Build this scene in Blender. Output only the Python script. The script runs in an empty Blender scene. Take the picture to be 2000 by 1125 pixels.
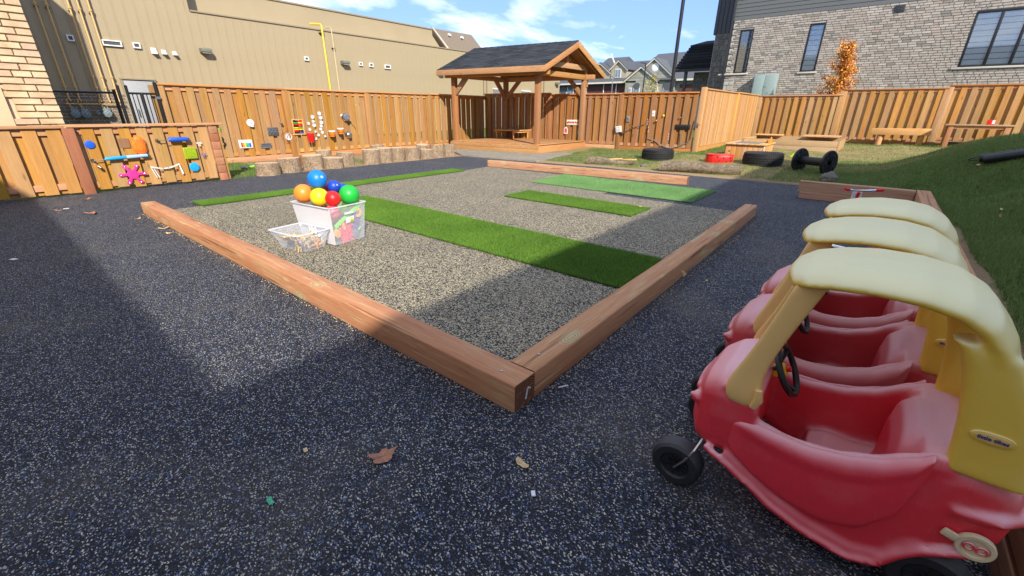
import bpy, bmesh, math, random
import numpy as np
from mathutils import Vector, Matrix
rnd = random.Random(7)
R_ = math.radians
scene = bpy.context.scene
COL = scene.collection

# ---------------------------------------------------------------- camera
def set_camera():
    cam = bpy.data.cameras.new('camera')
    co = bpy.data.objects.new('camera', cam)
    COL.objects.link(co)
    yaw, pitch, roll = R_(50.83443533), R_(-22.53214886), R_(0.43173447)
    f = Vector((math.sin(yaw) * math.cos(pitch), math.cos(yaw) * math.cos(pitch), math.sin(pitch)))
    r = Vector((math.cos(yaw), -math.sin(yaw), 0.0))
    u = r.cross(f)
    c, s = math.cos(roll), math.sin(roll)
    r2 = c * r + s * u
    u2 = -s * r + c * u
    m = Matrix((r2, u2, -f)).transposed().to_4x4()
    m.translation = Vector((-1.18195566, -0.94516929, 1.2219403))
    co.matrix_world = m
    cam.sensor_width = 36.0
    cam.lens = 832.96 / 2000 * 36.0
    cam.clip_start = 0.02
    cam.clip_end = 3000
    scene.camera = co
set_camera()

# ---------------------------------------------------------------- light
SUN_EL, SUN_AZ = 33.0, 32.0        # elevation; azimuth the light travels to, from +Y towards +X
def set_light():
    w = bpy.data.worlds.new('World')
    scene.world = w
    w.use_nodes = True
    nt = w.node_tree
    N, L = nt.nodes, nt.links
    N.clear()
    out = N.new('ShaderNodeOutputWorld')
    bg = N.new('ShaderNodeBackground')
    bg.inputs[1].default_value = 0.12
    sky = N.new('ShaderNodeTexSky')
    sky.sky_type = 'NISHITA'
    sky.sun_disc = False
    sky.sun_elevation = R_(SUN_EL)
    sky.sun_rotation = R_(180 + SUN_AZ)
    sky.air_density = 0.7
    sky.dust_density = 0.0
    sky.ozone_density = 3.5
    # thin clouds, laid out by direction on a flat layer high above
    tc = N.new('ShaderNodeTexCoord')
    sep = N.new('ShaderNodeSeparateXYZ')
    L.new(tc.outputs['Generated'], sep.inputs[0])
    zz = N.new('ShaderNodeMath'); zz.operation = 'MAXIMUM'; zz.inputs[1].default_value = 0.0
    L.new(sep.outputs['Z'], zz.inputs[0])
    za = N.new('ShaderNodeMath'); za.operation = 'ADD'; za.inputs[1].default_value = 0.16
    L.new(zz.outputs[0], za.inputs[0])
    dx = N.new('ShaderNodeMath'); dx.operation = 'DIVIDE'
    dy = N.new('ShaderNodeMath'); dy.operation = 'DIVIDE'
    L.new(sep.outputs['X'], dx.inputs[0]); L.new(za.outputs[0], dx.inputs[1])
    L.new(sep.outputs['Y'], dy.inputs[0]); L.new(za.outputs[0], dy.inputs[1])
    cmb = N.new('ShaderNodeCombineXYZ')
    L.new(dx.outputs[0], cmb.inputs[0]); L.new(dy.outputs[0], cmb.inputs[1])
    mp = N.new('ShaderNodeMapping')
    mp.inputs['Location'].default_value = (19.91, 9.41, 0.4)
    mp.inputs['Scale'].default_value = (1.0, 1.5, 1)
    mp.inputs['Rotation'].default_value = (0, 0, R_(-25))
    L.new(cmb.outputs[0], mp.inputs[0])
    n1 = N.new('ShaderNodeTexNoise')
    n1.inputs['Scale'].default_value = 1.25; n1.inputs['Detail'].default_value = 9
    n1.inputs['Roughness'].default_value = 0.55; n1.inputs['Distortion'].default_value = 0.25
    L.new(mp.outputs[0], n1.inputs['Vector'])
    cr = N.new('ShaderNodeValToRGB')
    cr.color_ramp.elements[0].position = 0.46; cr.color_ramp.elements[0].color = (0, 0, 0, 1)
    cr.color_ramp.elements[1].position = 0.66; cr.color_ramp.elements[1].color = (1, 1, 1, 1)
    L.new(n1.outputs['Fac'], cr.inputs[0])
    cm = N.new('ShaderNodeMath'); cm.operation = 'MULTIPLY_ADD'
    cm.inputs[1].default_value = 0.72; cm.inputs[2].default_value = 0.03
    L.new(cr.outputs[0], cm.inputs[0])
    # even out the clear sky the way a phone's tone mapping does: c / (1 + c/a), the same for every direction
    dv = N.new('ShaderNodeVectorMath'); dv.operation = 'DIVIDE'; dv.inputs[1].default_value = (1.9, 3.4, 9.0)
    L.new(sky.outputs[0], dv.inputs[0])
    ad = N.new('ShaderNodeVectorMath'); ad.operation = 'ADD'; ad.inputs[1].default_value = (1, 1, 1)
    L.new(dv.outputs[0], ad.inputs[0])
    d2 = N.new('ShaderNodeVectorMath'); d2.operation = 'DIVIDE'
    L.new(sky.outputs[0], d2.inputs[0]); L.new(ad.outputs[0], d2.inputs[1])
    mx = N.new('ShaderNodeMixRGB')
    L.new(cm.outputs[0], mx.inputs[0])
    L.new(d2.outputs[0], mx.inputs[1])
    mx.inputs[2].default_value = (5.2, 5.3, 5.5, 1)
    L.new(mx.outputs[0], bg.inputs[0])
    L.new(bg.outputs[0], out.inputs[0])
    s = bpy.data.lights.new('sun', 'SUN')
    s.energy = 2.2
    s.angle = R_(0.45)
    s.color = (1.0, 0.93, 0.82)
    so = bpy.data.objects.new('sun', s)
    COL.objects.link(so)
    el, az = R_(SUN_EL), R_(SUN_AZ)
    d = Vector((math.sin(az) * math.cos(el), math.cos(az) * math.cos(el), -math.sin(el)))
    so.rotation_euler = d.to_track_quat('-Z', 'Y').to_euler()
    so.location = (0, -30, 30)
set_light()
vs = scene.view_settings
vs.view_transform = 'Standard'; vs.look = 'None'; vs.gamma = 1; vs.use_curve_mapping = False
vs.exposure = 1.65
scene.render.engine = 'CYCLES'

# ---------------------------------------------------------------- mesh helper
class MB:
    def __init__(s): s.v = []; s.f = []
    def add(s, vs, fs):
        o = len(s.v); s.v.extend([tuple(p) for p in vs]); s.f.extend([tuple(i + o for i in f) for f in fs]); return s
    def box(s, x0, x1, y0, y1, z0, z1):
        return s.add([(x0,y0,z0),(x1,y0,z0),(x1,y1,z0),(x0,y1,z0),(x0,y0,z1),(x1,y0,z1),(x1,y1,z1),(x0,y1,z1)],
                     [(0,3,2,1),(4,5,6,7),(0,1,5,4),(1,2,6,5),(2,3,7,6),(3,0,4,7)])
    def obox(s, c, size, M=None):
        hx, hy, hz = size[0]/2, size[1]/2, size[2]/2
        M = M or Matrix.Identity(3); c = Vector(c)
        P = [c + M @ Vector(p) for p in [(-hx,-hy,-hz),(hx,-hy,-hz),(hx,hy,-hz),(-hx,hy,-hz),(-hx,-hy,hz),(hx,-hy,hz),(hx,hy,hz),(-hx,hy,hz)]]
        return s.add(P, [(0,3,2,1),(4,5,6,7),(0,1,5,4),(1,2,6,5),(2,3,7,6),(3,0,4,7)])
    def beam(s, a, b, w, h, up=(0,0,1)):
        a, b = Vector(a), Vector(b); d = (b - a); L = d.length; d.normalize()
        up = Vector(up)
        side = d.cross(up)
        if side.length < 1e-4: side = d.cross(Vector((0,1,0)))
        side.normalize(); u = side.cross(d).normalized()
        M = Matrix((side, d, u)).transposed()
        return s.obox((a+b)/2, (w, L, h), M)
    def loft(s, rings, closed=True, caps=True):
        n = len(rings[0]); o = len(s.v)
        for r in rings: s.v.extend([tuple(p) for p in r])
        for i in range(len(rings)-1):
            for j in range(n if closed else n-1):
                k = (j+1) % n
                s.f.append((o+i*n+j, o+i*n+k, o+(i+1)*n+k, o+(i+1)*n+j))
        if caps and closed:
            s.f.append(tuple(o+j for j in reversed(range(n))))
            s.f.append(tuple(o+(len(rings)-1)*n+j for j in range(n)))
        return s
    def tube(s, pts, r, n=10, caps=True):
        pts = [Vector(p) for p in pts]
        rs = r if isinstance(r, (list, tuple)) else [r]*len(pts)
        rings = []; prev = None
        for i, p in enumerate(pts):
            d = (pts[min(i+1, len(pts)-1)] - pts[max(i-1, 0)])
            if d.length < 1e-9: d = Vector((0,0,1))
            d.normalize()
            if prev is None:
                a = d.cross(Vector((0,0,1)))
                if a.length < 1e-3: a = d.cross(Vector((0,1,0)))
            else:
                a = prev - d*prev.dot(d)
            a.normalize(); prev = a
            b = d.cross(a)
            rings.append([p + rs[i]*(math.cos(t)*a + math.sin(t)*b) for t in [2*math.pi*k/n for k in range(n)]])
        return s.loft(rings, True, caps)
    def lathe(s, prof, n=24, c=(0,0,0), M=None, caps=False):
        M = M or Matrix.Identity(3); c = Vector(c)
        rings = [[c + M @ Vector((r*math.cos(2*math.pi*k/n), r*math.sin(2*math.pi*k/n), z)) for k in range(n)] for r, z in prof]
        return s.loft(rings, True, caps)
    def sphere(s, c, r, n=16, sc=(1,1,1), M=None):
        M = M or Matrix.Identity(3); c = Vector(c); m = n//2
        rings = []
        for i in range(m+1):
            t = math.pi*i/m; rr = max(math.sin(t), 1e-3)
            rings.append([c + M @ Vector((r*sc[0]*rr*math.cos(2*math.pi*k/n), r*sc[1]*rr*math.sin(2*math.pi*k/n), -r*sc[2]*math.cos(t))) for k in range(n)])
        return s.loft(rings)
    def ext(s, poly, fn0, fn1):
        """prism from a 2D polygon; fn maps (a,b) to 3D for both faces"""
        n = len(poly); o = len(s.v)
        s.v.extend([tuple(fn0(*p)) for p in poly]); s.v.extend([tuple(fn1(*p)) for p in poly])
        s.f.append(tuple(o+i for i in reversed(range(n)))); s.f.append(tuple(o+n+i for i in range(n)))
        for i in range(n):
            j = (i+1) % n; s.f.append((o+i, o+j, o+n+j, o+n+i))
        return s
    def torus(s, c, R, r, n=28, m=8, M=None):
        M = M or Matrix.Identity(3); c = Vector(c); o = len(s.v)
        for i in range(n):
            a = 2*math.pi*i/n
            for j in range(m):
                b = 2*math.pi*j/m
                s.v.append(tuple(c + M @ Vector(((R+r*math.cos(b))*math.cos(a), (R+r*math.cos(b))*math.sin(a), r*math.sin(b)))))
        for i in range(n):
            for j in range(m):
                s.f.append((o+i*m+j, o+((i+1)%n)*m+j, o+((i+1)%n)*m+(j+1)%m, o+i*m+(j+1)%m))
        return s
    def mesh(s, name, off=None, fix=True):
        me = bpy.data.meshes.new(name)
        vs_ = s.v if off is None else [(x-off[0], y-off[1], z-off[2]) for x, y, z in s.v]
        me.from_pydata(vs_, [], s.f); me.update()
        if fix:
            bm = bmesh.new(); bm.from_mesh(me); bmesh.ops.recalc_face_normals(bm, faces=bm.faces); bm.to_mesh(me); bm.free()
        return me
    def build(s, name, mat, parent=None, bevel=0, smooth=False, sub=0, seg=2, angle=40, local=False):
        off = None
        if parent is not None and not local: off = world_loc(parent)
        me = s.mesh(name, off)
        if bevel:
            bm = bmesh.new(); bm.from_mesh(me)
            es = [e for e in bm.edges if len(e.link_faces) == 2 and e.calc_face_angle(0) > R_(30)]
            bmesh.ops.bevel(bm, geom=es, offset=bevel, segments=seg, affect='EDGES', profile=0.5, clamp_overlap=True)
            bm.to_mesh(me); bm.free()
        if smooth or bevel:
            me.polygons.foreach_set('use_smooth', [True]*len(me.polygons))
            if angle < 180: me.set_sharp_from_angle(angle=R_(angle))
        if mat: me.materials.append(mat)
        o = bpy.data.objects.new(name, me); COL.objects.link(o)
        if parent is not None: o.parent = parent
        if sub:
            m_ = o.modifiers.new('s', 'SUBSURF'); m_.levels = m_.render_levels = sub
        return o

def world_loc(o):
    p = Vector((0,0,0))
    while o is not None: p = p + Vector(o.location); o = o.parent
    return p
def tag(o, label=None, cat=None, group=None, kind=None):
    if label: o['label'] = label
    if cat: o['category'] = cat
    if group: o['group'] = group
    if kind: o['kind'] = kind
    return o
def thing(name, label, cat, loc=(0,0,0), rz=0, group=None):
    o = bpy.data.objects.new(name, None); COL.objects.link(o)
    o.location = loc; o.rotation_euler = (0,0,rz); o.empty_display_size = 0.1
    return tag(o, label, cat, group)
def inst(name, mesh, parent=None, loc=(0,0,0), rot=(0,0,0), world=True, scale=None):
    o = bpy.data.objects.new(name, mesh); COL.objects.link(o)
    if parent is not None:
        o.parent = parent
        if world: loc = Vector(loc) - world_loc(parent)
    o.location = loc; o.rotation_euler = rot
    if scale: o.scale = scale
    return o
def copy_tree(o, parent=None):
    c = o.copy(); COL.objects.link(c)
    if parent is not None: c.parent = parent
    for ch in list(o.children): copy_tree(ch, c)
    return c
def rotz(a): return Matrix.Rotation(a, 3, 'Z')
def rotx(a): return Matrix.Rotation(a, 3, 'X')
def roty(a): return Matrix.Rotation(a, 3, 'Y')
def sstep(a, b, x):
    t = min(1.0, max(0.0, (x-a)/(b-a))); return t*t*(3-2*t)

# ---------------------------------------------------------------- materials
class NT:
    def __init__(s, name):
        s.m = bpy.data.materials.new(name); s.m.use_nodes = True
        s.t = s.m.node_tree; s.N = s.t.nodes; s.L = s.t.links
        s.b = s.N['Principled BSDF']
    def n(s, typ, **kw):
        x = s.N.new('ShaderNode'+typ)
        for k, v in kw.items(): setattr(x, k, v)
        return x
    def link(s, a, b): s.L.new(a, b)
    def val(s, inp, v):
        if hasattr(v, 'is_output') or isinstance(v, bpy.types.NodeSocket): s.L.new(v, inp)
        else: inp.default_value = v
    def math(s, op, a, b=None, c=None, clamp=False):
        x = s.n('Math', operation=op); x.use_clamp = clamp
        s.val(x.inputs[0], a)
        if b is not None: s.val(x.inputs[1], b)
        if c is not None: s.val(x.inputs[2], c)
        return x.outputs[0]
    def vmath(s, op, a, b=None):
        x = s.n('VectorMath', operation=op); s.val(x.inputs[0], a)
        if b is not None: s.val(x.inputs[1], b)
        return x.outputs[0]
    def coord(s, which='Object'): return s.n('TexCoord').outputs[which]
    def pos(s): return s.n('NewGeometry').outputs['Position']
    def map(s, v, scale=(1,1,1), loc=(0,0,0), rot=(0,0,0)):
        x = s.n('Mapping'); s.link(v, x.inputs[0])
        x.inputs['Location'].default_value = loc; x.inputs['Rotation'].default_value = rot; x.inputs['Scale'].default_value = scale
        return x.outputs[0]
    def noise(s, v, scale, detail=4, rough=0.5, dist=0, out='Fac'):
        x = s.n('TexNoise'); s.link(v, x.inputs['Vector'])
        x.inputs['Scale'].default_value = scale; x.inputs['Detail'].default_value = detail
        x.inputs['Roughness'].default_value = rough; x.inputs['Distortion'].default_value = dist
        return x.outputs[out]
    def voro(s, v, scale, out='Color', feature='F1', rand=1.0):
        x = s.n('TexVoronoi', feature=feature); s.link(v, x.inputs['Vector'])
        x.inputs['Scale'].default_value = scale; x.inputs['Randomness'].default_value = rand
        return x.outputs[out]
    def ramp(s, f, stops, interp='LINEAR'):
        x = s.n('ValToRGB'); x.color_ramp.interpolation = interp
        e = x.color_ramp.elements
        while len(e) < len(stops): e.new(0.5)
        for i, (p, c) in enumerate(stops):
            e[i].position = p
            e[i].color = (c, c, c, 1) if isinstance(c, (int, float)) else tuple(c)+(1,)
        s.link(f, x.inputs[0]); return x.outputs[0]
    def mix(s, f, a, b, mode='MIX'):
        x = s.n('MixRGB', blend_type=mode); s.val(x.inputs[0], f)
        for i, q in ((1, a), (2, b)):
            if isinstance(q, (tuple, list)): x.inputs[i].default_value = tuple(q)[:3]+(1,)
            else: s.link(q, x.inputs[i])
        return x.outputs[0]
    def sepc(s, c):
        x = s.n('SeparateColor'); s.link(c, x.inputs[0]); return x.outputs
    def rand(s): return s.n('ObjectInfo').outputs['Random']
    def col(s, c): 
        if isinstance(c, (tuple, list)): s.b.inputs['Base Color'].default_value = tuple(c)[:3]+(1,)
        else: s.link(c, s.b.inputs['Base Color'])
    def rough(s, r): s.val(s.b.inputs['Roughness'], r)
    def spec(s, v): s.b.inputs['Specular IOR Level'].default_value = v
    def bump(s, h, strength=0.3, dist=0.002):
        x = s.n('Bump'); x.inputs['Strength'].default_value = strength; x.inputs['Distance'].default_value = dist
        s.link(h, x.inputs['Height']); s.link(x.outputs[0], s.b.inputs['Normal'])

def wood(name, c1, c2, axis='Z', rough=0.75, knots=0.6, var=0.35, knotcol=None, grain=1.0, tint=None, streak=None, crack=0.0):
    t = NT(name)
    r = t.rand()
    off = t.n('CombineXYZ')
    t.link(t.math('MULTIPLY', r, 37.0), off.inputs[0]); t.link(t.math('MULTIPLY', r, 91.0), off.inputs[1]); t.link(t.math('MULTIPLY', r, 53.0), off.inputs[2])
    v = t.vmath('ADD', t.coord(), off.outputs[0])
    k = {'X': (0.06, 1, 1), 'Y': (1, 0.06, 1), 'Z': (1, 1, 0.06)}[axis]
    big = t.noise(t.map(v, k), 6, 3, 0.5, 0.4)
    gr = t.noise(t.map(v, k), 42*grain, 7, 0.62, 0.6)
    fine = t.noise(t.map(v, k), 190*grain, 4, 0.6)
    k2 = {'X': (0.28, 1, 1), 'Y': (1, 0.28, 1), 'Z': (1, 1, 0.28)}[axis]
    kn = t.voro(t.map(v, k2), 6.5, 'Distance')
    kmask = t.ramp(kn, [(0.05, 1.0), (0.13, 0.0)])
    f = t.math('ADD', t.math('MULTIPLY', gr, 0.6), t.math('MULTIPLY', big, 0.4))
    base = t.mix(t.ramp(f, [(0.32, 0.0), (0.68, 1.0)]), c1, c2)
    dark = t.mix(1.0, base, (0.42, 0.34, 0.28), 'MULTIPLY')
    base = t.mix(t.math('MULTIPLY', t.ramp(fine, [(0.55, 0.0), (0.75, 1.0)]), 0.35), base, dark)
    base = t.mix(t.math('MULTIPLY', kmask, knots), base, knotcol or tuple(x*0.4 for x in c1))
    if streak:
        # pale ringed knots, flattened along the grain
        k5 = {'X': (0.42, 1, 1), 'Y': (1, 0.42, 1), 'Z': (1, 1, 0.42)}[axis]
        kd = t.voro(t.map(v, k5, loc=(1.3, 5.1, 2.2)), 4.2, 'Distance')
        rg = t.math('SINE', t.math('ADD', t.math('MULTIPLY', kd, 150.0), t.math('MULTIPLY', gr, 3.0)))
        kc = t.mix(t.math('MULTIPLY_ADD', rg, 0.5, 0.5), tuple(x*0.55 for x in streak), streak)
        base = t.mix(t.ramp(kd, [(0.12, 0.9), (0.21, 0.0)]), base, kc)
        fn = t.noise(t.map(v, {'X': (0.045, 1, 1), 'Y': (1, 0.045, 1), 'Z': (1, 1, 0.045)}[axis], loc=(9.3, 0.7, 3.4)), 46, 3, 0.5, 0.8)
        fp = t.noise(v, 1.7, 2, 0.5)
        base = t.mix(t.math('MULTIPLY', t.math('MULTIPLY', t.ramp(fn, [(0.60, 0.0), (0.65, 1.0)]), t.ramp(fp, [(0.38, 0.0), (0.52, 1.0)])), 0.6), base, streak)
        k3 = {'X': (0.05, 1, 1), 'Y': (1, 0.05, 1), 'Z': (1, 1, 0.05)}[axis]
        sn = t.noise(t.map(v, k3, loc=(3.3, 1.7, 0.4)), 17, 4, 0.55, 0.5)
        pn_ = t.noise(v, 2.6, 2, 0.5)
        sm = t.math('MULTIPLY', t.ramp(sn, [(0.55, 0.0), (0.63, 1.0)]), t.ramp(pn_, [(0.40, 0.0), (0.58, 1.0)]))
        base = t.mix(t.math('MULTIPLY', sm, 0.45), base, streak)
    if crack:
        k4 = {'X': (0.03, 1, 1), 'Y': (1, 0.03, 1), 'Z': (1, 1, 0.03)}[axis]
        cn = t.noise(t.map(v, k4, loc=(7.3, 2.7, 1.4)), 38, 3, 0.5, 0.3)
        cmk = t.ramp(cn, [(0.62, 0.0), (0.67, 1.0)])
        base = t.mix(t.math('MULTIPLY', cmk, crack), base, tuple(x*0.22 for x in c1))
    # board to board variation
    hv = t.n('HueSaturation')
    t.link(base, hv.inputs['Color'])
    t.link(t.math('ADD', 1.0-var/2, t.math('MULTIPLY', r, var)), hv.inputs['Value'])
    t.link(t.math('ADD', 0.488, t.math('MULTIPLY', t.math('FRACT', t.math('MULTIPLY', r, 17.3)), 0.014)), hv.inputs['Hue'])
    t.link(t.math('ADD', 0.85, t.math('MULTIPLY', t.math('FRACT', t.math('MULTIPLY', r, 7.7)), 0.25)), hv.inputs['Saturation'])
    t.col(hv.outputs[0]); t.rough(rough); t.spec(0.25)
    t.bump(t.math('ADD', gr, t.math('MULTIPLY', fine, 0.5)), 0.35, 0.002)
    return t.m
def plain(name, c, rough=0.5, metal=0.0, spec=0.5, var=0.08, bump=0.0, scale=20):
    t = NT(name)
    n = t.noise(t.coord(), scale, 5, 0.6)
    t.col(t.mix(t.ramp(n, [(0.3, 0.0), (0.7, 1.0)]), tuple(x*(1-var) for x in c), tuple(min(1, x*(1+var)) for x in c)))
    t.rough(rough); t.spec(spec); t.b.inputs['Metallic'].default_value = metal
    if bump: t.bump(n, bump, 0.003)
    return t.m

M = {}
CED1, CED2 = (0.37, 0.165, 0.048), (0.60, 0.31, 0.105)
M['fence_low'] = wood('fence_wood_yellow', (0.37, 0.195, 0.046), (0.52, 0.300, 0.086), 'Z', var=0.2)
M['fence_tall'] = wood('fence_wood_tan', (0.295, 0.148, 0.036), (0.45, 0.250, 0.074), 'Z', var=0.25)
M['fence_back'] = wood('fence_wood_red', (0.25, 0.112, 0.034), (0.40, 0.205, 0.070), 'Z', knots=0.8, var=0.25)
M['fence_right'] = wood('fence_wood_golden', (0.35, 0.18, 0.050), (0.54, 0.31, 0.10), 'Z', knots=0.8, var=0.25)
M['slat'] = wood('slat_wood', (0.48, 0.25, 0.080), (0.62, 0.365, 0.135), 'Z', knots=0.3)
M['fence_x'] = wood('fence_rail_x', (0.42, 0.19, 0.055), (0.60, 0.31, 0.11), 'X')
M['fence_y'] = wood('fence_rail_y', (0.36, 0.155, 0.05), (0.54, 0.26, 0.095), 'Y')
M['red_post'] = wood('red_treated_post', (0.33, 0.13, 0.055), (0.46, 0.21, 0.09), 'Z', knots=0.4)
M['timber_y'] = wood('timber_y', (0.41, 0.195, 0.092), (0.59, 0.345, 0.190), 'Y', knots=0.75, knotcol=(0.62, 0.48, 0.24), var=0.1, rough=0.7, streak=(0.60, 0.48, 0.26), crack=0.55)
M['timber_x'] = wood('timber_x', (0.41, 0.195, 0.092), (0.59, 0.345, 0.190), 'X', knots=0.75, knotcol=(0.62, 0.48, 0.24), var=0.1, rough=0.7, streak=(0.60, 0.48, 0.26), crack=0.55)
M['timber_dark_x'] = wood('timber_brown_x', (0.40, 0.21, 0.11), (0.58, 0.35, 0.20), 'X', var=0.15, crack=0.6)
M['timber_dark_y'] = wood('timber_brown_y', (0.38, 0.19, 0.10), (0.54, 0.31, 0.17), 'Y', var=0.15, crack=0.6)
M['gaz_z'] = wood('gazebo_wood_z', (0.29, 0.135, 0.05), (0.44, 0.225, 0.090), 'Z', var=0.15)
M['gaz_x'] = wood('gazebo_wood_x', (0.35, 0.175, 0.063), (0.51, 0.285, 0.115), 'X', var=0.15)
M['gaz_y'] = wood('gazebo_wood_y', (0.35, 0.175, 0.063), (0.51, 0.285, 0.115), 'Y', var=0.15)
M['pine_x'] = wood('pine_x', (0.52, 0.29, 0.105), (0.68, 0.43, 0.19), 'X', knots=0.5, var=0.15)
M['pine_y'] = wood('pine_y', (0.52, 0.29, 0.105), (0.68, 0.43, 0.19), 'Y', knots=0.5, var=0.15)
M['pine_z'] = wood('pine_z', (0.50, 0.24, 0.075), (0.64, 0.35, 0.13), 'Z', knots=0.7, var=0.2)
M['grey_y'] = wood('weathered_y', (0.34, 0.22, 0.11), (0.48, 0.34, 0.19), 'Y', knots=0.5, var=0.15)
M['grey_x'] = wood('weathered_x', (0.34, 0.22, 0.11), (0.48, 0.34, 0.19), 'X', knots=0.5, var=0.15)

def rubber(name, dark, mid, flecks, fleck_frac, scale, far_scale=70.0, bumpy=0.5, dust=None):
    """bonded crumb rubber: every cell of a fine Voronoi is one crumb with a colour of its own"""
    t = NT(name)
    p = t.pos()
    pn = t.vmath('ADD', p, t.vmath('SCALE', t.noise(p, 60, 2, 0.5, out='Color')))
    nd = [x for x in t.N if x.bl_idname == 'ShaderNodeVectorMath' and x.operation == 'SCALE'][-1]
    nd.inputs['Scale'].default_value = 0.010
    pm = t.map(pn, (1, 0.72, 1), rot=(0, 0, 0.6))
    c = t.sepc(t.voro(pm, scale))
    col = t.mix(c[0], dark, mid)
    lim = 1.0 - fleck_frac
    acc = 0.0
    for i, (fc, fr) in enumerate(flecks):
        lo = lim + fleck_frac*acc; acc += fr; hi = lim + fleck_frac*acc
        m_ = t.math('MULTIPLY', t.math('GREATER_THAN', c[1], lo), t.math('LESS_THAN', c[1], hi + 1e-4))
        vv = t.mix(c[2], tuple(x*0.6 for x in fc), tuple(min(1, x*1.3) for x in fc))
        col = t.mix(m_, col, vv)
    # slow patchiness, as a trowelled surface has
    pt = t.noise(p, 1.6, 5, 0.6)
    col = t.mix(1.0, col, t.mix(t.ramp(pt, [(0.25, 0.0), (0.75, 1.0)]), (0.86, 0.86, 0.87), (1.12, 1.12, 1.10)), 'MULTIPLY')
    if dust:
        dn = t.ramp(t.noise(p, 0.9, 6, 0.65, 0.3), [(0.52, 0.0), (0.72, 1.0)])
        dn2 = t.math('MULTIPLY', dn, t.ramp(c[2], [(0.3, 0.15), (0.9, 0.7)]))
        col = t.mix(dn2, col, dust)
    t.col(col); t.rough(0.82); t.spec(0.3)
    t.bump(t.voro(pm, scale, 'Distance'), bumpy, 0.004)
    return t.m
M['rubber_dark'] = rubber('dark_rubber', (0.005, 0.006, 0.009), (0.030, 0.033, 0.043),
    [((0.44, 0.41, 0.36), 0.36), ((0.06, 0.10, 0.24), 0.24), ((0.14, 0.155, 0.19), 0.40)], 0.215, 262, dust=(0.15, 0.13, 0.10))
M['rubber_light'] = rubber('light_rubber', (0.008, 0.008, 0.008), (0.055, 0.053, 0.045),
    [((0.48, 0.41, 0.27), 0.52), ((0.28, 0.24, 0.16), 0.36), ((0.16, 0.18, 0.22), 0.12)], 0.56, 172, dust=(0.26, 0.22, 0.15))
M['rubber_path'] = rubber('path_rubber', (0.05, 0.05, 0.045), (0.16, 0.15, 0.13),
    [((0.50, 0.43, 0.32), 0.6), ((0.34, 0.31, 0.25), 0.4)], 0.55, 190, dust=(0.36, 0.30, 0.21))

def mk_ground():
    t = NT('soil_and_thatch')
    a = t.n('VertexColor'); a.layer_name = 'mask'
    sc = t.sepc(a.outputs['Color'])
    p = t.pos()
    n1 = t.noise(p, 3.0, 8, 0.7); n2 = t.noise(p, 40, 6, 0.7)
    green = t.mix(n2, (0.05, 0.095, 0.02), (0.11, 0.165, 0.04))
    straw = t.mix(n2, (0.22, 0.165, 0.07), (0.40, 0.32, 0.16))
    dirt = t.mix(t.noise(p, 25, 8, 0.75), (0.17, 0.115, 0.065), (0.42, 0.31, 0.19))
    dm = t.math('ADD', sc[1], t.math('MULTIPLY', t.math('SUBTRACT', n1, 0.5), 0.9))
    c = t.mix(t.ramp(dm, [(0.35, 0.0), (0.65, 1.0)]), green, straw)
    rm = t.math('ADD', sc[0], t.math('MULTIPLY', t.math('SUBTRACT', n1, 0.5), 0.6))
    c = t.mix(t.ramp(rm, [(0.42, 0.0), (0.58, 1.0)]), c, dirt)
    t.col(c); t.rough(0.95); t.spec(0.1); t.bump(t.math('ADD', n2, n1), 0.6, 0.02)
    return t.m
M['ground'] = mk_ground()
def mk_blade(name, c1, c2, tip, transl=0.25):
    t = NT(name)
    a = t.n('VertexColor'); a.layer_name = 'v'
    s = t.sepc(a.outputs['Color'])
    c = t.mix(s[0], c1, c2)
    c = t.mix(t.math('MULTIPLY', s[1], 0.6), c, tip)
    t.col(c); t.rough(0.55); t.spec(0.35)
    tr = t.n('BsdfTranslucent'); t.link(c, tr.inputs[0])
    mx = t.n('MixShader'); mx.inputs[0].default_value = transl
    t.link(t.b.outputs[0], mx.inputs[1]); t.link(tr.outputs[0], mx.inputs[2])
    t.link(mx.outputs[0], t.N['Material Output'].inputs[0])
    return t.m
M['turf_blade'] = mk_blade('turf_blade', (0.050, 0.135, 0.010), (0.13, 0.27, 0.025), (0.20, 0.36, 0.05), 0.2)
M['turf_blade_light'] = mk_blade('turf_blade_light', (0.10, 0.24, 0.06), (0.19, 0.37, 0.12), (0.28, 0.47, 0.19), 0.15)
M['grass_blade'] = mk_blade('grass_blade', (0.060, 0.120, 0.026), (0.185, 0.265, 0.065), (0.24, 0.32, 0.085))
M['grass_dry'] = mk_blade('grass_dry', (0.24, 0.19, 0.07), (0.45, 0.37, 0.17), (0.33, 0.33, 0.12))
M['turf_back'] = plain('turf_backing', (0.03, 0.075, 0.015), 0.9)
M['turf_back_light'] = plain('turf_backing_light', (0.10, 0.22, 0.07), 0.9)
M['black'] = plain('black_plastic', (0.016, 0.016, 0.018), 0.4)
M['black_metal'] = plain('black_metal', (0.012, 0.012, 0.014), 0.35, var=0.2)
M['steel'] = plain('brushed_steel', (0.55, 0.54, 0.52), 0.28, 1.0)
M['chrome'] = plain('chrome', (0.7, 0.7, 0.7), 0.15, 1.0)
M['white'] = plain('white_plastic', (0.75, 0.75, 0.74), 0.4)
M['cream'] = plain('cream_trim', (0.62, 0.56, 0.46), 0.6)
def solid(k, c, rough=0.4, **kw):
    M[k] = plain(k, c, rough, **kw); return M[k]
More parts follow.
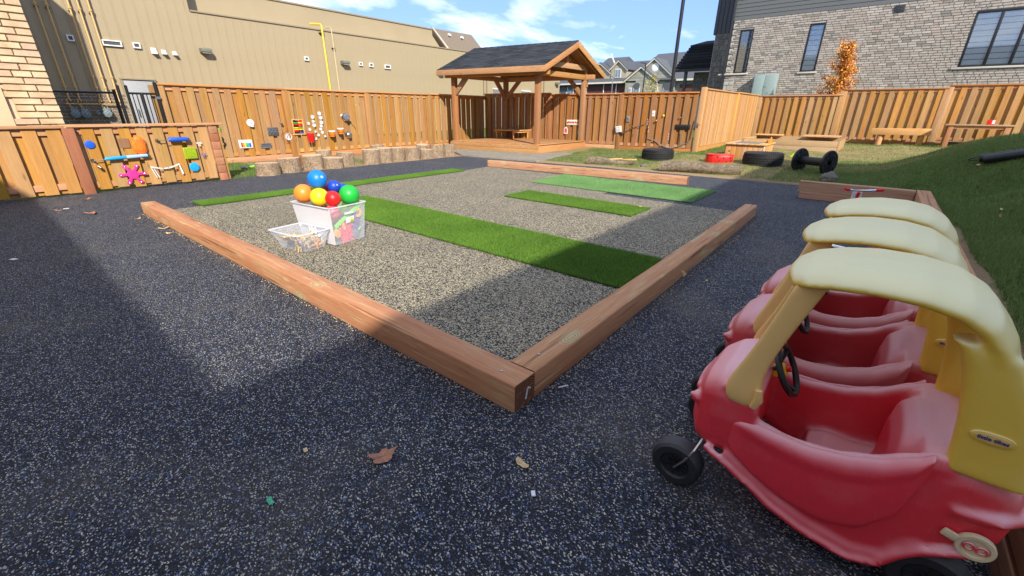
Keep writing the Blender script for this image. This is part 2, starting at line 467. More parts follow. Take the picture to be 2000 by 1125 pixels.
for k, c in dict(blue=(0.012, 0.10, 0.62), sky_blue=(0.01, 0.33, 0.70), pale_blue=(0.30, 0.50, 0.85), orange=(0.90, 0.22, 0.02),
                 yellow=(0.90, 0.62, 0.02), red=(0.72, 0.015, 0.012), green=(0.04, 0.50, 0.06), magenta=(0.62, 0.035, 0.26),
                 lime=(0.38, 0.50, 0.015), ball_blue=(0.005, 0.22, 0.72), ball_orange=(0.95, 0.27, 0.03), ball_yellow=(0.92, 0.68, 0.02),
                 ball_green=(0.02, 0.48, 0.05), ball_red=(0.80, 0.02, 0.015), ball_navy=(0.008, 0.07, 0.50), purple=(0.15, 0.09, 0.35),
                 wood_tan=(0.50, 0.33, 0.15), pink_red=(0.80, 0.06, 0.12), bright_green=(0.25, 0.78, 0.06), pale_orange=(0.92, 0.42, 0.10)).items():
    solid(k, c, 0.38, var=0.04)
def mk_end():
    t = NT('sawn_end_grain'); p = t.coord('Object'); g = t.coord('Generated')
    v = t.pos(); n = t.noise(v, 30, 5, 0.6)
    ln = t.n('VectorMath', operation='LENGTH'); t.link(t.vmath('SUBTRACT', g, (0.5, 0.5, 0.15)), ln.inputs[0])
    s = t.math('SINE', t.math('ADD', t.math('MULTIPLY', ln.outputs['Value'], 75.0), t.math('MULTIPLY', n, 5.0)))
    c = t.mix(t.math('MULTIPLY_ADD', s, 0.5, 0.5), (0.13, 0.055, 0.03), (0.27, 0.13, 0.07))
    t.col(t.mix(t.ramp(n, [(0.55, 0.0), (0.7, 1.0)]), c, (0.34, 0.19, 0.10))); t.rough(0.9); t.spec(0.1); t.bump(t.math('ADD', s, n), 0.4, 0.003); return t.m
M['end_grain'] = mk_end()
M['muffin'] = plain('dark_tin', (0.14, 0.14, 0.15), 0.4, 0.3)
M['brass'] = plain('brass', (0.55, 0.38, 0.12), 0.3, 1.0)
# ================================================================ ground
def hgt(x, y):
    """height of soil and lawn"""
    inside = (-8 < x < 8.3 and -1.58 < y < 8.38)
    base = 0.012*max(0.0, x-9.0) + 0.03*max(0.0, -y)*sstep(10, 18, x)
    y0 = 1.78 + (0.62-1.78)*sstep(6.6, 9.2, x)
    A = 0.86*sstep(-3.0, 3.0, x)*(1-sstep(10.5, 16.0, x))
    b = A*sstep(0, 1, (-y-y0)/2.3)
    lip = 0.13*sstep(1.60, 1.72, -y)*(1-sstep(6.9, 7.3, x))
    n = 0.012*math.sin(x*3.1+y*1.7)+0.010*math.sin(x*1.3-y*4.3+1)+0.006*math.sin(x*7.7+y*6.1)
    k = 0.0
    if x > 8.2: k = sstep(8.2, 9.2, x)
    k = max(k, sstep(8.38, 8.9, y), sstep(1.7, 2.3, -y))
    z = base + b + lip + n*k
    if x > 8.3 and y < 8.4 and y > -1.6: z += 0.015
    if y > 8.38: z += 0.0
    if inside: z = -0.035
    if x > 22: z = min(z, 0.25)
    return z
def masks(x, y):
    """(bare soil, dry straw)"""
    d = 0.0; s = 0.15
    if y > 8.3 and x < 12.5:
        d = 0.85 if x > 3.2 else 0.15
        if 4.9 < x < 5.4 or 2.9 < x < 3.1: d = 0.5
        s = 0.35
    if x > 8.2 and y < 8.3:
        s = 0.62
        if y < 6.2 - (x-8.8)*-0.1 and y > 3.4: s = 0.42
        d = max(d, 0.75*(1-sstep(8.3, 8.9, x))*sstep(-0.7, -0.1, y))
        if x > 12.5 and 2.6 < y < 3.6: s = 0.1
        if x > 19.6: s = 0.25
        # dark lush bank towards the right
        g_ = sstep(0.6, -0.5, y) if y < 0.6 else 0.0
        s = s*(1-sstep(-0.1, 1.0, -y)) + 0.22*sstep(-0.1, 1.0, -y)
        if x > 10.5 and y < 0: s = max(s, 0.68*sstep(8.8, 11.2, x))
        if x > 19.4: s = 0.3
        if 15.2 < x < 16.1 and -0.6 < y < 0.4: d = 0.6
    if y < -1.6:
        s = min(s, 0.25) if x < 8.8 else s
        d = max(d, 0.9*(1-sstep(1.70, 1.88, -y))*(1-sstep(4.9, 5.8, x)))
    return d, s
def build_ground():
    xs = [-60, -30, -15, -8.0] + [x*0.25 for x in range(-31, 96)] + [26, 30, 40, 60, 100, 200, 500]
    ys = [-300, -100, -40, -20] + [y*0.25 for y in range(-48, 50)] + [14, 18, 25, 40, 80, 200, 500]
    xs = sorted(set(xs + [8.3, 8.305])); ys = sorted(set(ys + [8.38, 8.385, -1.58, -1.585]))
    v = []; f = []; cm = []
    for y in ys:
        for x in xs:
            v.append((x, y, hgt(x, y))); d, s = masks(x, y); cm.append((d, s, 0, 1))
    n = len(xs)
    for j in range(len(ys)-1):
        for i in range(n-1): f.append((j*n+i, j*n+i+1, (j+1)*n+i+1, (j+1)*n+i))
    me = bpy.data.meshes.new('ground'); me.from_pydata(v, [], f)
    ca = me.color_attributes.new('mask', 'FLOAT_COLOR', 'POINT')
    ca.data.foreach_set('color', [c for q in cm for c in q])
    me.polygons.foreach_set('use_smooth', [True]*len(me.polygons))
    me.materials.append(M['ground'])
    o = bpy.data.objects.new('ground', me); COL.objects.link(o); tag(o, kind='structure')
build_ground()

def sheet(name, poly, z, mat, thick=0.0):
    mb = MB(); n = len(poly)
    mb.v = [(x, y, z) for x, y in poly]; mb.f = [tuple(range(n))]
    if thick:
        mb.v += [(x, y, z-thick) for x, y in poly]
        for i in range(n): mb.f.append((i, n+i, n+(i+1) % n, (i+1) % n))
    me = mb.mesh(name, fix=False); me.materials.append(mat)
    o = bpy.data.objects.new(name, me); COL.objects.link(o); return tag(o, kind='structure')
def wav(x0, y0, x1, y1, n, amp, seed):
    r = random.Random(seed); out = []
    for i in range(n):
        t = i/n; out.append((x0+(x1-x0)*t + r.uniform(-amp, amp), y0+(y1-y0)*t + r.uniform(-amp, amp)))
    return out
edge = wav(8.42, -0.2, 8.32, 3.2, 14, 0.05, 1) + wav(8.32, 3.2, 8.10, 5.9, 8, 0.03, 2) + wav(8.05, 5.9, 7.95, 8.4, 6, 0.02, 3) + wav(8.0, 8.42, 1.75, 8.40, 22, 0.025, 4)
sheet('rubber_surface', [(-9, -9.0), (-1.0, -9.0), (-1.0, -1.8), (6.95, -1.66), (6.95, -0.30), (8.42, -0.25)] + edge + [(1.75, 8.40), (1.72, 9.0), (-9, 9.0)], 0.0, M['rubber_dark'], 0.03)
sheet('light_rubber_field', [(0.10, 0.14), (5.09, 0.16), (5.09, 0.45), (5.10, 2.3), (6.60, 2.4), (6.50, 6.12), (6.02, 6.04), (5.5, 6.0), (0.10, 5.98)], 0.004, M['rubber_light'])
sheet('rubber_path', [(7.95, 8.42), (8.0, 7.0), (8.12, 5.86), (8.9, 5.95), (10.9, 6.28), (12.9, 6.5), (12.7, 7.9), (12.4, 9.3), (12.1, 10.6), (9.4, 10.9), (8.7, 9.6)], 0.030, M['rubber_path'], 0.06)

# ---------------------------------------------------------------- blades
def blades(name, pts, mat, lmin, lmax, wid, lean=0.5, seed=1, colr=None, parent=None, seg2=False):
    """pts: (N,3) array of roots. one curved blade (2 faces) or one triangle each"""
    g = np.random.default_rng(seed); n = len(pts)
    L = g.uniform(lmin, lmax, n); a = g.uniform(0, 2*np.pi, n); ln = np.abs(g.normal(0, lean, n)).clip(0, 1.25)
    b = a + g.uniform(0.6, 2.4, n)
    w = g.uniform(0.6, 1.2, n)*wid
    side = np.stack([np.cos(b), np.sin(b), np.zeros(n)], 1)*(w/2)[:, None]
    d = np.stack([np.cos(a)*np.sin(ln), np.sin(a)*np.sin(ln), np.cos(ln)], 1)
    base = pts - np.array([0, 0, 0.003])
    col = np.zeros((n, 2)); col[:, 0] = g.uniform(0, 1, n) if colr is None else colr
    if seg2:
        mid = base + d*(L*0.55)[:, None]
        ln2 = (ln*1.8).clip(0, 1.55)
        d2 = np.stack([np.cos(a)*np.sin(ln2), np.sin(a)*np.sin(ln2), np.cos(ln2)], 1)
        tip = mid + d2*(L*0.5)[:, None]
        V = np.stack([base-side, base+side, mid+side*0.8, mid-side*0.8, tip], 1).reshape(-1, 3)
        nv = 5; loops = np.array([0, 1, 2, 3, 3, 2, 4]); ls = [0, 4]; lt = [4, 3]
        cv = np.array([0, 0, 0.5, 0.5, 1.0])
    else:
        tip = base + d*L[:, None]
        V = np.stack([base-side, base+side, tip], 1).reshape(-1, 3)
        nv = 3; loops = np.array([0, 1, 2]); ls = [0]; lt = [3]; cv = np.array([0, 0, 1.0])
    me = bpy.data.meshes.new(name)
    me.vertices.add(n*nv); me.vertices.foreach_set('co', V.astype(np.float32).ravel())
    ll = len(loops)
    me.loops.add(n*ll); me.loops.foreach_set('vertex_index', (loops[None, :] + (np.arange(n)*nv)[:, None]).astype(np.int32).ravel())
    me.polygons.add(n*len(ls))
    me.polygons.foreach_set('loop_start', (np.array(ls)[None, :] + (np.arange(n)*ll)[:, None]).astype(np.int32).ravel())
    me.update(calc_edges=True); me.validate()
    ca = me.color_attributes.new('v', 'BYTE_COLOR', 'POINT')
    c4 = np.ones((n, nv, 4), np.float32); c4[:, :, 0] = col[:, 0][:, None]; c4[:, :, 1] = cv[None, :]; c4[:, :, 2] = 0
    ca.data.foreach_set('color', c4.ravel())
    me.materials.append(mat)
    o = bpy.data.objects.new(name, me); COL.objects.link(o); o['kind'] = 'stuff'
    if parent is not None: o.parent = parent
    return o
G = np.random.default_rng(11)
def scatter(x0, x1, y0, y1, n, keep):
    x = G.uniform(x0, x1, n); y = G.uniform(y0, y1, n)
    m = np.fromiter((keep(a, b) for a, b in zip(x, y)), bool, n)
    x, y = x[m], y[m]
    z = np.fromiter((hgt(a, b) for a, b in zip(x, y)), float, len(x))
    return np.stack([x, y, z], 1)
def vnoise(x, y): return 0.5+0.25*math.sin(x*2.3+1.7*math.sin(y*1.9))+0.25*math.sin(y*3.1+1.3*math.sin(x*2.7+1))
def keep_green(x, y):
    d, s = masks(x, y); q = vnoise(x*1.3, y*1.3)
    if d > 0.3+0.4*q: return False
    return (1-s)*1.2 > rnd.random()*(0.5+q)
def keep_dry(x, y):
    d, s = masks(x, y); q = vnoise(x*1.3, y*1.3)
    if d > 0.45+0.3*q: return rnd.random() < 0.06
    return s > rnd.random()*(0.6+0.6*(1-q))
def not_deck(x, y): return not (9.0 < x < 13.2 and y > 5.95)
bank = scatter(1.2, 6.5, -4.6, -1.70, 260000, keep_green)
bank2 = scatter(6.5, 13, -4.6, 0.6, 230000, lambda x, y: (x > 8.45 or y < -1.7 or (x > 7.1 and y < -0.35)) and keep_green(x, y))
far = scatter(8.4, 20.7, -4.6, 6.6, 110000, lambda x, y: (y > 0.4 or x > 13) and (y < 3.5 or x < 13.2) and (y < 5.9+(x-8.9)*0.12) and keep_green(x, y))
strip = scatter(1.75, 8.3, 8.4, 11.0, 30000, keep_green)
blades('grass', np.concatenate([bank, bank2]), M['grass_blade'], 0.03, 0.075, 0.0045, 0.75, 3, seg2=True)
blades('meadow_grass', np.concatenate([far, strip]), M['grass_blade'], 0.03, 0.07, 0.008, 0.7, 4)
dry = np.concatenate([scatter(8.4, 20.7, -4.4, 6.6, 150000, lambda x, y: (x > 8.45) and (y < 3.5 or x < 13.2) and (y < 5.9+(x-8.9)*0.12) and keep_dry(x, y)),
                      scatter(1.75, 8.3, 8.45, 11.0, 6000, keep_dry), scatter(1.2, 8.5, -4.6, -1.75, 60000, keep_dry), scatter(6.9, 12, -4.6, 0.3, 40000, lambda x, y: (x > 8.45 or y < -1.7 or (x > 7.15 and y < -0.35)) and keep_dry(x, y))])
blades('dry_grass', dry, M['grass_dry'], 0.025, 0.06, 0.007, 1.0, 5)

# ================================================================ timber borders
def timber(label, a, b, z0, z1, w, mat, ends=None, joints=(), name='timber_beam', group=None):
    """squared timber, slightly twisted and worn, with a few checks cut into it"""
    a = Vector(a); b = Vector(b); d = (b-a); L = d.length; d.normalize(); s = Vector((-d.y, d.x, 0))
    n = max(6, int(L/0.35)); rings = []
    r = random.Random(hash(label) % 1000 if False else len(label)*7)
    for i in range(n+1):
        t = i/n*L; e = 0.006
        wob = r.uniform(-0.002, 0.002); c = a + d*t + s*wob
        hh = z1 + r.uniform(-0.002, 0.002)
        w2 = w/2
        ch = 0.008
        prof = [(-w2, z0), (-w2, hh-ch), (-w2+ch*0.35, hh-ch*0.35), (-w2+ch, hh), (w2-ch, hh), (w2-ch*0.35, hh-ch*0.35), (w2, hh-ch), (w2, z0)]
        if i in (0, n): prof = [(u*0.985, z if z == z0 else z-0.002) for u, z in prof]
        rings.append([(c.x+s.x*u, c.y+s.y*u, z) for u, z in prof])
    mb = MB().loft(rings)
    cx = (a+b)/2
    root = thing(name, label, 'timber', (cx.x, cx.y, z0), 0, group)
    o = mb.build('beam', mat, root, smooth=True, angle=35)
    for c_, sg in ((a, -1), (b, 1)):
        q = Vector((c_.x, c_.y, 0))+d*sg*0.0012; w2 = w/2*0.97
        pts = [q+s*(-w2)+Vector((0, 0, z0+.002)), q+s*w2+Vector((0, 0, z0+.002)), q+s*w2+Vector((0, 0, z1-.010)), q+s*(w2-.010)+Vector((0, 0, z1-.004)), q-s*(w2-.010)+Vector((0, 0, z1-.004)), q-s*w2+Vector((0, 0, z1-.010))]
        me_ = MB(); me_.v = [tuple(p) for p in pts]; me_.f = [tuple(range(6))]; me_.build('end_grain', M['end_grain'], o)
    return root
tb = timber('long reddish timber on the left, its near end overlapping the corner in front', (0.0735, 0, 0), (0.0735, 6.01, 0), 0.0, 0.14, 0.147, M['timber_y'], group='timbers around the light rubber field')
# two butted lengths on the right side
tr = timber('reddish timber running right from the near corner up to the sawn joint', (0.150, 0.0735, 0), (3.86, 0.115, 0), 0.0, 0.14, 0.147, M['timber_x'], group='timbers around the light rubber field')
timber('short reddish timber beyond the sawn joint at the right end of the border', (3.868, 0.117, 0), (5.0, 0.140, 0), 0.0, 0.137, 0.147, M['timber_x'], group='timbers around the light rubber field')
timber('far reddish timber in front of the path and the logs', (7.01, 1.60, 0), (6.66, 6.17, 0), 0.0, 0.142, 0.145, M['timber_y'], group='timbers around the light rubber field')
# white tag on the end of the near timber, bolt heads
mb = MB().obox((0.085, -0.002, 0.058), (0.010, 0.003, 0.052), roty(0.25)).obox((0.098, -0.006, 0.085), (0.022, 0.003, 0.008), roty(0.6))
o = mb.build('tag', M['white'], tb)
for (x, y, par) in ((0.055, 0.12, tb), (0.28, 0.075, tr), (0.07, 1.9, tb), (1.9, 0.10, tr)):
    MB().lathe([(0.0001, 0.0), (0.006, 0.0), (0.006, 0.003), (0.0001, 0.004)], 12, (x, y, 0.1395)).build('screw_head', M['steel'], par, smooth=True)
# edging of stacked timbers by the bank
timber('lower brown timber of the low wall end facing the black rubber', (6.93, -0.16, 0), (6.93, -1.48, 0), 0.0, 0.10, 0.15, M['timber_dark_y'], group='stacked edging timbers by the bank')
timber('upper brown timber of the low wall end, with a red toy in front of it', (6.95, -0.13, 0), (6.95, -1.49, 0), 0.104, 0.25, 0.15, M['timber_dark_y'], group='stacked edging timbers by the bank')
timber('lower brown edging timber behind the toy cars along the grass bank', (-1.4, -1.575, 0), (7.02, -1.575, 0), 0.0, 0.10, 0.15, M['timber_dark_x'], group='stacked edging timbers by the bank')
timber('upper brown edging timber behind the toy cars along the grass bank', (-1.35, -1.58, 0), (7.03, -1.575, 0), 0.104, 0.25, 0.15, M['timber_dark_x'], group='stacked edging timbers by the bank')

# ================================================================ turf strips
def turf(label, x0, x1, y0, y1, n, light=False, L=(0.016, 0.032), skew=0.0, n_wob=20):
    root = thing('turf_strip', label, 'artificial turf', ((x0+x1)/2, (y0+y1)/2, 0.008), 0, 'artificial turf strips on the rubber')
    r = random.Random(int(x0*100))
    P = []
    for i in range(n_wob): P.append((x0+r.uniform(-.004, .004), y0+(y1-y0)*i/n_wob))
    for i in range(4): P.append((x0+(x1-x0)*i/4, y1+skew*i/4))
    for i in range(n_wob): P.append((x1+r.uniform(-.004, .004), y1+skew+(y0-y1-skew)*i/n_wob))
    mb = MB().ext(P, lambda a, b: (a, b, 0.0085), lambda a, b: (a, b, 0.014))
    mb.build('backing', M['turf_back_light'] if light else M['turf_back'], root)
    x = G.uniform(x0-0.010, x1+0.010, n); y = G.uniform(-0.002, 1.002, n)
    y = y0 + y*((y1+skew*(x-x0)/(x1-x0))-y0)
    pts = np.stack([x-(x0+x1)/2, y-(y0+y1)/2, np.full(n, 0.006)], 1)
    # visible stitch rows / flattened patches: length and lean vary slowly
    blades('pile', pts, M['turf_blade_light'] if light else M['turf_blade'], L[0], L[1], 0.0045 if not light else 0.006, 0.65, int(x0*10)+3, parent=root,
           colr=np.clip(0.5+0.22*np.sin(x*5.1+1.3*np.sin(y*2.7))+0.18*np.sin(y*7.3+np.sin(x*9.0))+G.normal(0, 0.22, n)-0.35*(np.abs((y*1.0+x*0.02) % 1.21-0.6) < 0.018), 0, 1))
    # frayed edges: long loose blades leaning out over the rubber
    m = n//25; e = G.integers(0, 4, m); u = G.uniform(0, 1, m); w_, h_ = (x1-x0)/2, (y1-y0)/2
    ex = np.where(e == 0, -w_, np.where(e == 1, w_, (u*2-1)*w_)); ey = np.where(e == 2, -h_, np.where(e == 3, h_+skew*(ex/(2*w_)+.5), (u*2-1)*h_))
    blades('loose_pile', np.stack([ex+G.normal(0, .004, m), ey+G.normal(0, .004, m), np.full(m, 0.004)], 1), M['turf_blade_light'] if light else M['turf_blade'], L[1]*0.9, L[1]*1.5, 0.004, 1.1, int(y0*10)+5, parent=root)
turf('long dark green turf strip running from the storage box to the right timber', 1.60, 2.44, 0.155, 4.85, 170000)
turf('short narrow dark green turf strip in the middle of the light rubber', 3.86, 4.48, 1.25, 3.32, 42000)
turf('wide pale green turf strip beside the far timber', 5.27, 6.55, 0.97, 3.86, 80000, True, (0.010, 0.022), 0.10)
turf('thin dark green turf strip along the left edge of the light rubber', 0.62, 5.55, 5.90, 6.30, 70000)

# ================================================================ fences
_bc = {}
def board_mesh(w, t, L, mat, key):
    k = (round(w, 3), round(t, 3), round(L, 2), mat.name, key)
    if k not in _bc:
        r = random.Random(key); mb = MB()
        rings = []
        for i in range(3):
            z = L*i/2; q = r.uniform(-0.002, 0.002); e = 0.003
            rings.append([(-w/2+q, t/2-e, z), (-w/2+e+q, t/2, z), (w/2-e+q, t/2, z), (w/2+q, t/2-e, z), (w/2+q, -t/2+e, z), (w/2-e+q, -t/2, z), (-w/2+e+q, -t/2, z), (-w/2+q, -t/2+e, z)])
        mb.loft(rings); me = mb.mesh('board'); me.materials.append(mat); _bc[k] = me
    return _bc[k]
def fence(name, label, cat, A, B, ztop, zbot, nrm, mat, railmat, period=0.25, bw=0.14, posts=(), postmat=None, kick=True, cap=True, backs=True,
          thick=0.017, steps=None, skip=(), post_w=0.14, boards_to=None, postface=True, backmat=None):
    """board-on-board fence from A to B (2D). nrm: unit 2D normal towards the yard. steps: [(s0, s1, ztop, zbot)]"""
    A = Vector((A[0], A[1], 0)); B = Vector((B[0], B[1], 0)); d = B-A; L = d.length; d.normalize(); n = Vector((nrm[0], nrm[1], 0))
    ang = math.atan2(d.y, d.x)
    root = thing(name, label, cat, (A.x, A.y, 0))
    steps = steps or [(0, L, ztop, zbot)]
    def P(s, off, z): p = A + d*s + n*off; return Vector((p.x, p.y, z))
    rr = random.Random(len(label))
    for (s0, s1, zt, zb) in steps:
        kz = zb + (0.14 if kick else 0.0)
        if cap:
            mb = MB(); c0, c1 = P(s0, 0.0, zt-0.02), P(s1, 0.0, zt-0.02)
            mb.beam(c0, c1, 0.15, 0.038); mb.build('cap', railmat, root, bevel=0.003)
        for z0, z1 in ((zt-0.135, zt-0.042), (zb+0.16 if kick else zb+0.06, zb+0.25 if kick else zb+0.15), ((zt+zb)/2-0.045, (zt+zb)/2+0.045)):
            if z0 > zb+0.3 and z1 < zt-0.2: continue
            mb = MB().beam(P(s0, -0.004, (z0+z1)/2), P(s1, -0.004, (z0+z1)/2), 0.034, z1-z0); mb.build('rail', railmat, root)
        if kick:
            mb = MB().beam(P(s0, 0.012, zb+0.07), P(s1, 0.012, zb+0.07), 0.03, 0.135); mb.build('kickboard', railmat, root, bevel=0.003)
        s = s0 + period*0.35; i = 0
        ztb = zt-0.043
        while s < s1 - bw*0.3:
            if not any(abs(s-p) < (post_w+bw)/2*0.55 for p in posts if postface):
                me = board_mesh(bw, thick, round(ztb-kz, 2), mat, rr.randint(0, 2))
                inst('board', me, root, P(s + rr.uniform(-.006, .006), 0.025, kz+rr.uniform(0, 0.003)), (rr.uniform(-.004, .004), rr.uniform(-.004, .004), ang))
            if backs and s+period/2 < s1:
                me = board_mesh(bw, thick, round(ztb-kz-0.03, 2), backmat or mat, rr.randint(0, 2))
                inst('back_board', me, root, P(s+period/2 + rr.uniform(-.008, .008), -0.033, kz), (rr.uniform(-.003, .003), rr.uniform(-.006, .006), ang))
            s += period; i += 1
    for p in posts:
        for q_ in (-0.09, 0.09):
            st_ = [q for q in steps if q[0]-0.1 <= p+q_ <= q[1]+0.1]
            if st_ and backs: inst('back_board', board_mesh(0.18, thick, round(min(q[2] for q in st_)-0.043-max(q[3] for q in st_)-(0.14 if kick else 0), 2), backmat or mat, 1), root, P(p+q_, -0.0345+0.003*(q_ > 0), max(q[3] for q in st_)+(0.14 if kick else 0)), (0, 0, ang))
        st = [q for q in steps if q[0]-0.1 <= p <= q[1]+0.1]
        zt = max(q[2] for q in st); zb = min(q[3] for q in st)
        mb = MB().beam(P(p, 0.0 if not postface else 0.025, zb-0.02), P(p, 0.0 if not postface else 0.025, zt-0.043), post_w, 0.10 if not postface else 0.06, up=n)
        mb.build('post', postmat or mat, root, bevel=0.005)
    return root
# low fence in front of the brick wall, left of the play gate
fence('board_fence', 'low wooden board fence at the far left, in front of the pale brick wall', 'fence', (-3.1, 8.42), (-0.20, 8.30), 0.985, 0.03, (0, -1),
      M['fence_low'], M['fence_x'], period=0.245, bw=0.15, posts=(), kick=False)
# red post between the fence and the gate, post at the right end
def post(label, x, y, w, dpt, h, mat, name='wooden_post', rz=0, z0=-0.01):
    mb = MB().obox((x, y, z0+h/2), (w, dpt, h), rotz(rz))
    return tag(mb.build(name, mat, None, bevel=0.006), label, 'post')
p_ = post('reddish treated post left of the low play gate', -0.165, 8.285, 0.135, 0.14, 0.955, M['red_post'])
r_ = thing('play_gate', 'low wooden gate panel hung with brushes, mitts and plastic toys', 'gate', (0.75, 8.33, 0))
def PG(s, off, z): return Vector((-0.085+s, 8.315+0.02*s - off, z))
mb = MB().beam(PG(-0.15, 0.0, 0.975), PG(1.95, 0.0, 0.975), 0.15, 0.038).build('cap', M['fence_x'], r_, bevel=0.003)
for z in (0.90, 0.12): MB().beam(PG(0.02, 0.0, z), PG(1.62, 0.0, z), 0.034, 0.09).build('rail', M['fence_x'], r_)
inst('back_board', board_mesh(0.142, 0.017, 0.85, M['fence_low'], 1), r_, PG(0.045, -0.03, 0.04))
inst('back_board', board_mesh(0.10, 0.017, 0.85, M['fence_low'], 2), r_, PG(0.01, -0.012, 0.05))
s = 0.13; k = 0
ga = math.atan2(0.02, 1)
while s < 1.68:
    me = board_mesh(0.142, 0.017, 0.90, M['fence_low'], k % 3)
    inst('board', me, r_, PG(s, 0.026, 0.045+0.012*math.sin(k*2.1)), (0, 0.003*math.sin(k), ga))
    if s < 1.5: inst('back_board', board_mesh(0.142, 0.017, 0.85, M['fence_low'], (k+1) % 3), r_, PG(s+0.107, -0.03, 0.04), (0, 0, ga))
    s += 0.214; k += 1
rp = thing('wooden_post', 'red-brown post at the right end of the play gate, built up of short blocks', 'post', (1.71, 8.36, 0))
zz = 0.0
for i in range(7):
    h = 0.136
    MB().obox((1.705+rnd.uniform(-.003, .003), 8.33, zz+h/2), (0.135, 0.05, h-0.006)).build('block', M['red_post'], rp, bevel=0.005)
    MB().lathe([(0.0001, 0), (0.007, 0), (0.007, 0.003), (0.0001, 0.004)], 8, (1.705, 8.304, zz+h/2), rotx(R_(90))).build('screw_head', M['steel'], rp)
    zz += h
MB().obox((1.78, 8.39, 0.48), (0.09, 0.09, 0.955)).build('core', M['fence_low'], rp, bevel=0.004)

TF = fence('board_fence', 'tall tan board fence along the left side with kitchenware screwed to it', 'fence', (1.71, 11.04), (12.05, 11.20), 1.725, 0.0, (0.0155, -1),
      M['fence_tall'], M['fence_x'], period=0.25, posts=(0.05, 2.63, 5.02, 7.45, 9.9), steps=[(0, 2.63, 1.715, 0.0), (2.63, 5.02, 1.725, 0.0), (5.02, 7.45, 1.735, 0.0), (7.45, 10.3, 1.75, 0.0)])
BA, BB = Vector((13.30, 3.55, 0)), Vector((12.0, 11.2, 0))
bd = (BB-BA).normalized(); bn = Vector((-bd.y, bd.x, 0)) * 1.0
bn = Vector((-bd.y, bd.x, 0)); 
if bn.x > 0: bn = -bn
BL = (BB-BA).length
BF = fence('board_fence', 'red-brown board fence across the back behind the gazebo', 'fence', (BA.x, BA.y), (BB.x, BB.y), 1.80, 0.03, (bn.x, bn.y),
      M['fence_back'], M['fence_y'], period=0.25, posts=(2.42, 5.0, 7.55), steps=[(0.06, 2.42, 1.80, 0.02), (2.42, 5.0, 1.79, 0.04), (5.0, BL, 1.83, 0.04)])
post('thick pale post where the slatted screen meets the back fence', 13.30, 3.50, 0.14, 0.14, 1.93, M['slat'], rz=0)
# slatted screen
sl = thing('slatted_screen', 'pale screen of narrow upright slats between the back and right fences', 'fence', (13.4, 3.5, 0))
for (x0, x1, ztp) in ((13.38, 17.10, 1.90), (17.20, 20.55, 1.92)):
    MB().beam((x0, 3.50, ztp-0.02), (x1, 3.50, ztp-0.02), 0.13, 0.038).build('cap', M['slat'], sl, bevel=0.003)
    for z in (0.25, ztp-0.10): MB().beam((x0, 3.53, z), (x1, 3.53, z), 0.04, 0.09).build('rail', M['fence_x'], sl)
    MB().beam((x0, 3.49, 0.14), (x1, 3.49, 0.14), 0.03, 0.14).build('kickboard', M['slat'], sl)
    x = x0+0.06; k = 0
    while x < x1-0.02:
        inst('slat', board_mesh(0.062, 0.035, 1.62, M['slat'], k % 3), sl, (x, 3.485, 0.23))
        x += 0.132; k += 1
    # dark boards behind, closing the gaps
    x = x0+0.10
    while x < x1:
        inst('back_board', board_mesh(0.14, 0.017, 1.60, M['fence_right'], k % 3), sl, (x, 3.565, 0.23)); x += 0.142; k += 1
MB().beam((17.15, 3.49, 0.0), (17.15, 3.49, 1.90), 0.12, 0.10, up=(0, 1, 0)).build('post', M['slat'], sl, bevel=0.004)
RF = fence('board_fence', 'golden board fence in stepped sections along the right, below the grey brick house', 'fence', (20.8, 3.55), (20.8, -7.4), 1.9, 0.15, (-1, 0),
      M['fence_right'], M['fence_y'], period=0.265, bw=0.145, posts=(0.07, 2.95, 5.88, 8.9), post_w=0.22,
      steps=[(0.0, 2.95, 1.90, 0.14), (2.95, 5.88, 2.075, 0.14), (5.88, 8.9, 2.15, 0.22), (8.9, 10.9, 2.25, 0.3)])
# ================================================================ materials for buildings
def brickmat(name, cols, rough=0.9):
    t = NT(name); r = t.rand()
    v = t.vmath('ADD', t.coord(), t.n('ObjectInfo').outputs['Location'])
    n = t.noise(v, 30, 6, 0.65)
    n2 = t.noise(v, 1.1, 2, 0.5)
    f = t.math('FRACT', t.math('ADD', t.math('MULTIPLY', r, 5.31), t.math('MULTIPLY', n2, 3.1)))
    c = t.ramp(f, [(i/max(1, len(cols)-1), q) for i, q in enumerate(cols)])
    c = t.mix(1.0, c, t.mix(n, (0.78, 0.78, 0.78), (1.2, 1.2, 1.2)), 'MULTIPLY')
    t.col(c); t.rough(rough); t.spec(0.2); t.bump(n, 0.5, 0.006)
    return t.m
M['tan_brick'] = brickmat('buff_brick', [(0.50, 0.36, 0.22), (0.60, 0.45, 0.28), (0.55, 0.38, 0.26), (0.66, 0.52, 0.33), (0.56, 0.40, 0.23)])
M['grey_brick'] = brickmat('grey_brick', [(0.34, 0.305, 0.265), (0.40, 0.36, 0.315), (0.26, 0.24, 0.21), (0.43, 0.39, 0.34), (0.35, 0.295, 0.25), (0.40, 0.355, 0.31)])
M['dark_stone'] = brickmat('dark_stone', [(0.12, 0.11, 0.11), (0.22, 0.20, 0.19), (0.15, 0.14, 0.135)])
M['pale_stone'] = brickmat('pale_stone', [(0.30, 0.29, 0.26), (0.44, 0.42, 0.37)])
def stuff_brick():
    """same colours for the joined bricks: colour varies brick by brick with the position of each"""
    t = NT('grey_brick_field')
    at = t.n('VertexColor'); at.layer_name = 'c'
    n = t.noise(t.pos(), 30, 6, 0.65)
    t.col(t.mix(1.0, at.outputs['Color'], t.mix(n, (0.78, 0.78, 0.78), (1.2, 1.2, 1.2)), 'MULTIPLY'))
    t.rough(0.9); t.spec(0.2); t.bump(n, 0.5, 0.006); return t.m
M['brick_field'] = stuff_brick()
M['mortar'] = plain('mortar', (0.46, 0.43, 0.37), 0.95, bump=0.3, scale=80)
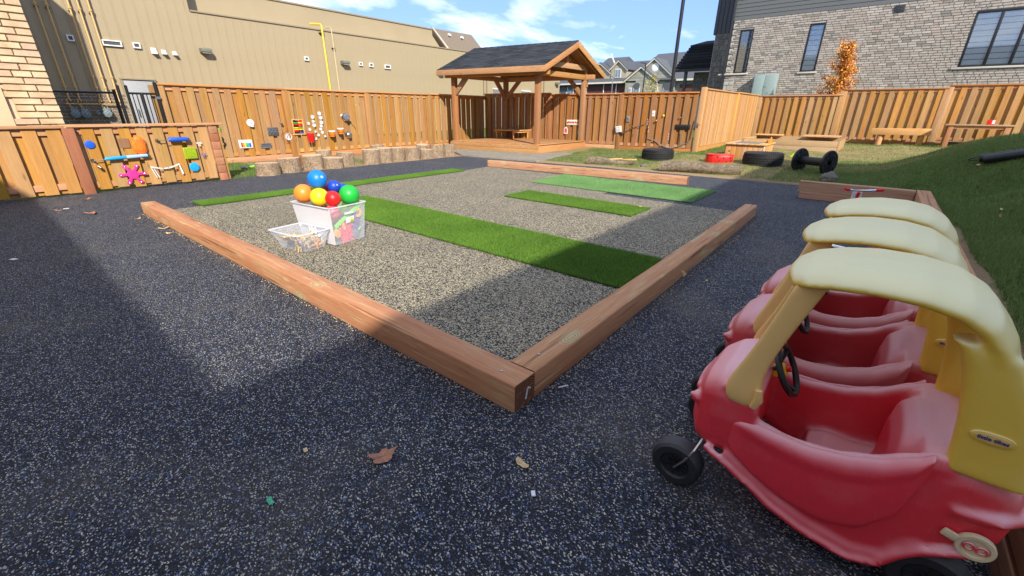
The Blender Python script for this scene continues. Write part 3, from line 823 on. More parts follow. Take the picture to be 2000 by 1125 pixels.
M['mortar_tan'] = plain('mortar_tan', (0.55, 0.45, 0.31), 0.95, bump=0.3, scale=80)
M['stucco'] = plain('stucco_panel', (0.66, 0.46, 0.28), 0.9, bump=0.2, scale=60)
M['pale_wall'] = plain('pale_render', (0.78, 0.74, 0.66), 0.9)
M['tan_metal'] = plain('tan_metal_siding', (0.36, 0.288, 0.175), 0.6, var=0.05, scale=1.2)
M['tan_metal2'] = plain('tan_upper_wall', (0.36, 0.288, 0.175), 0.65, var=0.05, scale=0.7)
M['tan_trim'] = plain('tan_trim', (0.29, 0.235, 0.15), 0.5)
M['gold_pipe'] = plain('gas_pipe_tan', (0.58, 0.36, 0.13), 0.45)
M['yellow_pipe'] = plain('gas_pipe_yellow', (0.72, 0.50, 0.02), 0.4)
M['beige_pipe'] = plain('beige_pipe', (0.50, 0.40, 0.24), 0.5)
M['vent_grey'] = plain('vent_grille', (0.20, 0.20, 0.21), 0.5)
M['sconce'] = plain('wall_pack_grey', (0.16, 0.165, 0.13), 0.5)
M['meter'] = plain('gas_meter_grey', (0.20, 0.25, 0.27), 0.5)
M['door_grey'] = plain('grey_door', (0.32, 0.33, 0.34), 0.5)
M['brown_brick'] = brickmat('brown_brick', [(0.19, 0.14, 0.10), (0.25, 0.19, 0.13), (0.16, 0.12, 0.09)])
M['siding_grey'] = plain('grey_siding', (0.105, 0.11, 0.108), 0.55)
M['siding_dark'] = plain('dark_siding', (0.05, 0.052, 0.06), 0.5)
M['frame_black'] = plain('window_frame_black', (0.012, 0.012, 0.014), 0.4)
M['cab'] = plain('cabinet_green_grey', (0.25, 0.32, 0.30), 0.5)
M['blind'] = plain('roller_blind', (0.80, 0.83, 0.86), 0.6)
M['blind_grey'] = plain('grey_blind', (0.22, 0.25, 0.28), 0.5)
M['blind_dark'] = plain('dark_room', (0.07, 0.08, 0.09), 0.7)
M['sill'] = plain('pale_stone_sill', (0.50, 0.46, 0.40), 0.8)
def glass(name, refl=0.25, tint=(1, 1, 1)):
    t = NT(name); tr = t.n('BsdfTransparent'); tr.inputs[0].default_value = tint+(1,)
    gl = t.n('BsdfGlossy'); gl.inputs['Roughness'].default_value = 0.03
    mx = t.n('MixShader'); lw = t.n('LayerWeight'); lw.inputs[0].default_value = 0.35
    t.link(t.math('MAXIMUM', t.math('MULTIPLY', lw.outputs['Fresnel'], 0.9), refl), mx.inputs[0])
    t.link(tr.outputs[0], mx.inputs[1]); t.link(gl.outputs[0], mx.inputs[2]); t.link(mx.outputs[0], t.N['Material Output'].inputs[0])
    return t.m
M['glass'] = glass('window_glass', 0.14, (0.85, 0.9, 0.92))
def shingle(name, c1, c2):
    t = NT(name); r = t.rand(); p = t.vmath('ADD', t.coord(), t.n('ObjectInfo').outputs['Location'])
    n = t.noise(p, 160, 3, 0.7); n2 = t.noise(p, 5, 4, 0.6)
    f = t.math('ADD', t.math('MULTIPLY', n, 0.5), t.math('MULTIPLY', t.math('ADD', n2, r), 0.25))
    t.col(t.mix(t.ramp(f, [(0.3, 0.0), (0.7, 1.0)]), c1, c2)); t.rough(0.95); t.spec(0.15); t.bump(n, 0.5, 0.004); return t.m
M['shingle_dark'] = shingle('asphalt_shingle_dark', (0.016, 0.018, 0.022), (0.055, 0.060, 0.070))
M['shingle_grey'] = shingle('asphalt_shingle_grey', (0.07, 0.075, 0.085), (0.13, 0.14, 0.155))
M['shingle_brown'] = shingle('asphalt_shingle_brown', (0.13, 0.105, 0.085), (0.26, 0.215, 0.17))
M['shingle_black'] = shingle('asphalt_shingle_black', (0.008, 0.009, 0.011), (0.03, 0.032, 0.036))
M['osb'] = plain('osb_sheathing', (0.28, 0.14, 0.06), 0.8, var=0.5, scale=35)
def tex_brick(name, c1, c2, mortar, w=0.3, h=0.09):
    t = NT(name); p = t.pos(); s = t.n('SeparateXYZ'); t.link(p, s.inputs[0])
    c = t.n('CombineXYZ'); t.link(t.math('ADD', s.outputs[0], s.outputs[1]), c.inputs[0]); t.link(s.outputs[2], c.inputs[1])
    b = t.n('TexBrick'); t.link(c.outputs[0], b.inputs['Vector']); b.inputs['Scale'].default_value = 1
    b.inputs['Brick Width'].default_value = w; b.inputs['Row Height'].default_value = h; b.inputs['Mortar Size'].default_value = 0.01
    for k, q in (('Color1', c1), ('Color2', c2), ('Mortar', mortar)): b.inputs[k].default_value = q+(1,)
    t.col(b.outputs['Color']); t.rough(0.9); t.spec(0.1); return t.m
M['maroon_brick'] = tex_brick('maroon_brick', (0.085, 0.028, 0.030), (0.13, 0.045, 0.045), (0.14, 0.10, 0.09))
M['far_stone'] = tex_brick('far_stone', (0.24, 0.23, 0.195), (0.35, 0.33, 0.28), (0.28, 0.27, 0.24), 0.6, 0.2)
M['cream_siding'] = plain('cream_siding', (0.36, 0.31, 0.23), 0.8)

# ================================================================ daycare building: left wall, left wing, rear wing
db = thing('daycare_building', 'pale buff brick building with a smooth beige panel at the far left', 'building', (-4, 9.3, 0))
MB().box(-12, -0.075, 9.22, 10.5, 0, 7.3).build('wall', M['mortar_tan'], db)
MB().box(-12, -1.45, 14.0, 18.0, 0, 8.4).build('wall', M['mortar_tan'], db)  # unseen back block, added to cast the shadow on the warehouse wall
MB().box(-14, -6.3, -16, 9.22, 0, 6.8).build('wall', M['pale_wall'], db)
MB().box(-6.3, 7.0, -18, -7.73, 0, 6.8).build('wall', M['pale_wall'], db)
MB().box(-1.9, -0.60, 9.165, 9.215, 0.0, 1.50).build('panel', M['stucco'], db, bevel=0.004)
_bk = {}
def brick_mesh(L, H, D, mat, seed):
    k = (round(L, 3), H, D, mat.name, seed)
    if k not in _bk:
        r = random.Random(seed); j = lambda a: r.uniform(-a, a)
        mb = MB(); q = 0.006
        mb.v = [(-L/2+j(q), D/2, -H/2+j(q/2)), (L/2+j(q), D/2, -H/2+j(q/2)), (L/2+j(q), D/2, H/2+j(q/2)), (-L/2+j(q), D/2, H/2+j(q/2)),
                (-L/2+j(q)+q, -D/2, -H/2+q+j(q/3)), (L/2-q+j(q), -D/2+j(q), -H/2+q), (L/2-q, -D/2, H/2-q), (-L/2+q, -D/2+j(q), H/2-q)]
        mb.f = [(4, 5, 6, 7), (0, 1, 5, 4), (1, 2, 6, 5), (2, 3, 7, 6), (3, 0, 4, 7)]
        me = mb.mesh('brick'); me.materials.append(mat); _bk[k] = me
    return _bk[k]
z = 0.93; row = 0
while z < 3.1:
    x = -0.055 - rnd.uniform(0, 0.012) ; first = True
    while x > -1.35:
        L = rnd.choice((0.20, 0.26, 0.30, 0.34))
        if first: L = (0.16, 0.27)[row % 2]; first = False
        if not (x-L/2 < -0.60 and z < 1.50):
            inst('brick', brick_mesh(L, 0.084, 0.05, M['tan_brick'], rnd.randint(0, 4)), db, (x-L/2, 9.205, z), (rnd.uniform(-.01, .01), 0, rnd.uniform(-.01, .01)))
        x -= L+0.010
    z += 0.094; row += 1

# ================================================================ warehouse
wh = thing('warehouse', 'long tan metal-clad warehouse with gas pipes and vents behind the left fence', 'building', (14, 20, 0))
MB().box(-4, 30.45, 20.06, 34, -0.1, 4.55).build('wall', M['tan_metal2'], wh)
MB().box(-4, 5.55, 20.062, 21.0, 4.55, 7.6).build('wall', M['tan_metal2'], wh)
MB().box(5.55, 18.2, 21.05, 30, 4.5, 5.62).build('upper_wall', M['tan_metal2'], wh)
MB().box(5.50, 18.3, 21.0, 21.2, 5.60, 5.66).build('coping', M['tan_trim'], wh)
MB().box(5.56, 30.55, 20.0, 20.25, 4.55, 4.60).build('coping', M['tan_trim'], wh)
def panel_mesh(H, w=0.305):
    prof = [(0, 0.0), (0.020, 0.0), (0.028, 0.011), (0.044, 0.011), (0.052, 0.0), (w-0.006, 0.0), (w-0.005, 0.008), (w, 0.008)]
    mb = MB()
    n = len(prof)
    mb.v = [(a, -b, 0) for a, b in prof] + [(a, -b, H) for a, b in prof]
    mb.f = [(i, i+1, n+i+1, n+i) for i in range(n-1)]
    me = mb.mesh('panel', fix=False); me.materials.append(M['tan_metal']); return me
pm_lo = panel_mesh(4.54-1.70); pm_hi = panel_mesh(7.6-1.70)
x = -1.9
while x < 30.2:
    if not (2.93 < x+0.15 < 3.86): inst('panel', pm_hi if x < 5.40 else pm_lo, wh, (x, 20.05, 1.70))
    else: inst('panel', panel_mesh(4.0) if x < 3.1 else pm_hi, wh, (x, 20.05, 2.17 if x < 3.1 else 2.17))
    x += 0.305
mb = MB()
for k in range(16):
    zz = 0.0+k*0.105
    xx = -1.9 + (0.15 if k % 2 else 0)
    while xx < 4.6:
        if not (2.80 < xx < 3.95): mb.add(*[(lambda m: ([(p[0]+xx+0.15, p[1]+20.02, p[2]+zz+0.05) for p in m[0]], m[1]))(([(-.145, .03, -.046), (.145, .03, -.046), (.145, .03, .046), (-.145, .03, .046), (-.14, -.03, -.042), (.14, -.03, -.042), (.14, -.03, .042), (-.14, -.03, .042)], [(4, 5, 6, 7), (0, 1, 5, 4), (1, 2, 6, 5), (2, 3, 7, 6), (3, 0, 4, 7)]))][0])
        xx += 0.30
o = mb.build('brick_base', M['brown_brick'], wh); o['kind'] = 'stuff'
MB().box(-1.9, 4.6, 20.0, 20.06, -0.1, 1.69).build('mortar_bed', M['mortar'], wh)
d_ = MB().box(2.97, 3.85, 19.99, 20.03, 0.0, 2.13).build('door', M['door_grey'], wh, bevel=0.004)
MB().box(2.91, 2.965, 19.96, 20.04, 0.0, 2.15).box(3.855, 3.91, 19.96, 20.04, 0.0, 2.15).box(2.91, 3.91, 19.94, 20.045, 2.152, 2.20).build('door_frame', M['tan_trim'], wh)
MB().tube([(3.15, 19.93, 0.95), (3.15, 19.93, 1.20)], 0.012, 8).tube([(3.15, 19.93, 0.95), (3.15, 19.99, 0.95)], 0.01, 6).tube([(3.15, 19.93, 1.20), (3.15, 19.99, 1.20)], 0.01, 6).build('handle', M['chrome'], d_)
for (xa, xb, zt) in ((22.45, 23.45, 2.62), (25.55, 26.45, 2.60)):
    MB().box(xa, xb, 19.99, 20.045, 0, zt-0.06).build('door', M['vent_grey'], wh)
    MB().box(xa-0.06, xb+0.06, 19.95, 20.05, zt-0.058, zt).build('door_frame', M['white'], wh)
for xx, zt in ((1.435, 8), (1.685, 8), (2.20, 8), (2.43, 8), (2.69, 8)):
    mat = M['gold_pipe']
    mb = MB().tube([(xx, 19.93, zt-0.5), (xx, 19.93, 1.50), (xx+0.02, 19.90, 1.42)], 0.026, 8)
    o = mb.build('gas_pipe', mat, wh, smooth=True)
    for zc in (4.15, 2.2, 1.86): MB().lathe([(0.03, -0.03), (0.045, -0.03), (0.045, 0.03), (0.03, 0.03)], 10, (xx, 19.93, zc)).build('clamp', M['gold_pipe'], o)
    MB().box(xx-0.05, xx+0.05, 19.94, 20.03, 4.05, 4.08).build('bracket', M['black'], o)
MB().tube([(1.30, 19.88, 1.34), (2.80, 19.88, 1.34)], 0.024, 8).build('gas_pipe', M['gold_pipe'], wh, smooth=True)
for xx in (1.44, 1.70, 2.24): 
    MB().tube([(xx-0.08, 19.88, 1.50), (xx-0.08, 19.88, 1.34), (xx, 19.86, 1.22), (xx, 19.86, 1.14)], 0.02, 8).build('gas_pipe', M['gold_pipe'], wh, smooth=True)
def gmeter(x, z, s=1.0, lab=''):
    t_ = thing('gas_meter', lab, 'gas meter', (x, 19.84, z), 0, 'grey gas meters on the warehouse wall')
    MB().lathe([(0.0001, -0.09*s), (0.10*s, -0.08*s), (0.13*s, 0.0), (0.12*s, 0.05*s), (0.0001, 0.07*s)], 18, (x, 19.82, z), rotx(R_(90)) @ Matrix.Rotation(0, 3, 'Z')).build('diaphragm_case', M['meter'], t_, smooth=True)
    MB().box(x-0.09*s, x+0.09*s, 19.78, 19.90, z+0.06*s, z+0.15*s).build('index_box', M['meter'], t_, bevel=0.01)
    MB().tube([(x-0.06*s, 19.84, z+0.14*s), (x-0.06*s, 19.84, z+0.22*s)], 0.02*s, 8).tube([(x+0.06*s, 19.84, z+0.14*s), (x+0.06*s, 19.84, z+0.22*s)], 0.02*s, 8).build('pipe_fitting', M['meter'], t_)
gmeter(1.45, 1.03, 1, 'grey gas meter nearest the brick wall, seen through the chain-link')
gmeter(1.70, 1.03, 1, 'grey gas meter in the middle, seen through the chain-link')
gmeter(2.25, 1.05, 1, 'grey gas meter next to the black gate, seen through the chain-link')
gmeter(2.02, 1.06, 0.5, 'small round regulator between two grey gas meters')
yp = thing('yellow_gas_pipe', 'bright yellow gas pipe rising up the warehouse wall and over the parapet', 'pipe', (10.63, 19.9, 0))
MB().tube([(10.63, 19.90, 0.2), (10.63, 19.90, 4.73), (10.60, 19.94, 4.78), (10.32, 20.3, 4.80)], 0.042, 10).build('pipe', M['yellow_pipe'], yp, smooth=True)
MB().box(10.52, 10.74, 19.93, 20.05, 4.42, 4.46).build('bracket', M['black'], yp)
yq = thing('beige_conduit', 'thin beige conduit beside the yellow gas pipe on the warehouse wall', 'pipe', (11.12, 19.95, 0))
MB().tube([(11.12, 19.95, 0.2), (11.12, 19.95, 4.68), (11.08, 20.0, 4.73), (10.98, 20.2, 4.72)], 0.028, 8).build('pipe', M['beige_pipe'], yq, smooth=True)
MB().box(11.06, 11.18, 19.93, 20.05, 3.85, 3.90).build('bracket', M['black'], yq)
def vent(x0, x1, z0, z1, lab, slats=4):
    t_ = thing('wall_vent', lab, 'vent', ((x0+x1)/2, 19.98, z0), 0, 'small vents on the warehouse wall')
    b = 0.035; y0, y1 = 19.97, 20.03
    MB().box(x0, x1, y0, y1, z0, z0+b).box(x0, x1, y0, y1, z1-b, z1).box(x0, x0+b, y0, y1, z0+b, z1-b).box(x1-b, x1, y0, y1, z0+b, z1-b).build('frame', M['white'], t_)
    MB().box(x0+b, x1-b, 20.01, 20.03, z0+b, z1-b).build('grille', M['vent_grey'], t_)
    for i in range(slats):
        zc = z0+b+(i+0.5)*(z1-z0-2*b)/slats
        MB().obox(((x0+x1)/2, 20.0, zc), (x1-x0-2*b, 0.02, 0.006), rotx(0.5)).build('louvre', M['vent_grey'], t_)
vent(1.90, 2.07, 3.20, 3.38, 'small white-framed vent between the tan gas pipes')
vent(2.74, 3.25, 3.16, 3.34, 'wide white-framed vent beside the rightmost tan gas pipe')
vent(3.55, 3.76, 3.16, 3.34, 'small white-framed vent just right of the wide one')
vent(9.64, 9.84, 3.26, 3.42, 'small vent left of the bright yellow gas pipe')
vent(12.40, 12.59, 3.25, 3.41, 'small grey vent right of the middle wall light')
vent(12.98, 13.20, 3.24, 3.42, 'small vent between the grey one and the wider one')
vent(13.90, 14.26, 3.22, 3.41, 'wider pale vent, farthest right on the warehouse wall')
def hood(x0, x1, z0, z1, lab):
    t_ = thing('dryer_vent', lab, 'vent', ((x0+x1)/2, 19.95, z0), 0, 'white hooded vents on the warehouse wall')
    MB().box(x0, x1, 20.0, 20.03, z0, z1).build('plate', M['white'], t_, bevel=0.004)
    MB().ext([(20.0, z1-0.02), (19.86, z0+0.03), (19.86, z0), (20.0, z0)], lambda a, b: (x0+0.015, a, b), lambda a, b: (x1-0.015, a, b)).build('hood', M['white'], t_, bevel=0.004)
hood(4.03, 4.19, 3.02, 3.22, 'large white hooded vent, leftmost of the three')
hood(4.33, 4.47, 3.03, 3.18, 'greyish hooded vent in the middle of the three')
hood(4.66, 4.79, 3.03, 3.16, 'small white hooded vent, rightmost of the three')
def sconce(x, z, lab, y=20.0, w=0.34):
    t_ = thing('wall_light', lab, 'wall light', (x, y, z), 0, 'grey wall lights on the warehouse')
    MB().ext([(y+0.03, z-0.08), (y-0.27, z-0.05), (y-0.27, z+0.05), (y-0.20, z+0.085), (y+0.03, z+0.085)], lambda a, b: (x-w/2, a, b), lambda a, b: (x+w/2, a, b)).build('housing', M['sconce'], t_, bevel=0.01)
    MB().box(x-w/2+0.03, x+w/2-0.03, y-0.24, y-0.02, z-0.083, z-0.075).build('lens', M['white'], t_)
sconce(5.73, 3.27, 'grey wall light nearest the white hooded vents')
sconce(11.58, 3.31, 'grey wall light just right of the beige conduit')
sconce(17.65, 3.28, 'grey wall light close to the gazebo eave')
sconce(29.9, 3.25, 'grey wall light at the far end, seen under the gazebo roof')
for xx in (21.45, 21.75, 28.2): MB().tube([(xx, 19.96, 0), (xx, 19.96, 4.5)], 0.04, 6).build('downpipe', M['tan_trim'], wh)

# brown shingled roof rising behind the warehouse
br = thing('shingled_house', 'brown shingled roof rising behind the end of the warehouse', 'building', (25, 27, 0))
MB().box(22.9, 33, 26.5, 33, 0, 5.6).build('wall', M['cream_siding'], br)
MB().add([(22.55, 26, 6.69), (26.6, 26, 6.73), (28.6, 26.0, 5.3), (24.3, 26.0, 5.3), (24.3, 34, 5.3), (22.55, 30, 6.69), (26.6, 30, 6.73), (28.6, 34, 5.3)],
         [(0, 1, 6, 5), (1, 2, 7, 6), (0, 3, 2, 1), (0, 5, 4, 3)]).build('roof', M['shingle_brown'], br)
rf = MB().ext([(22.50, 6.72), (22.62, 6.72), (24.42, 5.25), (24.28, 5.22)], lambda a, b: (a, 25.9, b), lambda a, b: (a, 26.02, b)).build('fascia', M['cream'], br)
MB().box(20.6, 22.6, 26.5, 33, 0, 5.6).add([(22.5, 26.3, 6.6), (22.5, 26.3, 4.8), (24.3, 26.3, 4.8)], [(0, 1, 2)]).build('wall', M['tan_metal2'], br)
for px_, pz_ in ((24.2, 6.55), (25.5, 6.52)):
    MB().obox((px_, 25.94, pz_-0.1), (0.22, 0.12, 0.12), roty(0.2)).build('roof_vent', M['white'], br)

# ================================================================ grey brick house on the right
hs = thing('brick_house', 'grey brick house with black-framed windows and grey lap siding beyond the right fence', 'building', (26, 0, 0))
HX = 26.0
MB().box(HX+0.05, 40, -16, 6.46, 0, 5.62).build('wall', M['mortar'], hs)
MB().box(HX+0.04, 40, -16, 6.46, 5.62, 8.6).build('wall', M['siding_grey'], hs)
wins = [(5.44, 6.05, 3.16, 5.18), (2.38, 3.0, 3.10, 5.16), (-5.60, -2.66, 3.03, 5.03)]
BLn, BH = 0.285, 0.084; CY, CX_ = 0.096, 0.297
cand = []; rb = random.Random(5)
k = 0; z = 1.55
while z < 5.60:
    y = 6.44 - (k % 3)*0.1
    while y > -6.6:
        L = BLn if rb.random() > 0.22 else BLn*0.5
        y0, y1 = y-L, y
        segs = [(y0, y1)]
        for a, b, c, d in wins:
            if z+0.042 > c-0.075 and z-0.042 < d+0.005:
                segs = [q for u0, u1 in segs for q in ((u0, min(u1, a-0.006)), (max(u0, b+0.006), u1)) if q[1]-q[0] > 0.03 and (q[1] <= a or q[0] >= b)]
        for u0, u1 in segs: cand.append(((u0+u1)/2, z, u1-u0))
        y = y0-0.012
    z += CY; k += 1
# nearest to the camera first; hidden ones (below the fence top) go into the joined mesh
def vis(c): return (c[0] < 6.3) and c[1] > 2.2
order = sorted([c for c in cand if vis(c)], key=lambda c: (abs(c[0]+3.5)+abs(c[1]-3.0)*0.6))
big300 = order[:300]; sset = set(big300)
for (yc, zc, L) in big300:
    inst('brick', brick_mesh(L, BH, 0.04, M['grey_brick'], rb.randint(0, 4)), hs, (HX+0.03, yc, zc), (0, 0, R_(-90)))
mb = MB(); cc = []
gcols = [(0.34, 0.305, 0.265), (0.40, 0.36, 0.315), (0.24, 0.22, 0.195), (0.43, 0.39, 0.34), (0.35, 0.295, 0.25), (0.40, 0.355, 0.31), (0.37, 0.33, 0.285)]
for c in cand:
    if c in sset: continue
    yc, zc, L = c; q = gcols[rb.randint(0, 6)]; j = rb.uniform(0.92, 1.08)
    x0, x1 = HX+0.052, HX+0.01+rb.uniform(-.003, .003)
    mb.add([(x0, yc-L/2, zc-BH/2), (x0, yc+L/2, zc-BH/2), (x0, yc+L/2, zc+BH/2), (x0, yc-L/2, zc+BH/2), (x1, yc-L/2+.004, zc-BH/2+.004), (x1, yc+L/2-.004, zc-BH/2+.004), (x1, yc+L/2-.004, zc+BH/2-.004), (x1, yc-L/2+.004, zc+BH/2-.004)],
           [(4, 5, 6, 7), (0, 1, 5, 4), (1, 2, 6, 5), (2, 3, 7, 6), (3, 0, 4, 7)])
    cc += [tuple(v*j for v in q)+(1.0,)]*8
o = mb.build('brickwork', M['brick_field'], hs); o['kind'] = 'stuff'
ca = o.data.color_attributes.new('c', 'FLOAT_COLOR', 'POINT'); ca.data.foreach_set('color', [v for q in cc for v in q])
z = 5.63; k = 0
while z < 8.4:
    mb = MB().ext([(HX+0.035, z), (HX-0.005, z), (HX+0.015, z+0.185), (HX+0.035, z+0.185)], lambda a, b: (a, -16, b), lambda a, b: (a, 6.50, b))
    mb.build('siding_board', M['siding_grey'], hs); z += 0.175; k += 1
def win(y0, y1, z0, z1, n, dark=(), sill=(0.1, 0.1)):
    w = thing_part = MB()
    fw = 0.055; x0, x1 = HX-0.01, HX+0.09
    fr = MB().box(x0, x1, y0, y1, z0, z0+fw).box(x0, x1, y0, y1, z1-fw*1.6, z1).box(x0, x1, y0, y0+fw, z0+fw, z1-fw*1.6).box(x0, x1, y1-fw, y1, z0+fw, z1-fw*1.6)
    W = (y1-y0-fw)/n
    for i in range(1, n): fr.box(x0-0.004, x1, y0+fw/2+i*W-0.05, y0+fw/2+i*W+0.05, z0+fw, z1-fw*1.6)
    f = fr.build('window', M['frame_black'], hs, bevel=0.003)
    for i in range(n):
        a = y0+fw/2+i*W+fw*0.7; b = a+W-fw*1.4
        MB().box(HX+0.016, HX+0.020, a, b, z0+fw, z1-fw*1.6).build('pane', M['glass'], f)
        MB().box(HX+0.044, HX+0.048, a, b, z0+fw, z1-fw*1.6).build('unlit_backing', M['blind_dark'], f)  # dark sheet whose colour stands in for the unlit room behind
        nb = 9; hh = (z1-z0-fw*2.6)/nb
        mb = MB()
        for q in range(nb):
            mb.box(HX+0.034, HX+0.040, a, b, z0+fw+q*hh+0.03, z0+fw+(q+1)*hh)
        if mb.v: mb.build('blind', M['blind_grey'] if i in dark else M['blind'], f)
    MB().box(HX-0.06, HX+0.04, y0-sill[0], y1+sill[1], z0-0.075, z0-0.002).build('sill', M['sill'], f, bevel=0.006)
win(*wins[0], 1, dark=(0,), sill=(0.1, 0.75))
win(*wins[1], 1)
win(*wins[2], 4, sill=(0.1, 0.2))
MB().box(HX-0.03, HX+0.06, -0.35, 0.0, 5.28, 5.55).build('vent', M['siding_dark'], hs, bevel=0.005)
for i in range(4): MB().obox((HX-0.035, -0.175, 5.32+i*0.06), (0.03, 0.30, 0.008), roty(0.5)).build('louvre', M['siding_dark'], hs)
# corner: dark siding above rubble stone, set back; porch roof; downpipe
MB().box(28.0, 34, 6.46, 7.9, 0, 5.35).build('wall', M['mortar'], hs)
MB().box(27.97, 34, 6.46, 8.02, 5.35, 9).build('wall', M['siding_dark'], hs)
for i in range(6): MB().box(27.93, 27.97, 6.75+i*0.22, 6.78+i*0.22, 5.36, 9).build('batten', M['siding_dark'], hs)
def stones(y0, y1, z0, z1, X0, mat, seed):
    r = random.Random(seed); z = z0
    while z < z1-0.05:
        h = r.choice((0.14, 0.2, 0.28)); h = min(h, z1-z); y = y0
        while y < y1-0.04:
            L = r.choice((0.22, 0.32, 0.42)); L = min(L, y1-y)
            if y1-(y+L) < 0.1: L = y1-y
            inst('stone', brick_mesh(L-0.016, round(h-0.016, 3), 0.06, mat, r.randint(0, 2)), hs, (X0, y+L/2, z+h/2), (0, 0, R_(-90)))
            y += L
        z += h
stones(6.50, 7.88, 2.2, 5.33, 27.98, M['dark_stone'], 2)
stones(5.95, 6.44, 1.9, 2.9, HX-0.012, M['pale_stone'], 6)
MB().add([(29.2, 8.0, 5.08), (29.2, 9.55, 5.08), (29.2, 10.2, 3.72), (28.6, 7.95, 3.72), (32, 8.0, 5.6), (32, 9.6, 5.6), (28.6, 10.2, 3.66), (28.6, 7.95, 3.60)],
         [(0, 1, 2, 3), (0, 4, 5, 1), (3, 2, 6, 7)]).build('porch_roof', M['shingle_black'], hs)
# shingle courses on the porch
for i in range(9):
    t0 = i/9; zz = 3.72+(5.08-3.72)*t0; y1_ = 10.2+(9.55-10.2)*t0; x_ = 28.6+0.6*t0
    MB().obox((x_-0.01, (8.0+y1_)/2, zz+0.07), (0.03, y1_-8.0, 0.14), roty(0.36)).build('shingle_course', M['shingle_black'], hs)
MB().box(28.5, 28.62, 7.95, 10.25, 3.55, 3.70).build('gutter', M['frame_black'], hs)
MB().box(28.7, 28.85, 9.45, 9.62, 0, 3.56).build('porch_post', M['siding_dark'], hs)
MB().box(29.6, 33, 8.0, 9.3, 0, 3.58).build('wall', M['mortar'], hs)
stones(8.0, 9.3, 2.2, 3.55, 29.57, M['dark_stone'], 8)
MB().tube([(HX-0.08, 6.52, 8), (HX-0.08, 6.52, 5.7), (HX-0.08, 6.56, 0.5)], 0.055, 8).build('downpipe', M['frame_black'], hs)
cb = thing('utility_cabinet', 'grey-green double-door utility cabinet in front of the grey brick wall', 'cabinet', (25.75, 4.35, 0.9))
MB().box(25.48, 25.97, 3.84, 4.88, 0.9, 3.04).build('body', M['cab'], cb, bevel=0.01)
for a, b in ((3.87, 4.35), (4.365, 4.85)): MB().box(25.465, 25.482, a, b, 0.95, 2.99).build('door', M['cab'], cb, bevel=0.004)
MB().tube([(25.45, 4.33, 2.45), (25.45, 4.22, 2.46)], 0.012, 6).tube([(25.45, 4.34, 2.55), (25.45, 4.34, 2.30)], 0.008, 6).build('handle', M['chrome'], cb)
MB().box(25.5, 25.95, 3.9, 4.85, 0, 0.9).build('plinth', M['mortar'], cb)

# ================================================================ far houses (plane of the fronts near x = 60)
def gable_roof_y(mb, x0, x1, y0, y1, ze, zr, xr=None):
    xr = (x0+x1)/2 if xr is None else xr
    mb.add([(x0, y0, ze), (x0, y1, ze), (xr, y0, zr), (xr, y1, zr), (x1, y0, ze), (x1, y1, ze), (x0, y0, ze-.2), (x0, y1, ze-.2), (x1, y0, ze-.2), (x1, y1, ze-.2)],
           [(0, 1, 3, 2), (2, 3, 5, 4), (0, 2, 4), (1, 5, 3), (6, 7, 1, 0), (8, 4, 5, 9)])
    return mb
def far_window(par, y0, y1, z0, z1, X0, arch=False):
    f = MB().box(X0-0.06, X0+0.02, y0, y1, z0, z1).build('window', M['white'], par)
    w = (y1-y0-0.18)/2
    for i in range(2):
        a = y0+0.06+i*(w+0.06)
        MB().box(X0-0.075, X0-0.062, a, a+w, z0+0.07, z1-0.07).build('pane', M['glass_far'], f)
    if arch:
        m_ = MB().lathe([(0.0001, 0), ((y1-y0)/2, 0), ((y1-y0)/2, 0.1), (0.0001, 0.1)], 20, (X0-0.08, (y0+y1)/2, z1-0.02), roty(R_(90)))
        m_.build('fanlight', M['blind_dark'], f)
def gable_front(par, yc, hw, ze, zr, X0, mat, depth=3.0, wall0=0.0):
    """front gable facing -x with rakes"""
    MB().ext([(yc-hw+0.25, wall0), (yc+hw-0.25, wall0), (yc+hw-0.25, ze+0.25*(zr-ze)/hw), (yc, zr-0.12), (yc-hw+0.25, ze+0.25*(zr-ze)/hw)],
             lambda a, b: (X0, a, b), lambda a, b: (X0+depth, a, b)).build('gable_wall', mat, par)
    for s in (-1, 1):
        mb = MB().ext([(yc, zr+0.06), (yc+s*hw, ze+0.02), (yc+s*hw, ze-0.20), (yc, zr-0.18)], lambda a, b: (X0-0.28, a, b), lambda a, b: (X0-0.16, a, b))
        mb.build('rake', M['cream'], par)
        mb = MB().ext([(yc, zr+0.10), (yc+s*(hw+0.03), ze+0.04), (yc+s*(hw+0.03), ze-0.04), (yc, zr+0.02)], lambda a, b: (X0-0.32, a, b), lambda a, b: (X0+depth+2.2, a, b))
        mb.build('gable_roof', M['shingle_grey'], par)
M['glass_far'] = plain('far_window_glass', (0.16, 0.20, 0.24), 0.15, var=0.3, scale=2)
ha = thing('row_house', 'maroon brick house with two dormers, left of the stone-fronted house', 'building', (62, 33, 0))
MB().box(60.4, 72, 27.4, 46, 0, 5.1).build('wall', M['maroon_brick'], ha)
gable_roof_y(MB(), 59.8, 73, 27.0, 46.5, 5.15, 8.25).build('roof', M['shingle_grey'], ha)
gable_roof_y(MB(), 62.0, 73, 31.4, 34.9, 7.0, 8.9, 66).build('roof', M['shingle_grey'], ha)
MB().ext([(31.38, 7.35), (31.38, 7.15), (32.3, 8.85), (32.3, 9.0)], lambda a, b: (61.8, a, b), lambda a, b: (62.1, a, b)).build('rake', M['cream'], ha)
gable_front(ha, 30.35, 1.45, 6.75, 7.95, 60.9, M['cream_siding'], 4, 5.3)
gable_front(ha, 33.3, 1.8, 6.45, 7.75, 60.9, M['cream_siding'], 4, 5.3)
far_window(ha, 29.95, 30.85, 5.75, 6.85, 60.88)
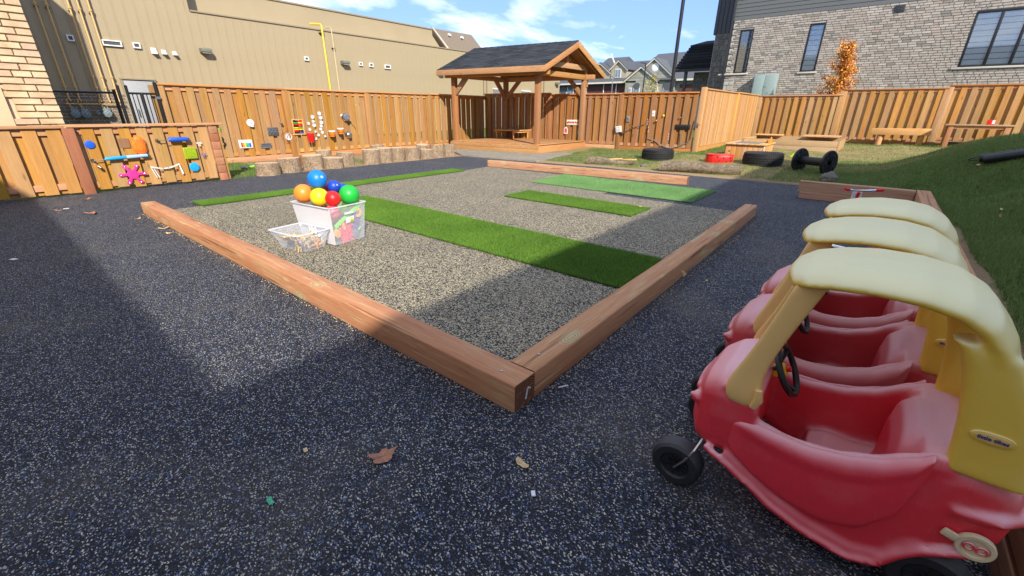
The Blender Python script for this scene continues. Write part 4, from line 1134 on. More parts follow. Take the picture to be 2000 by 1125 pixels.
for yy, z0, z1 in ((35.6, 3.1, 4.6), (37.9, 3.1, 4.9), (39.2, 3.2, 4.2)): far_window(ha, yy-0.6, yy+0.6, z0, z1, 60.4, True)
MB().box(59.6, 59.85, 27.0, 46.5, 4.95, 5.16).build('gutter', M['cream'], ha)
for yy in (28.6, 30.2, 32.2): MB().tube([(60.3, yy, 5.0), (60.3, yy, 0)], 0.06, 6).build('downpipe', M['white'], ha)
hb = thing('stone_house', 'grey-roofed house with pale stone gables and a round window, behind the lamp post', 'building', (62, 23, 0))
MB().box(60.6, 73, 17.2, 27.3, 0, 5.2).build('wall', M['far_stone'], hb)
MB().add([(59.9, 16.8, 5.2), (59.9, 28.4, 5.2), (66, 26.9, 8.95), (66, 16.8, 9.05), (73, 28.4, 5.2), (73, 16.8, 5.2)], [(0, 1, 2, 3), (3, 2, 4, 5), (1, 4, 2), (0, 3, 5)]).build('roof', M['shingle_grey'], hb)
gable_front(hb, 24.9, 3.4, 5.15, 7.85, 60.3, M['far_stone'], 4)
gable_front(hb, 26.3, 2.45, 5.1, 6.85, 59.6, M['far_stone'], 3)
MB().lathe([(0.0001, 0), (0.36, 0), (0.40, 0.03), (0.50, 0.03), (0.50, 0.10), (0.0001, 0.10)], 24, (60.25, 24.75, 6.75), roty(R_(90)) ).build('round_window', M['white'], hb)
for y0, y1 in ((22.1, 23.3), (26.3, 27.2)): far_window(hb, y0, y1, 2.7, 4.5, 60.26 if y0 < 25 else 59.56, True)
far_window(hb, 24.0, 24.5, 2.8, 4.3, 60.26); far_window(hb, 27.5, 27.9, 2.8, 4.3, 59.56)
MB().box(59.7, 59.92, 17.0, 21.5, 5.0, 5.22).build('gutter', M['cream'], hb)
MB().box(60.4, 60.6, 19.0, 21.2, 0, 4.6).build('garage_door', M['maroon_brick'], hb)
hc = thing('row_house', 'end of a maroon brick house with an arched window, seen under the gazebo roof', 'building', (64, 48, 0))
MB().box(62, 74, 46.8, 58, 0, 6.0).build('wall', M['maroon_brick'], hc)
gable_roof_y(MB(), 61.5, 75, 46.6, 58, 6.0, 9).build('roof', M['shingle_grey'], hc)
far_window(hc, 49.6, 50.9, 3.0, 4.8, 62.0, True)

# ================================================================ lamp posts
def lamp(name, label, x, y, h, r, mat, arm=0.0, group=None):
    t_ = thing(name, label, 'lamp post', (x, y, 0))
    MB().tube([(x, y, 0), (x, y, h)], [r, r*0.85], 12).build('pole', mat, t_, smooth=True)
    MB().lathe([(r*2.2, 0), (r*2.2, 0.03), (r*1.1, 0.12)], 12, (x, y, 0)).build('base', mat, t_, smooth=True)
    if arm: MB().beam((x, y, h), (x, y+arm, h+0.05), 0.14, 0.06).build('lamp_head', mat, t_, bevel=0.01)
lamp('lamp_post', 'thick black lamp post rising out of the frame behind the back fence', 20.0, 7.03, 8.5, 0.085, M['black_metal'], 0.6)
lamp('lamp_post', 'thin dark street lamp with a short arm in front of the stone gables', 40.0, 17.2, 5.3, 0.06, M['black_metal'], 0.5)
lamp('lamp_post', 'slim pale lamp post in front of the maroon brick house', 40.0, 20.35, 4.35, 0.045, M['steel'], 0.25)

# ================================================================ chain-link fence and black gate
cl = thing('chain_link_fence', 'black chain-link fence between the brick wall and the black gate', 'fence', (0.5, 11.0, 0))
MB().tube([(-0.30, 11.0, 1.50), (1.0, 11.0, 1.50)], 0.021, 8).build('top_rail', M['black_metal'], cl, smooth=True)
MB().tube([(1.0, 11.0, 0), (1.0, 11.0, 1.56)], 0.03, 10).build('post', M['black_metal'], cl, smooth=True)
mb = MB(); s_ = 0.058; zt = 1.49
i = -30
while i*s_ < 1.0+1.6:
    # two families of diagonals, clipped to the panel, slightly woven
    for sg in (1, -1):
        pts = []
        c0 = i*s_
        for q in range(27):
            z = q*s_; x = c0 + sg*z if sg == 1 else c0 - z + 0.0
            x -= 0.3
            if -0.30 <= x <= 1.0 and z <= zt: pts.append((x, 11.0+(0.003 if (q+i) % 2 else -0.003)*sg, z))
        if len(pts) > 1: mb.tube([pts[0], pts[-1]], 0.0022, 3, caps=False)
    i += 1
o = mb.build('mesh_wire', M['black_metal'], cl); o['kind'] = 'stuff'
gt = thing('metal_gate', 'black metal gate of upright bars beside the tall fence', 'gate', (1.35, 11.0, 0))
for x, h, r in ((1.07, 1.62, 0.028), (1.20, 1.62, 0.026), (1.685, 1.70, 0.034)):
    MB().tube([(x, 10.98, 0), (x, 10.98, h)], r, 10).build('post', M['black_metal'], gt, smooth=True)
    MB().lathe([(r, 0), (r*1.15, 0.01), (0.001, 0.035)], 10, (x, 10.98, h)).build('cap', M['black_metal'], gt)
for z in (1.50, 0.9, 0.12): MB().tube([(1.20, 10.98, z), (1.66, 10.98, z)], 0.02, 8).build('gate_rail', M['black_metal'], gt)
MB().tube([(1.42, 10.98, 0.1), (1.42, 10.98, 1.5)], 0.032, 8).build('bar', M['black_metal'], gt)
for x in (1.27, 1.34, 1.50, 1.57): MB().tube([(x, 10.98, 0.1), (x, 10.98, 1.5)], 0.009, 6).build('bar', M['black_metal'], gt)
MB().box(1.62, 1.71, 10.93, 10.96, 1.40, 1.45).build('latch', M['steel'], gt)

# ================================================================ trees
def leafy(name, label, cat, base, h, stems, crown, n, leaf, mats, seed):
    t_ = thing(name, label, cat, base); r = random.Random(seed); b = Vector(base)
    mb = MB(); mb.tube([b, b+Vector((0.02, 0.03, h*0.5)), b+Vector((0.0, -0.05, h))], [0.03, 0.02, 0.005], 8)
    tips = []
    for i in range(stems):
        z = h*(0.35+0.6*i/stems); a = r.uniform(0, 6.28); L = crown(z/h)*r.uniform(0.7, 1.1)
        p0 = b+Vector((0, 0, z)); p1 = p0+Vector((math.cos(a)*L, math.sin(a)*L, L*r.uniform(0.6, 1.1)))
        mb.tube([p0, (p0+p1)/2+Vector((0, 0, -0.03)), p1], [0.012, 0.007, 0.003], 5); tips.append((p0, p1))
    mb.build('trunk', M['bark'], t_)
    for mi, mat in enumerate(mats):
        lb = MB()
        for i in range(n//len(mats)):
            p0, p1 = r.choice(tips); t = r.uniform(0.1, 1.15); p = p0+(p1-p0)*t+Vector([r.gauss(0, 0.085) for _ in range(3)])
            R = Matrix.Rotation(r.uniform(0, 6.28), 3, 'Z') @ Matrix.Rotation(r.uniform(-1.2, 1.2), 3, 'X') @ Matrix.Rotation(r.uniform(-1, 1), 3, 'Y')
            s = leaf*r.uniform(0.6, 1.3)
            q = [p+R @ Vector(v)*s for v in ((0, -0.5, 0), (0.3, 0, 0.08), (0, 0.6, 0), (-0.3, 0, 0.08))]
            lb.add(q, [(0, 1, 2), (0, 2, 3)])
        o = lb.build('leaves', mat, t_); o['kind'] = 'stuff'
M['bark'] = plain('bark', (0.12, 0.08, 0.05), 0.9, bump=0.5, scale=40)
for k, c in (('leaf_orange', (0.75, 0.28, 0.03)), ('leaf_amber', (0.80, 0.42, 0.06)), ('leaf_rust', (0.42, 0.13, 0.03)), ('leaf_green', (0.16, 0.22, 0.05)), ('leaf_yellow', (0.6, 0.45, 0.08))):
    M[k] = plain(k, c, 0.6, var=0.25)
leafy('young_tree', 'young tree with orange autumn leaves in front of the grey brick wall', 'tree', (24.0, 1.12, 0.2), 3.85, 46,
      lambda t: 0.60*(1.12-t)+0.16, 5200, 0.085, [M['leaf_orange'], M['leaf_amber'], M['leaf_rust']], 3)
leafy('young_tree', 'small half-bare tree in front of the far stone gables', 'tree', (45.0, 18.6, 0), 4.7, 26,
      lambda t: 1.1*(1.2-t)+0.2, 500, 0.16, [M['leaf_green'], M['leaf_yellow']], 5)
# ================================================================ gazebo
GO = Vector((9.9, 7.1, 0)); GU = Vector((1, 0, 0)); GV = Vector((-0.148, 0.989, 0))
def gz(u, v, z): p = GO + GU*u + GV*v; return Vector((p.x, p.y, z))
ga_ = thing('gazebo', 'wooden gazebo with a dark shingled gable roof on a low deck', 'gazebo', (11.0, 8.7, 0))
DU, DV, DZ = 2.80, 3.32, 0.285
def gbox(mb, u0, u1, v0, v1, z0, z1):
    P = [gz(u0, v0, z0), gz(u1, v0, z0), gz(u1, v1, z0), gz(u0, v1, z0), gz(u0, v0, z1), gz(u1, v0, z1), gz(u1, v1, z1), gz(u0, v1, z1)]
    return mb.add(P, [(0,3,2,1),(4,5,6,7),(0,1,5,4),(1,2,6,5),(2,3,7,6),(3,0,4,7)])
v = 0.0; k = 0
while v < DV-0.05:
    gbox(MB(), -0.01, DU+0.01, v+0.004, v+0.136, DZ-0.035, DZ+rnd.uniform(-.001, .001)).build('deck_board', M['gaz_x'], ga_, bevel=0.003); v += 0.1385
for z0, z1 in ((0.02, 0.135), (0.139, 0.25)):
    gbox(MB(), -0.045, -0.008, -0.04, DV+0.02, z0, z1).build('deck_skirt', M['gaz_y'], ga_, bevel=0.003)
gbox(MB(), -0.006, DU+0.04, -0.04, -0.005, 0.02, 0.235).build('deck_skirt', M['gaz_x'], ga_, bevel=0.003)
gbox(MB(), DU+0.012, DU+0.04, 0.0, DV+0.02, 0.02, 0.25).build('deck_skirt', M['gaz_y'], ga_)
for (u, v) in ((0.10, 0.12), (DU-0.09, 0.12), (0.10, DV-0.12), (DU-0.09, DV-0.12)):
    gbox(MB(), u-0.07, u+0.07, v-0.07, v+0.07, DZ, 2.20).build('post', M['gaz_z'], ga_, bevel=0.006)
gbox(MB(), DU-0.015, DU+0.022, 0.10, 0.14, 1.2, 1.62).build('strip', M['pine_z'], ga_)
for u in (0.10, DU-0.09): gbox(MB(), u-0.065, u+0.065, -0.22, DV+0.22, 2.203, 2.35).build('beam', M['gaz_y'], ga_, bevel=0.005)
for v in (0.12, DV-0.12): gbox(MB(), 0.17, DU-0.16, v-0.06, v+0.06, 2.20, 2.345).build('beam', M['gaz_x'], ga_, bevel=0.005)
gbox(MB(), 0.32, 2.62, 0.03, 0.07, 2.46, 2.61).build('tie_beam', M['gaz_x'], ga_, bevel=0.005)
gbox(MB(), 1.42, 1.53, 0.03, 0.08, 2.612, 2.98).build('king_post', M['gaz_z'], ga_, bevel=0.004)
def brace(a, b, w=0.09, h=0.13): MB().beam(a, b, w, h).build('brace', M['gaz_z'], ga_, bevel=0.005)
brace(gz(0.12, DV-0.12, 1.72), gz(0.62, DV-0.12, 2.24)); brace(gz(0.10, DV-0.15, 1.72), gz(0.10, DV-0.66, 2.24))
brace(gz(DU-0.12, DV-0.12, 1.66), gz(DU-0.66, DV-0.12, 2.24)); brace(gz(DU-0.09, DV-0.15, 1.66), gz(DU-0.09, DV-0.7, 2.24))
brace(gz(DU-0.09, 0.16, 1.72), gz(DU-0.09, 0.68, 2.24)); brace(gz(DU-0.06, 0.045, 1.98), gz(DU-0.16, 0.045, 2.55), 0.05, 0.12)
# roof planes
EL, ER, RU = -0.24, 3.22, 1.475; EZ, RZ = 2.40, 3.16; V0, V1 = -0.28, DV+0.22
for s_, ue in ((-1, EL), (1, ER)):
    P = [gz(ue, V0, EZ), gz(RU, V0, RZ), gz(RU, V1, RZ), gz(ue, V1, EZ)]
    up_ = Vector((0, 0, 0.016))
    MB().add(P+[p+up_ for p in P], [(0,1,2,3),(4,5,6,7),(0,1,5,4),(1,2,6,5),(2,3,7,6),(3,0,4,7)]).build('sheathing', M['osb'], ga_)
    for k in range(8):
        v = V0+0.10+k*(V1-V0-0.2)/7
        a, b = gz(ue+(-0.0 if s_ < 0 else 0), v, EZ-0.065), gz(RU, v, RZ-0.065)
        MB().beam(a, b, 0.04, 0.12).build('rafter', M['gaz_x'], ga_)
    # shingle tabs
    LS = math.hypot(RU-ue, RZ-EZ); nC = 13; ex = LS/nC
    du = (RU-ue)/LS; dz = (RZ-EZ)/LS
    key = []
    for c in range(nC+0):
        t0 = c*ex-0.02; t1 = t0+ex+0.03
        tab = 0.355; v = V0-0.02 - (tab/2 if c % 2 else 0); 
        while v < V1+0.02:
            a, b = max(v, V0-0.025), min(v+tab-0.006, V1+0.025); v += tab
            if b-a < 0.03: continue
            n_ = 0.022
            jt = rnd.uniform(-.004, .004)
            def q(t, vv, off): return gz(ue+du*t*1.0, vv, EZ+dz*t+0.018+off)
            P = [q(t0+jt, a, 0.006), q(t0+jt, b, 0.006), q(t1, b, 0.002), q(t1, a, 0.002), q(t0+jt, a, 0.016), q(t0+jt, b, 0.016), q(t1, b, 0.006), q(t1, a, 0.006)]
            MB().add(P, [(4,5,6,7),(0,1,5,4),(1,2,6,5),(2,3,7,6),(3,0,4,7)]).build('shingle', M['shingle_dark'], ga_)
    gbox(MB(), ue-(0.035 if s_ < 0 else 0), ue+(0.035 if s_ > 0 else 0), V0-0.035, V1+0.035, EZ-0.145, EZ+0.012).build('fascia', M['gaz_y'], ga_, bevel=0.003)
    for vv in (V0-0.036, V1+0.004):
        P = []
        for (u, z) in ((ue+0.002*s_, EZ+0.012), (RU, RZ+0.012), (RU, RZ-0.155), (ue+0.002*s_, EZ-0.150)):
            P.append(gz(u, vv, z))
        Q = [gz(u, vv+0.032, z) for (u, z) in ((ue+0.002*s_, EZ+0.012), (RU, RZ+0.012), (RU, RZ-0.155), (ue+0.002*s_, EZ-0.150))]
        MB().add(P+Q, [(0,1,2,3),(7,6,5,4),(0,1,5,4),(1,2,6,5),(2,3,7,6),(3,0,4,7)]).build('rake_board', M['gaz_x'], ga_, bevel=0.003)
k = V0
while k < V1:
    P = [gz(RU-0.13, k, RZ-0.028), gz(RU, k, RZ+0.045), gz(RU+0.13, k, RZ-0.028), gz(RU-0.13, min(k+0.24, V1+.02), RZ-0.034), gz(RU, min(k+0.24, V1+.02), RZ+0.039), gz(RU+0.13, min(k+0.24, V1+.02), RZ-0.034)]
    MB().add(P, [(0,1,4,3),(1,2,5,4)]).build('ridge_cap', M['shingle_dark'], ga_); k += 0.235
# low table on the deck
lt = thing('low_table', 'low yellowish wooden table standing on the gazebo deck', 'table', (11.85, 9.7, DZ))
for i in range(6):
    MB().box(11.34+i*0.167, 11.34+i*0.167+0.162, 9.22, 10.20, DZ+0.275, DZ+0.305).build('top_board', M['pine_y'], lt, bevel=0.003)
MB().box(11.37, 12.30, 9.27, 9.295, DZ+0.21, DZ+0.273).box(11.37, 12.30, 10.12, 10.145, DZ+0.21, DZ+0.273).build('apron', M['pine_x'], lt)
for (x, y) in ((11.41, 9.31), (12.26, 9.31), (11.41, 10.10), (12.26, 10.10)): MB().tube([(x, y, DZ), (x, y, DZ+0.274)], 0.032, 10).build('leg', M['pine_z'], lt, smooth=True)

# ================================================================ stumps, logs, rock
def mk_bark(name, c1, c2, c3, vert=True):
    t = NT(name); r = t.rand(); off = t.n('CombineXYZ'); t.link(t.math('MULTIPLY', r, 31.0), off.inputs[0])
    v = t.vmath('ADD', t.coord(), off.outputs[0])
    m1 = t.map(v, (1, 1, 0.45) if vert else (1, 0.3, 1))
    vo = t.voro(m1, 46, 'Distance', 'DISTANCE_TO_EDGE'); n = t.noise(m1, 24, 8, 0.7); n2 = t.noise(v, 6, 3, 0.6)
    c = t.mix(t.ramp(n, [(0.35, 0.0), (0.65, 1.0)]), c1, c2)
    c = t.mix(t.ramp(n2, [(0.45, 0.0), (0.7, 0.8)]), c, c3)
    c = t.mix(t.ramp(vo, [(0.0, 0.75), (0.12, 0.0)]), c, tuple(x*0.3 for x in c1))
    t.col(c); t.rough(0.95); t.spec(0.1)
    t.bump(t.math('ADD', t.ramp(vo, [(0.0, 0.0), (0.15, 1.0)]), n), 0.9, 0.012); return t.m
M['stump_bark'] = mk_bark('stump_bark', (0.30, 0.20, 0.13), (0.54, 0.41, 0.28), (0.58, 0.43, 0.28))
M['log_bark'] = mk_bark('log_bark', (0.17, 0.13, 0.09), (0.36, 0.29, 0.20), (0.40, 0.33, 0.24), False)
def endgrain():
    t = NT('cut_face'); v = t.coord(); n = t.noise(v, 9, 5, 0.6)
    ln = t.n('VectorMath', operation='LENGTH'); t.link(v, ln.inputs[0])
    s = t.math('SINE', t.math('ADD', t.math('MULTIPLY', ln.outputs['Value'], 420.0), t.math('MULTIPLY', n, 14.0)))
    c = t.mix(t.math('MULTIPLY_ADD', s, 0.25, 0.5), (0.50, 0.36, 0.21), (0.64, 0.50, 0.32))
    t.col(t.mix(t.ramp(n, [(0.4, 0.0), (0.8, 0.6)]), c, (0.36, 0.25, 0.15))); t.rough(0.9); t.spec(0.1); return t.m
M['cut'] = endgrain()
def stump(x, y, r, h, label, seed):
    q = random.Random(seed); t_ = thing('tree_stump', label, 'stump', (x, y, 0), 0, 'tree stump seats along the left fence')
    t_.location.z = hgt(x, y) - 0.015; z0 = 0.0
    n = 28; ph = [q.uniform(0, 6.28) for _ in range(4)]; am = [q.uniform(0.01, 0.035) for _ in range(4)]; tx, ty = q.uniform(-.04, .04), q.uniform(-.04, .04)
    def rad(a, z): return r*(1+sum(am[i]*math.sin((i+2)*a+ph[i]) for i in range(4)) + 0.06*max(0, 0.25-z/h) + 0.012*math.sin(9*a+z*40) + q.uniform(-.006, .006))
    rings = []
    for i, z in enumerate([0, 0.03*h, 0.3*h, 0.6*h, 0.9*h, 0.985*h, h]):
        f = 0.985 if i == 6 else 1.0
        rings.append([Vector((rad(a, z)*f*math.cos(a), rad(a, z)*f*math.sin(a), z*(1+tx*math.cos(a)+ty*math.sin(a)))) for a in [2*math.pi*k/n for k in range(n)]])
    o = MB().loft(rings, caps=False).build('bark', M['stump_bark'], t_, smooth=True, local=True)
    top = MB(); c = Vector((0, 0, h)); top.v = [tuple(p*0.985 if False else p) for p in rings[-1]] + [tuple(c)]
    top.f = [(k, (k+1) % n, n) for k in range(n)]
    top.build('cut_face', M['cut'], t_, local=True)
    return t_
SL = [(2.53, 8.42, .215, .25, 'leftmost stump, wide and low, beside the patch of grass'), (3.04, 8.55, .215, .30, 'second stump from the left, with a tiny yellow ball at its foot'),
      (3.60, 8.67, .205, .31, 'tall front stump standing before a second-row stump, left of centre'), (4.00, 8.51, .21, .24, 'lowest stump of the left group, between two taller ones'),
      (4.47, 8.78, .185, .31, 'stump set back at the right end of the left group, on bare soil'), (4.35, 9.55, .18, .34, 'back-row stump whose top shows just below the red bucket'),
      (5.05, 8.60, .21, .355, 'tall stump at the left end of the right-hand group'), (5.75, 9.35, .17, .37, 'back-row stump showing over the first stump of the right group'),
      (5.46, 8.64, .185, .36, 'second stump of the right group, pale with small knots'), (5.87, 8.68, .165, .34, 'third stump of the right group, partly hidden by its left neighbour'),
      (6.30, 8.62, .19, .33, 'fourth stump of the right group, on the edge of the black rubber'), (6.78, 8.60, .175, .27, 'lowest stump of the right group, below a back-row stump'),
      (7.15, 9.20, .17, .33, 'back-row stump near the gazebo end of the row'), (7.20, 8.64, .20, .355, 'speckled tall stump, second from the gazebo'),
      (7.72, 8.72, .16, .345, 'last stump of the row, closest to the gazebo deck')]
for i, (x, y, r, h, lb) in enumerate(SL): stump(x, y, r, h, lb, i+3)
MB_ = MB().obox((3.72, 9.5, 0.10), (0.22, 0.10, 0.26), rotz(0.3))
tag(MB_.build('wood_block', M['gaz_z'], None, bevel=0.006), 'short upright wood offcut behind the left stumps', 'wood block')
def log(label, a, b, r0, r1, seed, broken=False):
    q = random.Random(seed); a = Vector(a); b = Vector(b); d = b-a; L = d.length; d.normalize(); s = Vector((-d.y, d.x, 0)); u = Vector((0, 0, 1))
    t_ = thing('log', label, 'log', tuple((a+b)/2)); n = 20; m = 26; rings = []
    ph = [q.uniform(0, 6.28) for _ in range(5)]
    for i in range(m+1):
        t = i/m; c = a+d*(L*t)+s*0.02*math.sin(t*5+ph[0])+u*0.012*math.sin(t*7+ph[1]); r = r0+(r1-r0)*t
        ring = []
        for k in range(n):
            an = 2*math.pi*k/n
            rr = r*(1+0.06*math.sin(3*an+ph[2]+t*2)+0.04*math.sin(7*an+ph[3]-t*9)+q.uniform(-.025, .025))
            if broken:
                cut = max(0.0, (t-0.35)/0.65)
                if math.sin(an) > 0.1: rr *= 1-0.55*cut*abs(math.sin(an*2.3+t*6+ph[4]))
                rr *= 1-0.35*cut
            ring.append(c+(s*math.cos(an)+u*math.sin(an))*rr + (d*q.uniform(-.05, .05) if broken and i > m-3 else Vector()))
        rings.append(ring)
    MB().loft(rings).build('bark', M['log_bark'], t_, smooth=True, angle=60)
    if not broken:
        for c, rr in ((a-d*0.004, r0), (b+d*0.004, r1)):
            ring = [c+(s*math.cos(2*math.pi*k/n)+u*math.sin(2*math.pi*k/n))*rr*0.93 for k in range(n)]
            mm = MB(); mm.v = [tuple(p) for p in ring]; mm.f = [tuple(range(n))]; mm.build('cut_face', M['cut'], t_)
    else:
        for k in range(7):
            t = 0.25+0.1*k; c = a+d*(L*t)+u*(r0*0.55)+s*q.uniform(-.05, .05)
            MB().beam(c, c+d*0.22+u*q.uniform(-.02, .03), 0.035, 0.03).build('splinter', M['pine_y'], t_, bevel=0.006)
log('weathered round log lying along the edge of the black rubber', (8.44, 2.70, 0.115), (9.02, 1.18, 0.115), 0.115, 0.11, 1)
log('split and crumbling log with a pale torn top, left of the first tire', (8.62, 4.62, 0.09), (9.10, 3.60, 0.08), 0.10, 0.07, 2, True)
def rock(label, c, sz, seed, mat, name='rock'):
    q = random.Random(seed); bm = bmesh.new(); bmesh.ops.create_icosphere(bm, subdivisions=3, radius=1)
    ph = [q.uniform(0, 6.28) for _ in range(6)]
    for v_ in bm.verts:
        p = v_.co; k = 1+0.12*math.sin(3*p.x+ph[0])*math.cos(4*p.y+ph[1])+0.06*math.sin(9*p.z+ph[2]+5*p.x)+q.uniform(-.03, .03)
        v_.co = Vector((p.x*sz[0]*k, p.y*sz[1]*k, p.z*sz[2]*k))
    me = bpy.data.meshes.new(name); bm.to_mesh(me); bm.free(); me.materials.append(mat)
    o = bpy.data.objects.new(name, me); COL.objects.link(o); o.location = c; return tag(o, label, name)
M['rock'] = mk_bark('rough_rock', (0.20, 0.18, 0.155), (0.38, 0.35, 0.30), (0.30, 0.26, 0.20), False)
rock('grey rough rock beside the black cable spool', (9.05, -0.36, 0.09), (0.17, 0.15, 0.115), 4, M['rock'])
rock('small pale stone between the two logs', (8.95, 3.28, 0.04), (0.10, 0.07, 0.05), 6, M['rock'])

# ================================================================ tires
M['tire'] = plain('tire_rubber', (0.018, 0.018, 0.019), 0.7, var=0.3, bump=0.2, scale=60)
def tire(label, x, y, R, H, z0, seed):
    t_ = thing('car_tire', label, 'tire', (x, y, z0), 0, 'car tires lying flat on the lawn')
    t_.rotation_euler = (0, 0, seed)
    Ri = R*0.60; h = H/2
    prof = [(Ri, -h*0.62), (Ri+0.012, -h*0.75), (R*0.80, -h*0.98), (R*0.92, -h*0.96), (R-0.015, -h*0.80), (R-0.012, 0), (R-0.015, h*0.80), (R*0.92, h*0.96), (R*0.80, h*0.98), (Ri+0.012, h*0.75), (Ri, h*0.62), (Ri+0.02, h*0.4), (R*0.86, h*0.3), (R*0.88, -h*0.3), (Ri+0.02, -h*0.4), (Ri, -h*0.62)]
    MB().lathe(prof, 56, (0, 0, h)).build('carcass', M['tire'], t_, smooth=True, local=True)
    mb = MB(); nb = 52
    for row, (zc, hh, sh) in enumerate(((h*0.35-h, 0.30*h*2, 0), (h-h*0.62*0.0-h, 0, 0), )):
        pass
    for row in range(5):
        zc = h*2*(0.16+0.17*row); hh = h*2*0.13
        for k in range(nb):
            a = 2*math.pi*(k+(0.5 if row % 2 else 0))/nb; R2 = R - (0.012 if row in (0, 4) else 0)
            Mx = rotz(a) @ rotx((0.35 if row % 2 else -0.35))
            mb.obox((math.cos(a)*(R2-0.004), math.sin(a)*(R2-0.004), zc), (0.024, 2*math.pi*R/nb*0.74, hh), Mx)
    for k in range(nb):
        a = 2*math.pi*k/nb
        mb.obox((math.cos(a)*(R*0.945), math.sin(a)*(R*0.945), h*2*0.955), (0.045, 2*math.pi*R/nb*0.55, 0.02), rotz(a) @ roty(0.5))
    o = mb.build('tread', M['tire'], t_, local=True); o['kind'] = 'stuff'
tire('black car tire lying flat in the grass, behind the torn log', 10.70, 3.66, 0.41, 0.28, 0.02, 0.3)
tire('black car tire lying flat between the spotted red box and the cable spool', 11.22, 1.20, 0.44, 0.30, 0.025, 1.2)
# spotted red box
rb_ = thing('toy_box', 'red plastic box with black spots, on the grass behind the round log', 'toy box', (11.05, 2.16, 0.02))
P = [(-0.30, 0.17), (-0.32, 0.05), (-0.30, -0.06), (-0.22, -0.14), (-0.08, -0.17), (0.14, -0.17), (0.30, -0.15), (0.30, 0.17)]
def rbf(a, b, z): p = rotz(R_(-58)) @ Vector((a, b, 0)); return (11.05+p.x, 2.16+p.y, z)
MB().ext(P, lambda a, b: rbf(a, b, 0.02), lambda a, b: rbf(a*0.98, b*0.98, 0.215)).build('body', M['red'], rb_, bevel=0.012, smooth=True)
MB().ext([(a*1.03, b*1.03) for a, b in P], lambda a, b: rbf(a, b, 0.218), lambda a, b: rbf(a, b, 0.238)).build('lid', M['red'], rb_, bevel=0.006)
for i, (a, z) in enumerate(((-0.27, .15), (-0.27, .07), (-0.17, .12), (-0.10, .17), (-0.05, .07), (0.05, .14), (0.13, .06), (0.22, .15), (0.24, .08), (-0.19, .045))):
    b = -0.172 if a > -0.1 else -0.172+(-0.1-a)*0.62
    n_ = 0.0 if a > -0.1 else -0.55
    mm = rotz(R_(-58)) @ rotz(n_) @ rotx(R_(90))
    MB().lathe([(0.0001, 0.004), (0.020, 0.003), (0.020, -0.004)], 14, rbf(a, b, z+0.015), mm).build('spot', M['black'], rb_)
# cable spool
sp = thing('cable_spool', 'black cable spool lying on its side on the lawn', 'spool', (10.3, 0.1, 0.0))
ca_, cb_ = Vector((10.42, 0.33, 0.27)), Vector((10.12, -0.22, 0.27)); ax = (cb_-ca_).normalized()
Q = ax.to_track_quat('Z', 'Y').to_matrix()
def spf(par, c):
    f = MB().lathe([(0.055, -0.018), (0.245, -0.018), (0.25, -0.01), (0.25, 0.01), (0.245, 0.018), (0.055, 0.018), (0.055, -0.018)], 40, c, Q).build('flange', M['black'], par, bevel=0, smooth=True, angle=30)
    for k in range(10):
        a = 2*math.pi*k/10
        for sd in (-1, 1):
            MB().obox(Vector(c)+Q @ Vector((math.cos(a)*0.15, math.sin(a)*0.15, sd*0.023)), (0.16, 0.014, 0.012), Q @ rotz(a)).build('rib', M['black'], f)
    for rr in (0.14, 0.235): MB().torus(Vector(c)+Q @ Vector((0, 0, 0.018)), rr, 0.008, 32, 6, Q).build('ring', M['black'], f, smooth=True)
spf(sp, ca_); spf(sp, cb_)
MB().lathe([(0.085, 0.0), (0.085, (cb_-ca_).length)], 28, ca_, Q).build('core', M['black'], sp, smooth=True)

# ================================================================ lawn furniture
at_ = thing('activity_table', 'box-like wooden activity table with a hinged tray on top', 'table', (12.75, 1.87, 0.04))
MB().box(12.19, 13.40, 1.41, 2.33, 0.06, 0.08).build('floor', M['pine_x'], at_)
y = 1.40
for i in range(7):
    MB().box(12.15, 12.175, y, y+0.129, 0.03, 0.42).build('panel', M['pine_z'], at_, bevel=0.003)
    MB().box(13.40, 13.425, y, y+0.129, 0.03, 0.42).build('panel', M['pine_z'], at_, bevel=0.003); y += 0.1325
x = 12.18
for i in range(9):
    MB().box(x, x+0.131, 1.385, 1.405, 0.03, 0.42).build('panel', M['pine_z'], at_, bevel=0.003)
    MB().box(x, x+0.131, 2.33, 2.35, 0.03, 0.42).build('panel', M['pine_z'], at_, bevel=0.003); x += 0.1345
MB().box(12.136, 12.15, 1.372, 1.392, 0.02, 0.42).build('corner_strip', M['white'], at_)
for i in range(7): MB().box(12.10, 13.46, 1.345+i*0.1465, 1.345+i*0.1465+0.143, 0.425, 0.455).build('top_board', M['pine_x'], at_, bevel=0.003)
MB().lathe([(0.0001, 0), (0.018, 0), (0.018, 0.006), (0.0001, 0.006)], 12, (12.148, 2.22, 0.25), roty(R_(-90))).build('knob', M['black'], at_)
MB().box(12.3, 13.1, 1.55, 2.15, 0.457, 0.468).build('slate_inlay', M['vent_grey'], at_)
tr_ = thing('wooden_tray', 'shallow wooden tray with a dark inside on the activity table', 'tray', (13.15, 1.75, 0.47))
MB().box(12.95, 13.35, 1.50, 2.05, 0.47, 0.48).build('base', M['black'], tr_)
for a in ((12.95, 13.35, 1.48, 1.50), (12.95, 13.35, 2.05, 2.07), (12.93, 12.95, 1.48, 2.07), (13.35, 13.37, 1.48, 2.07)): MB().box(*a, 0.47, 0.53).build('side', M['pine_x'], tr_)
sc_ = thing('toy_scoop', 'orange plastic scoop leaning on the activity table', 'toy', (12.95, 1.40, 0.46))
MB().add([(12.8, 1.45, .46), (13.1, 1.45, .46), (12.95, 1.40, .64), (12.8, 1.36, .46), (13.1, 1.36, .46)], [(0, 1, 2), (3, 2, 4), (0, 2, 3), (1, 4, 2), (0, 3, 4, 1)]).build('blade', M['orange'], sc_, bevel=0.01)
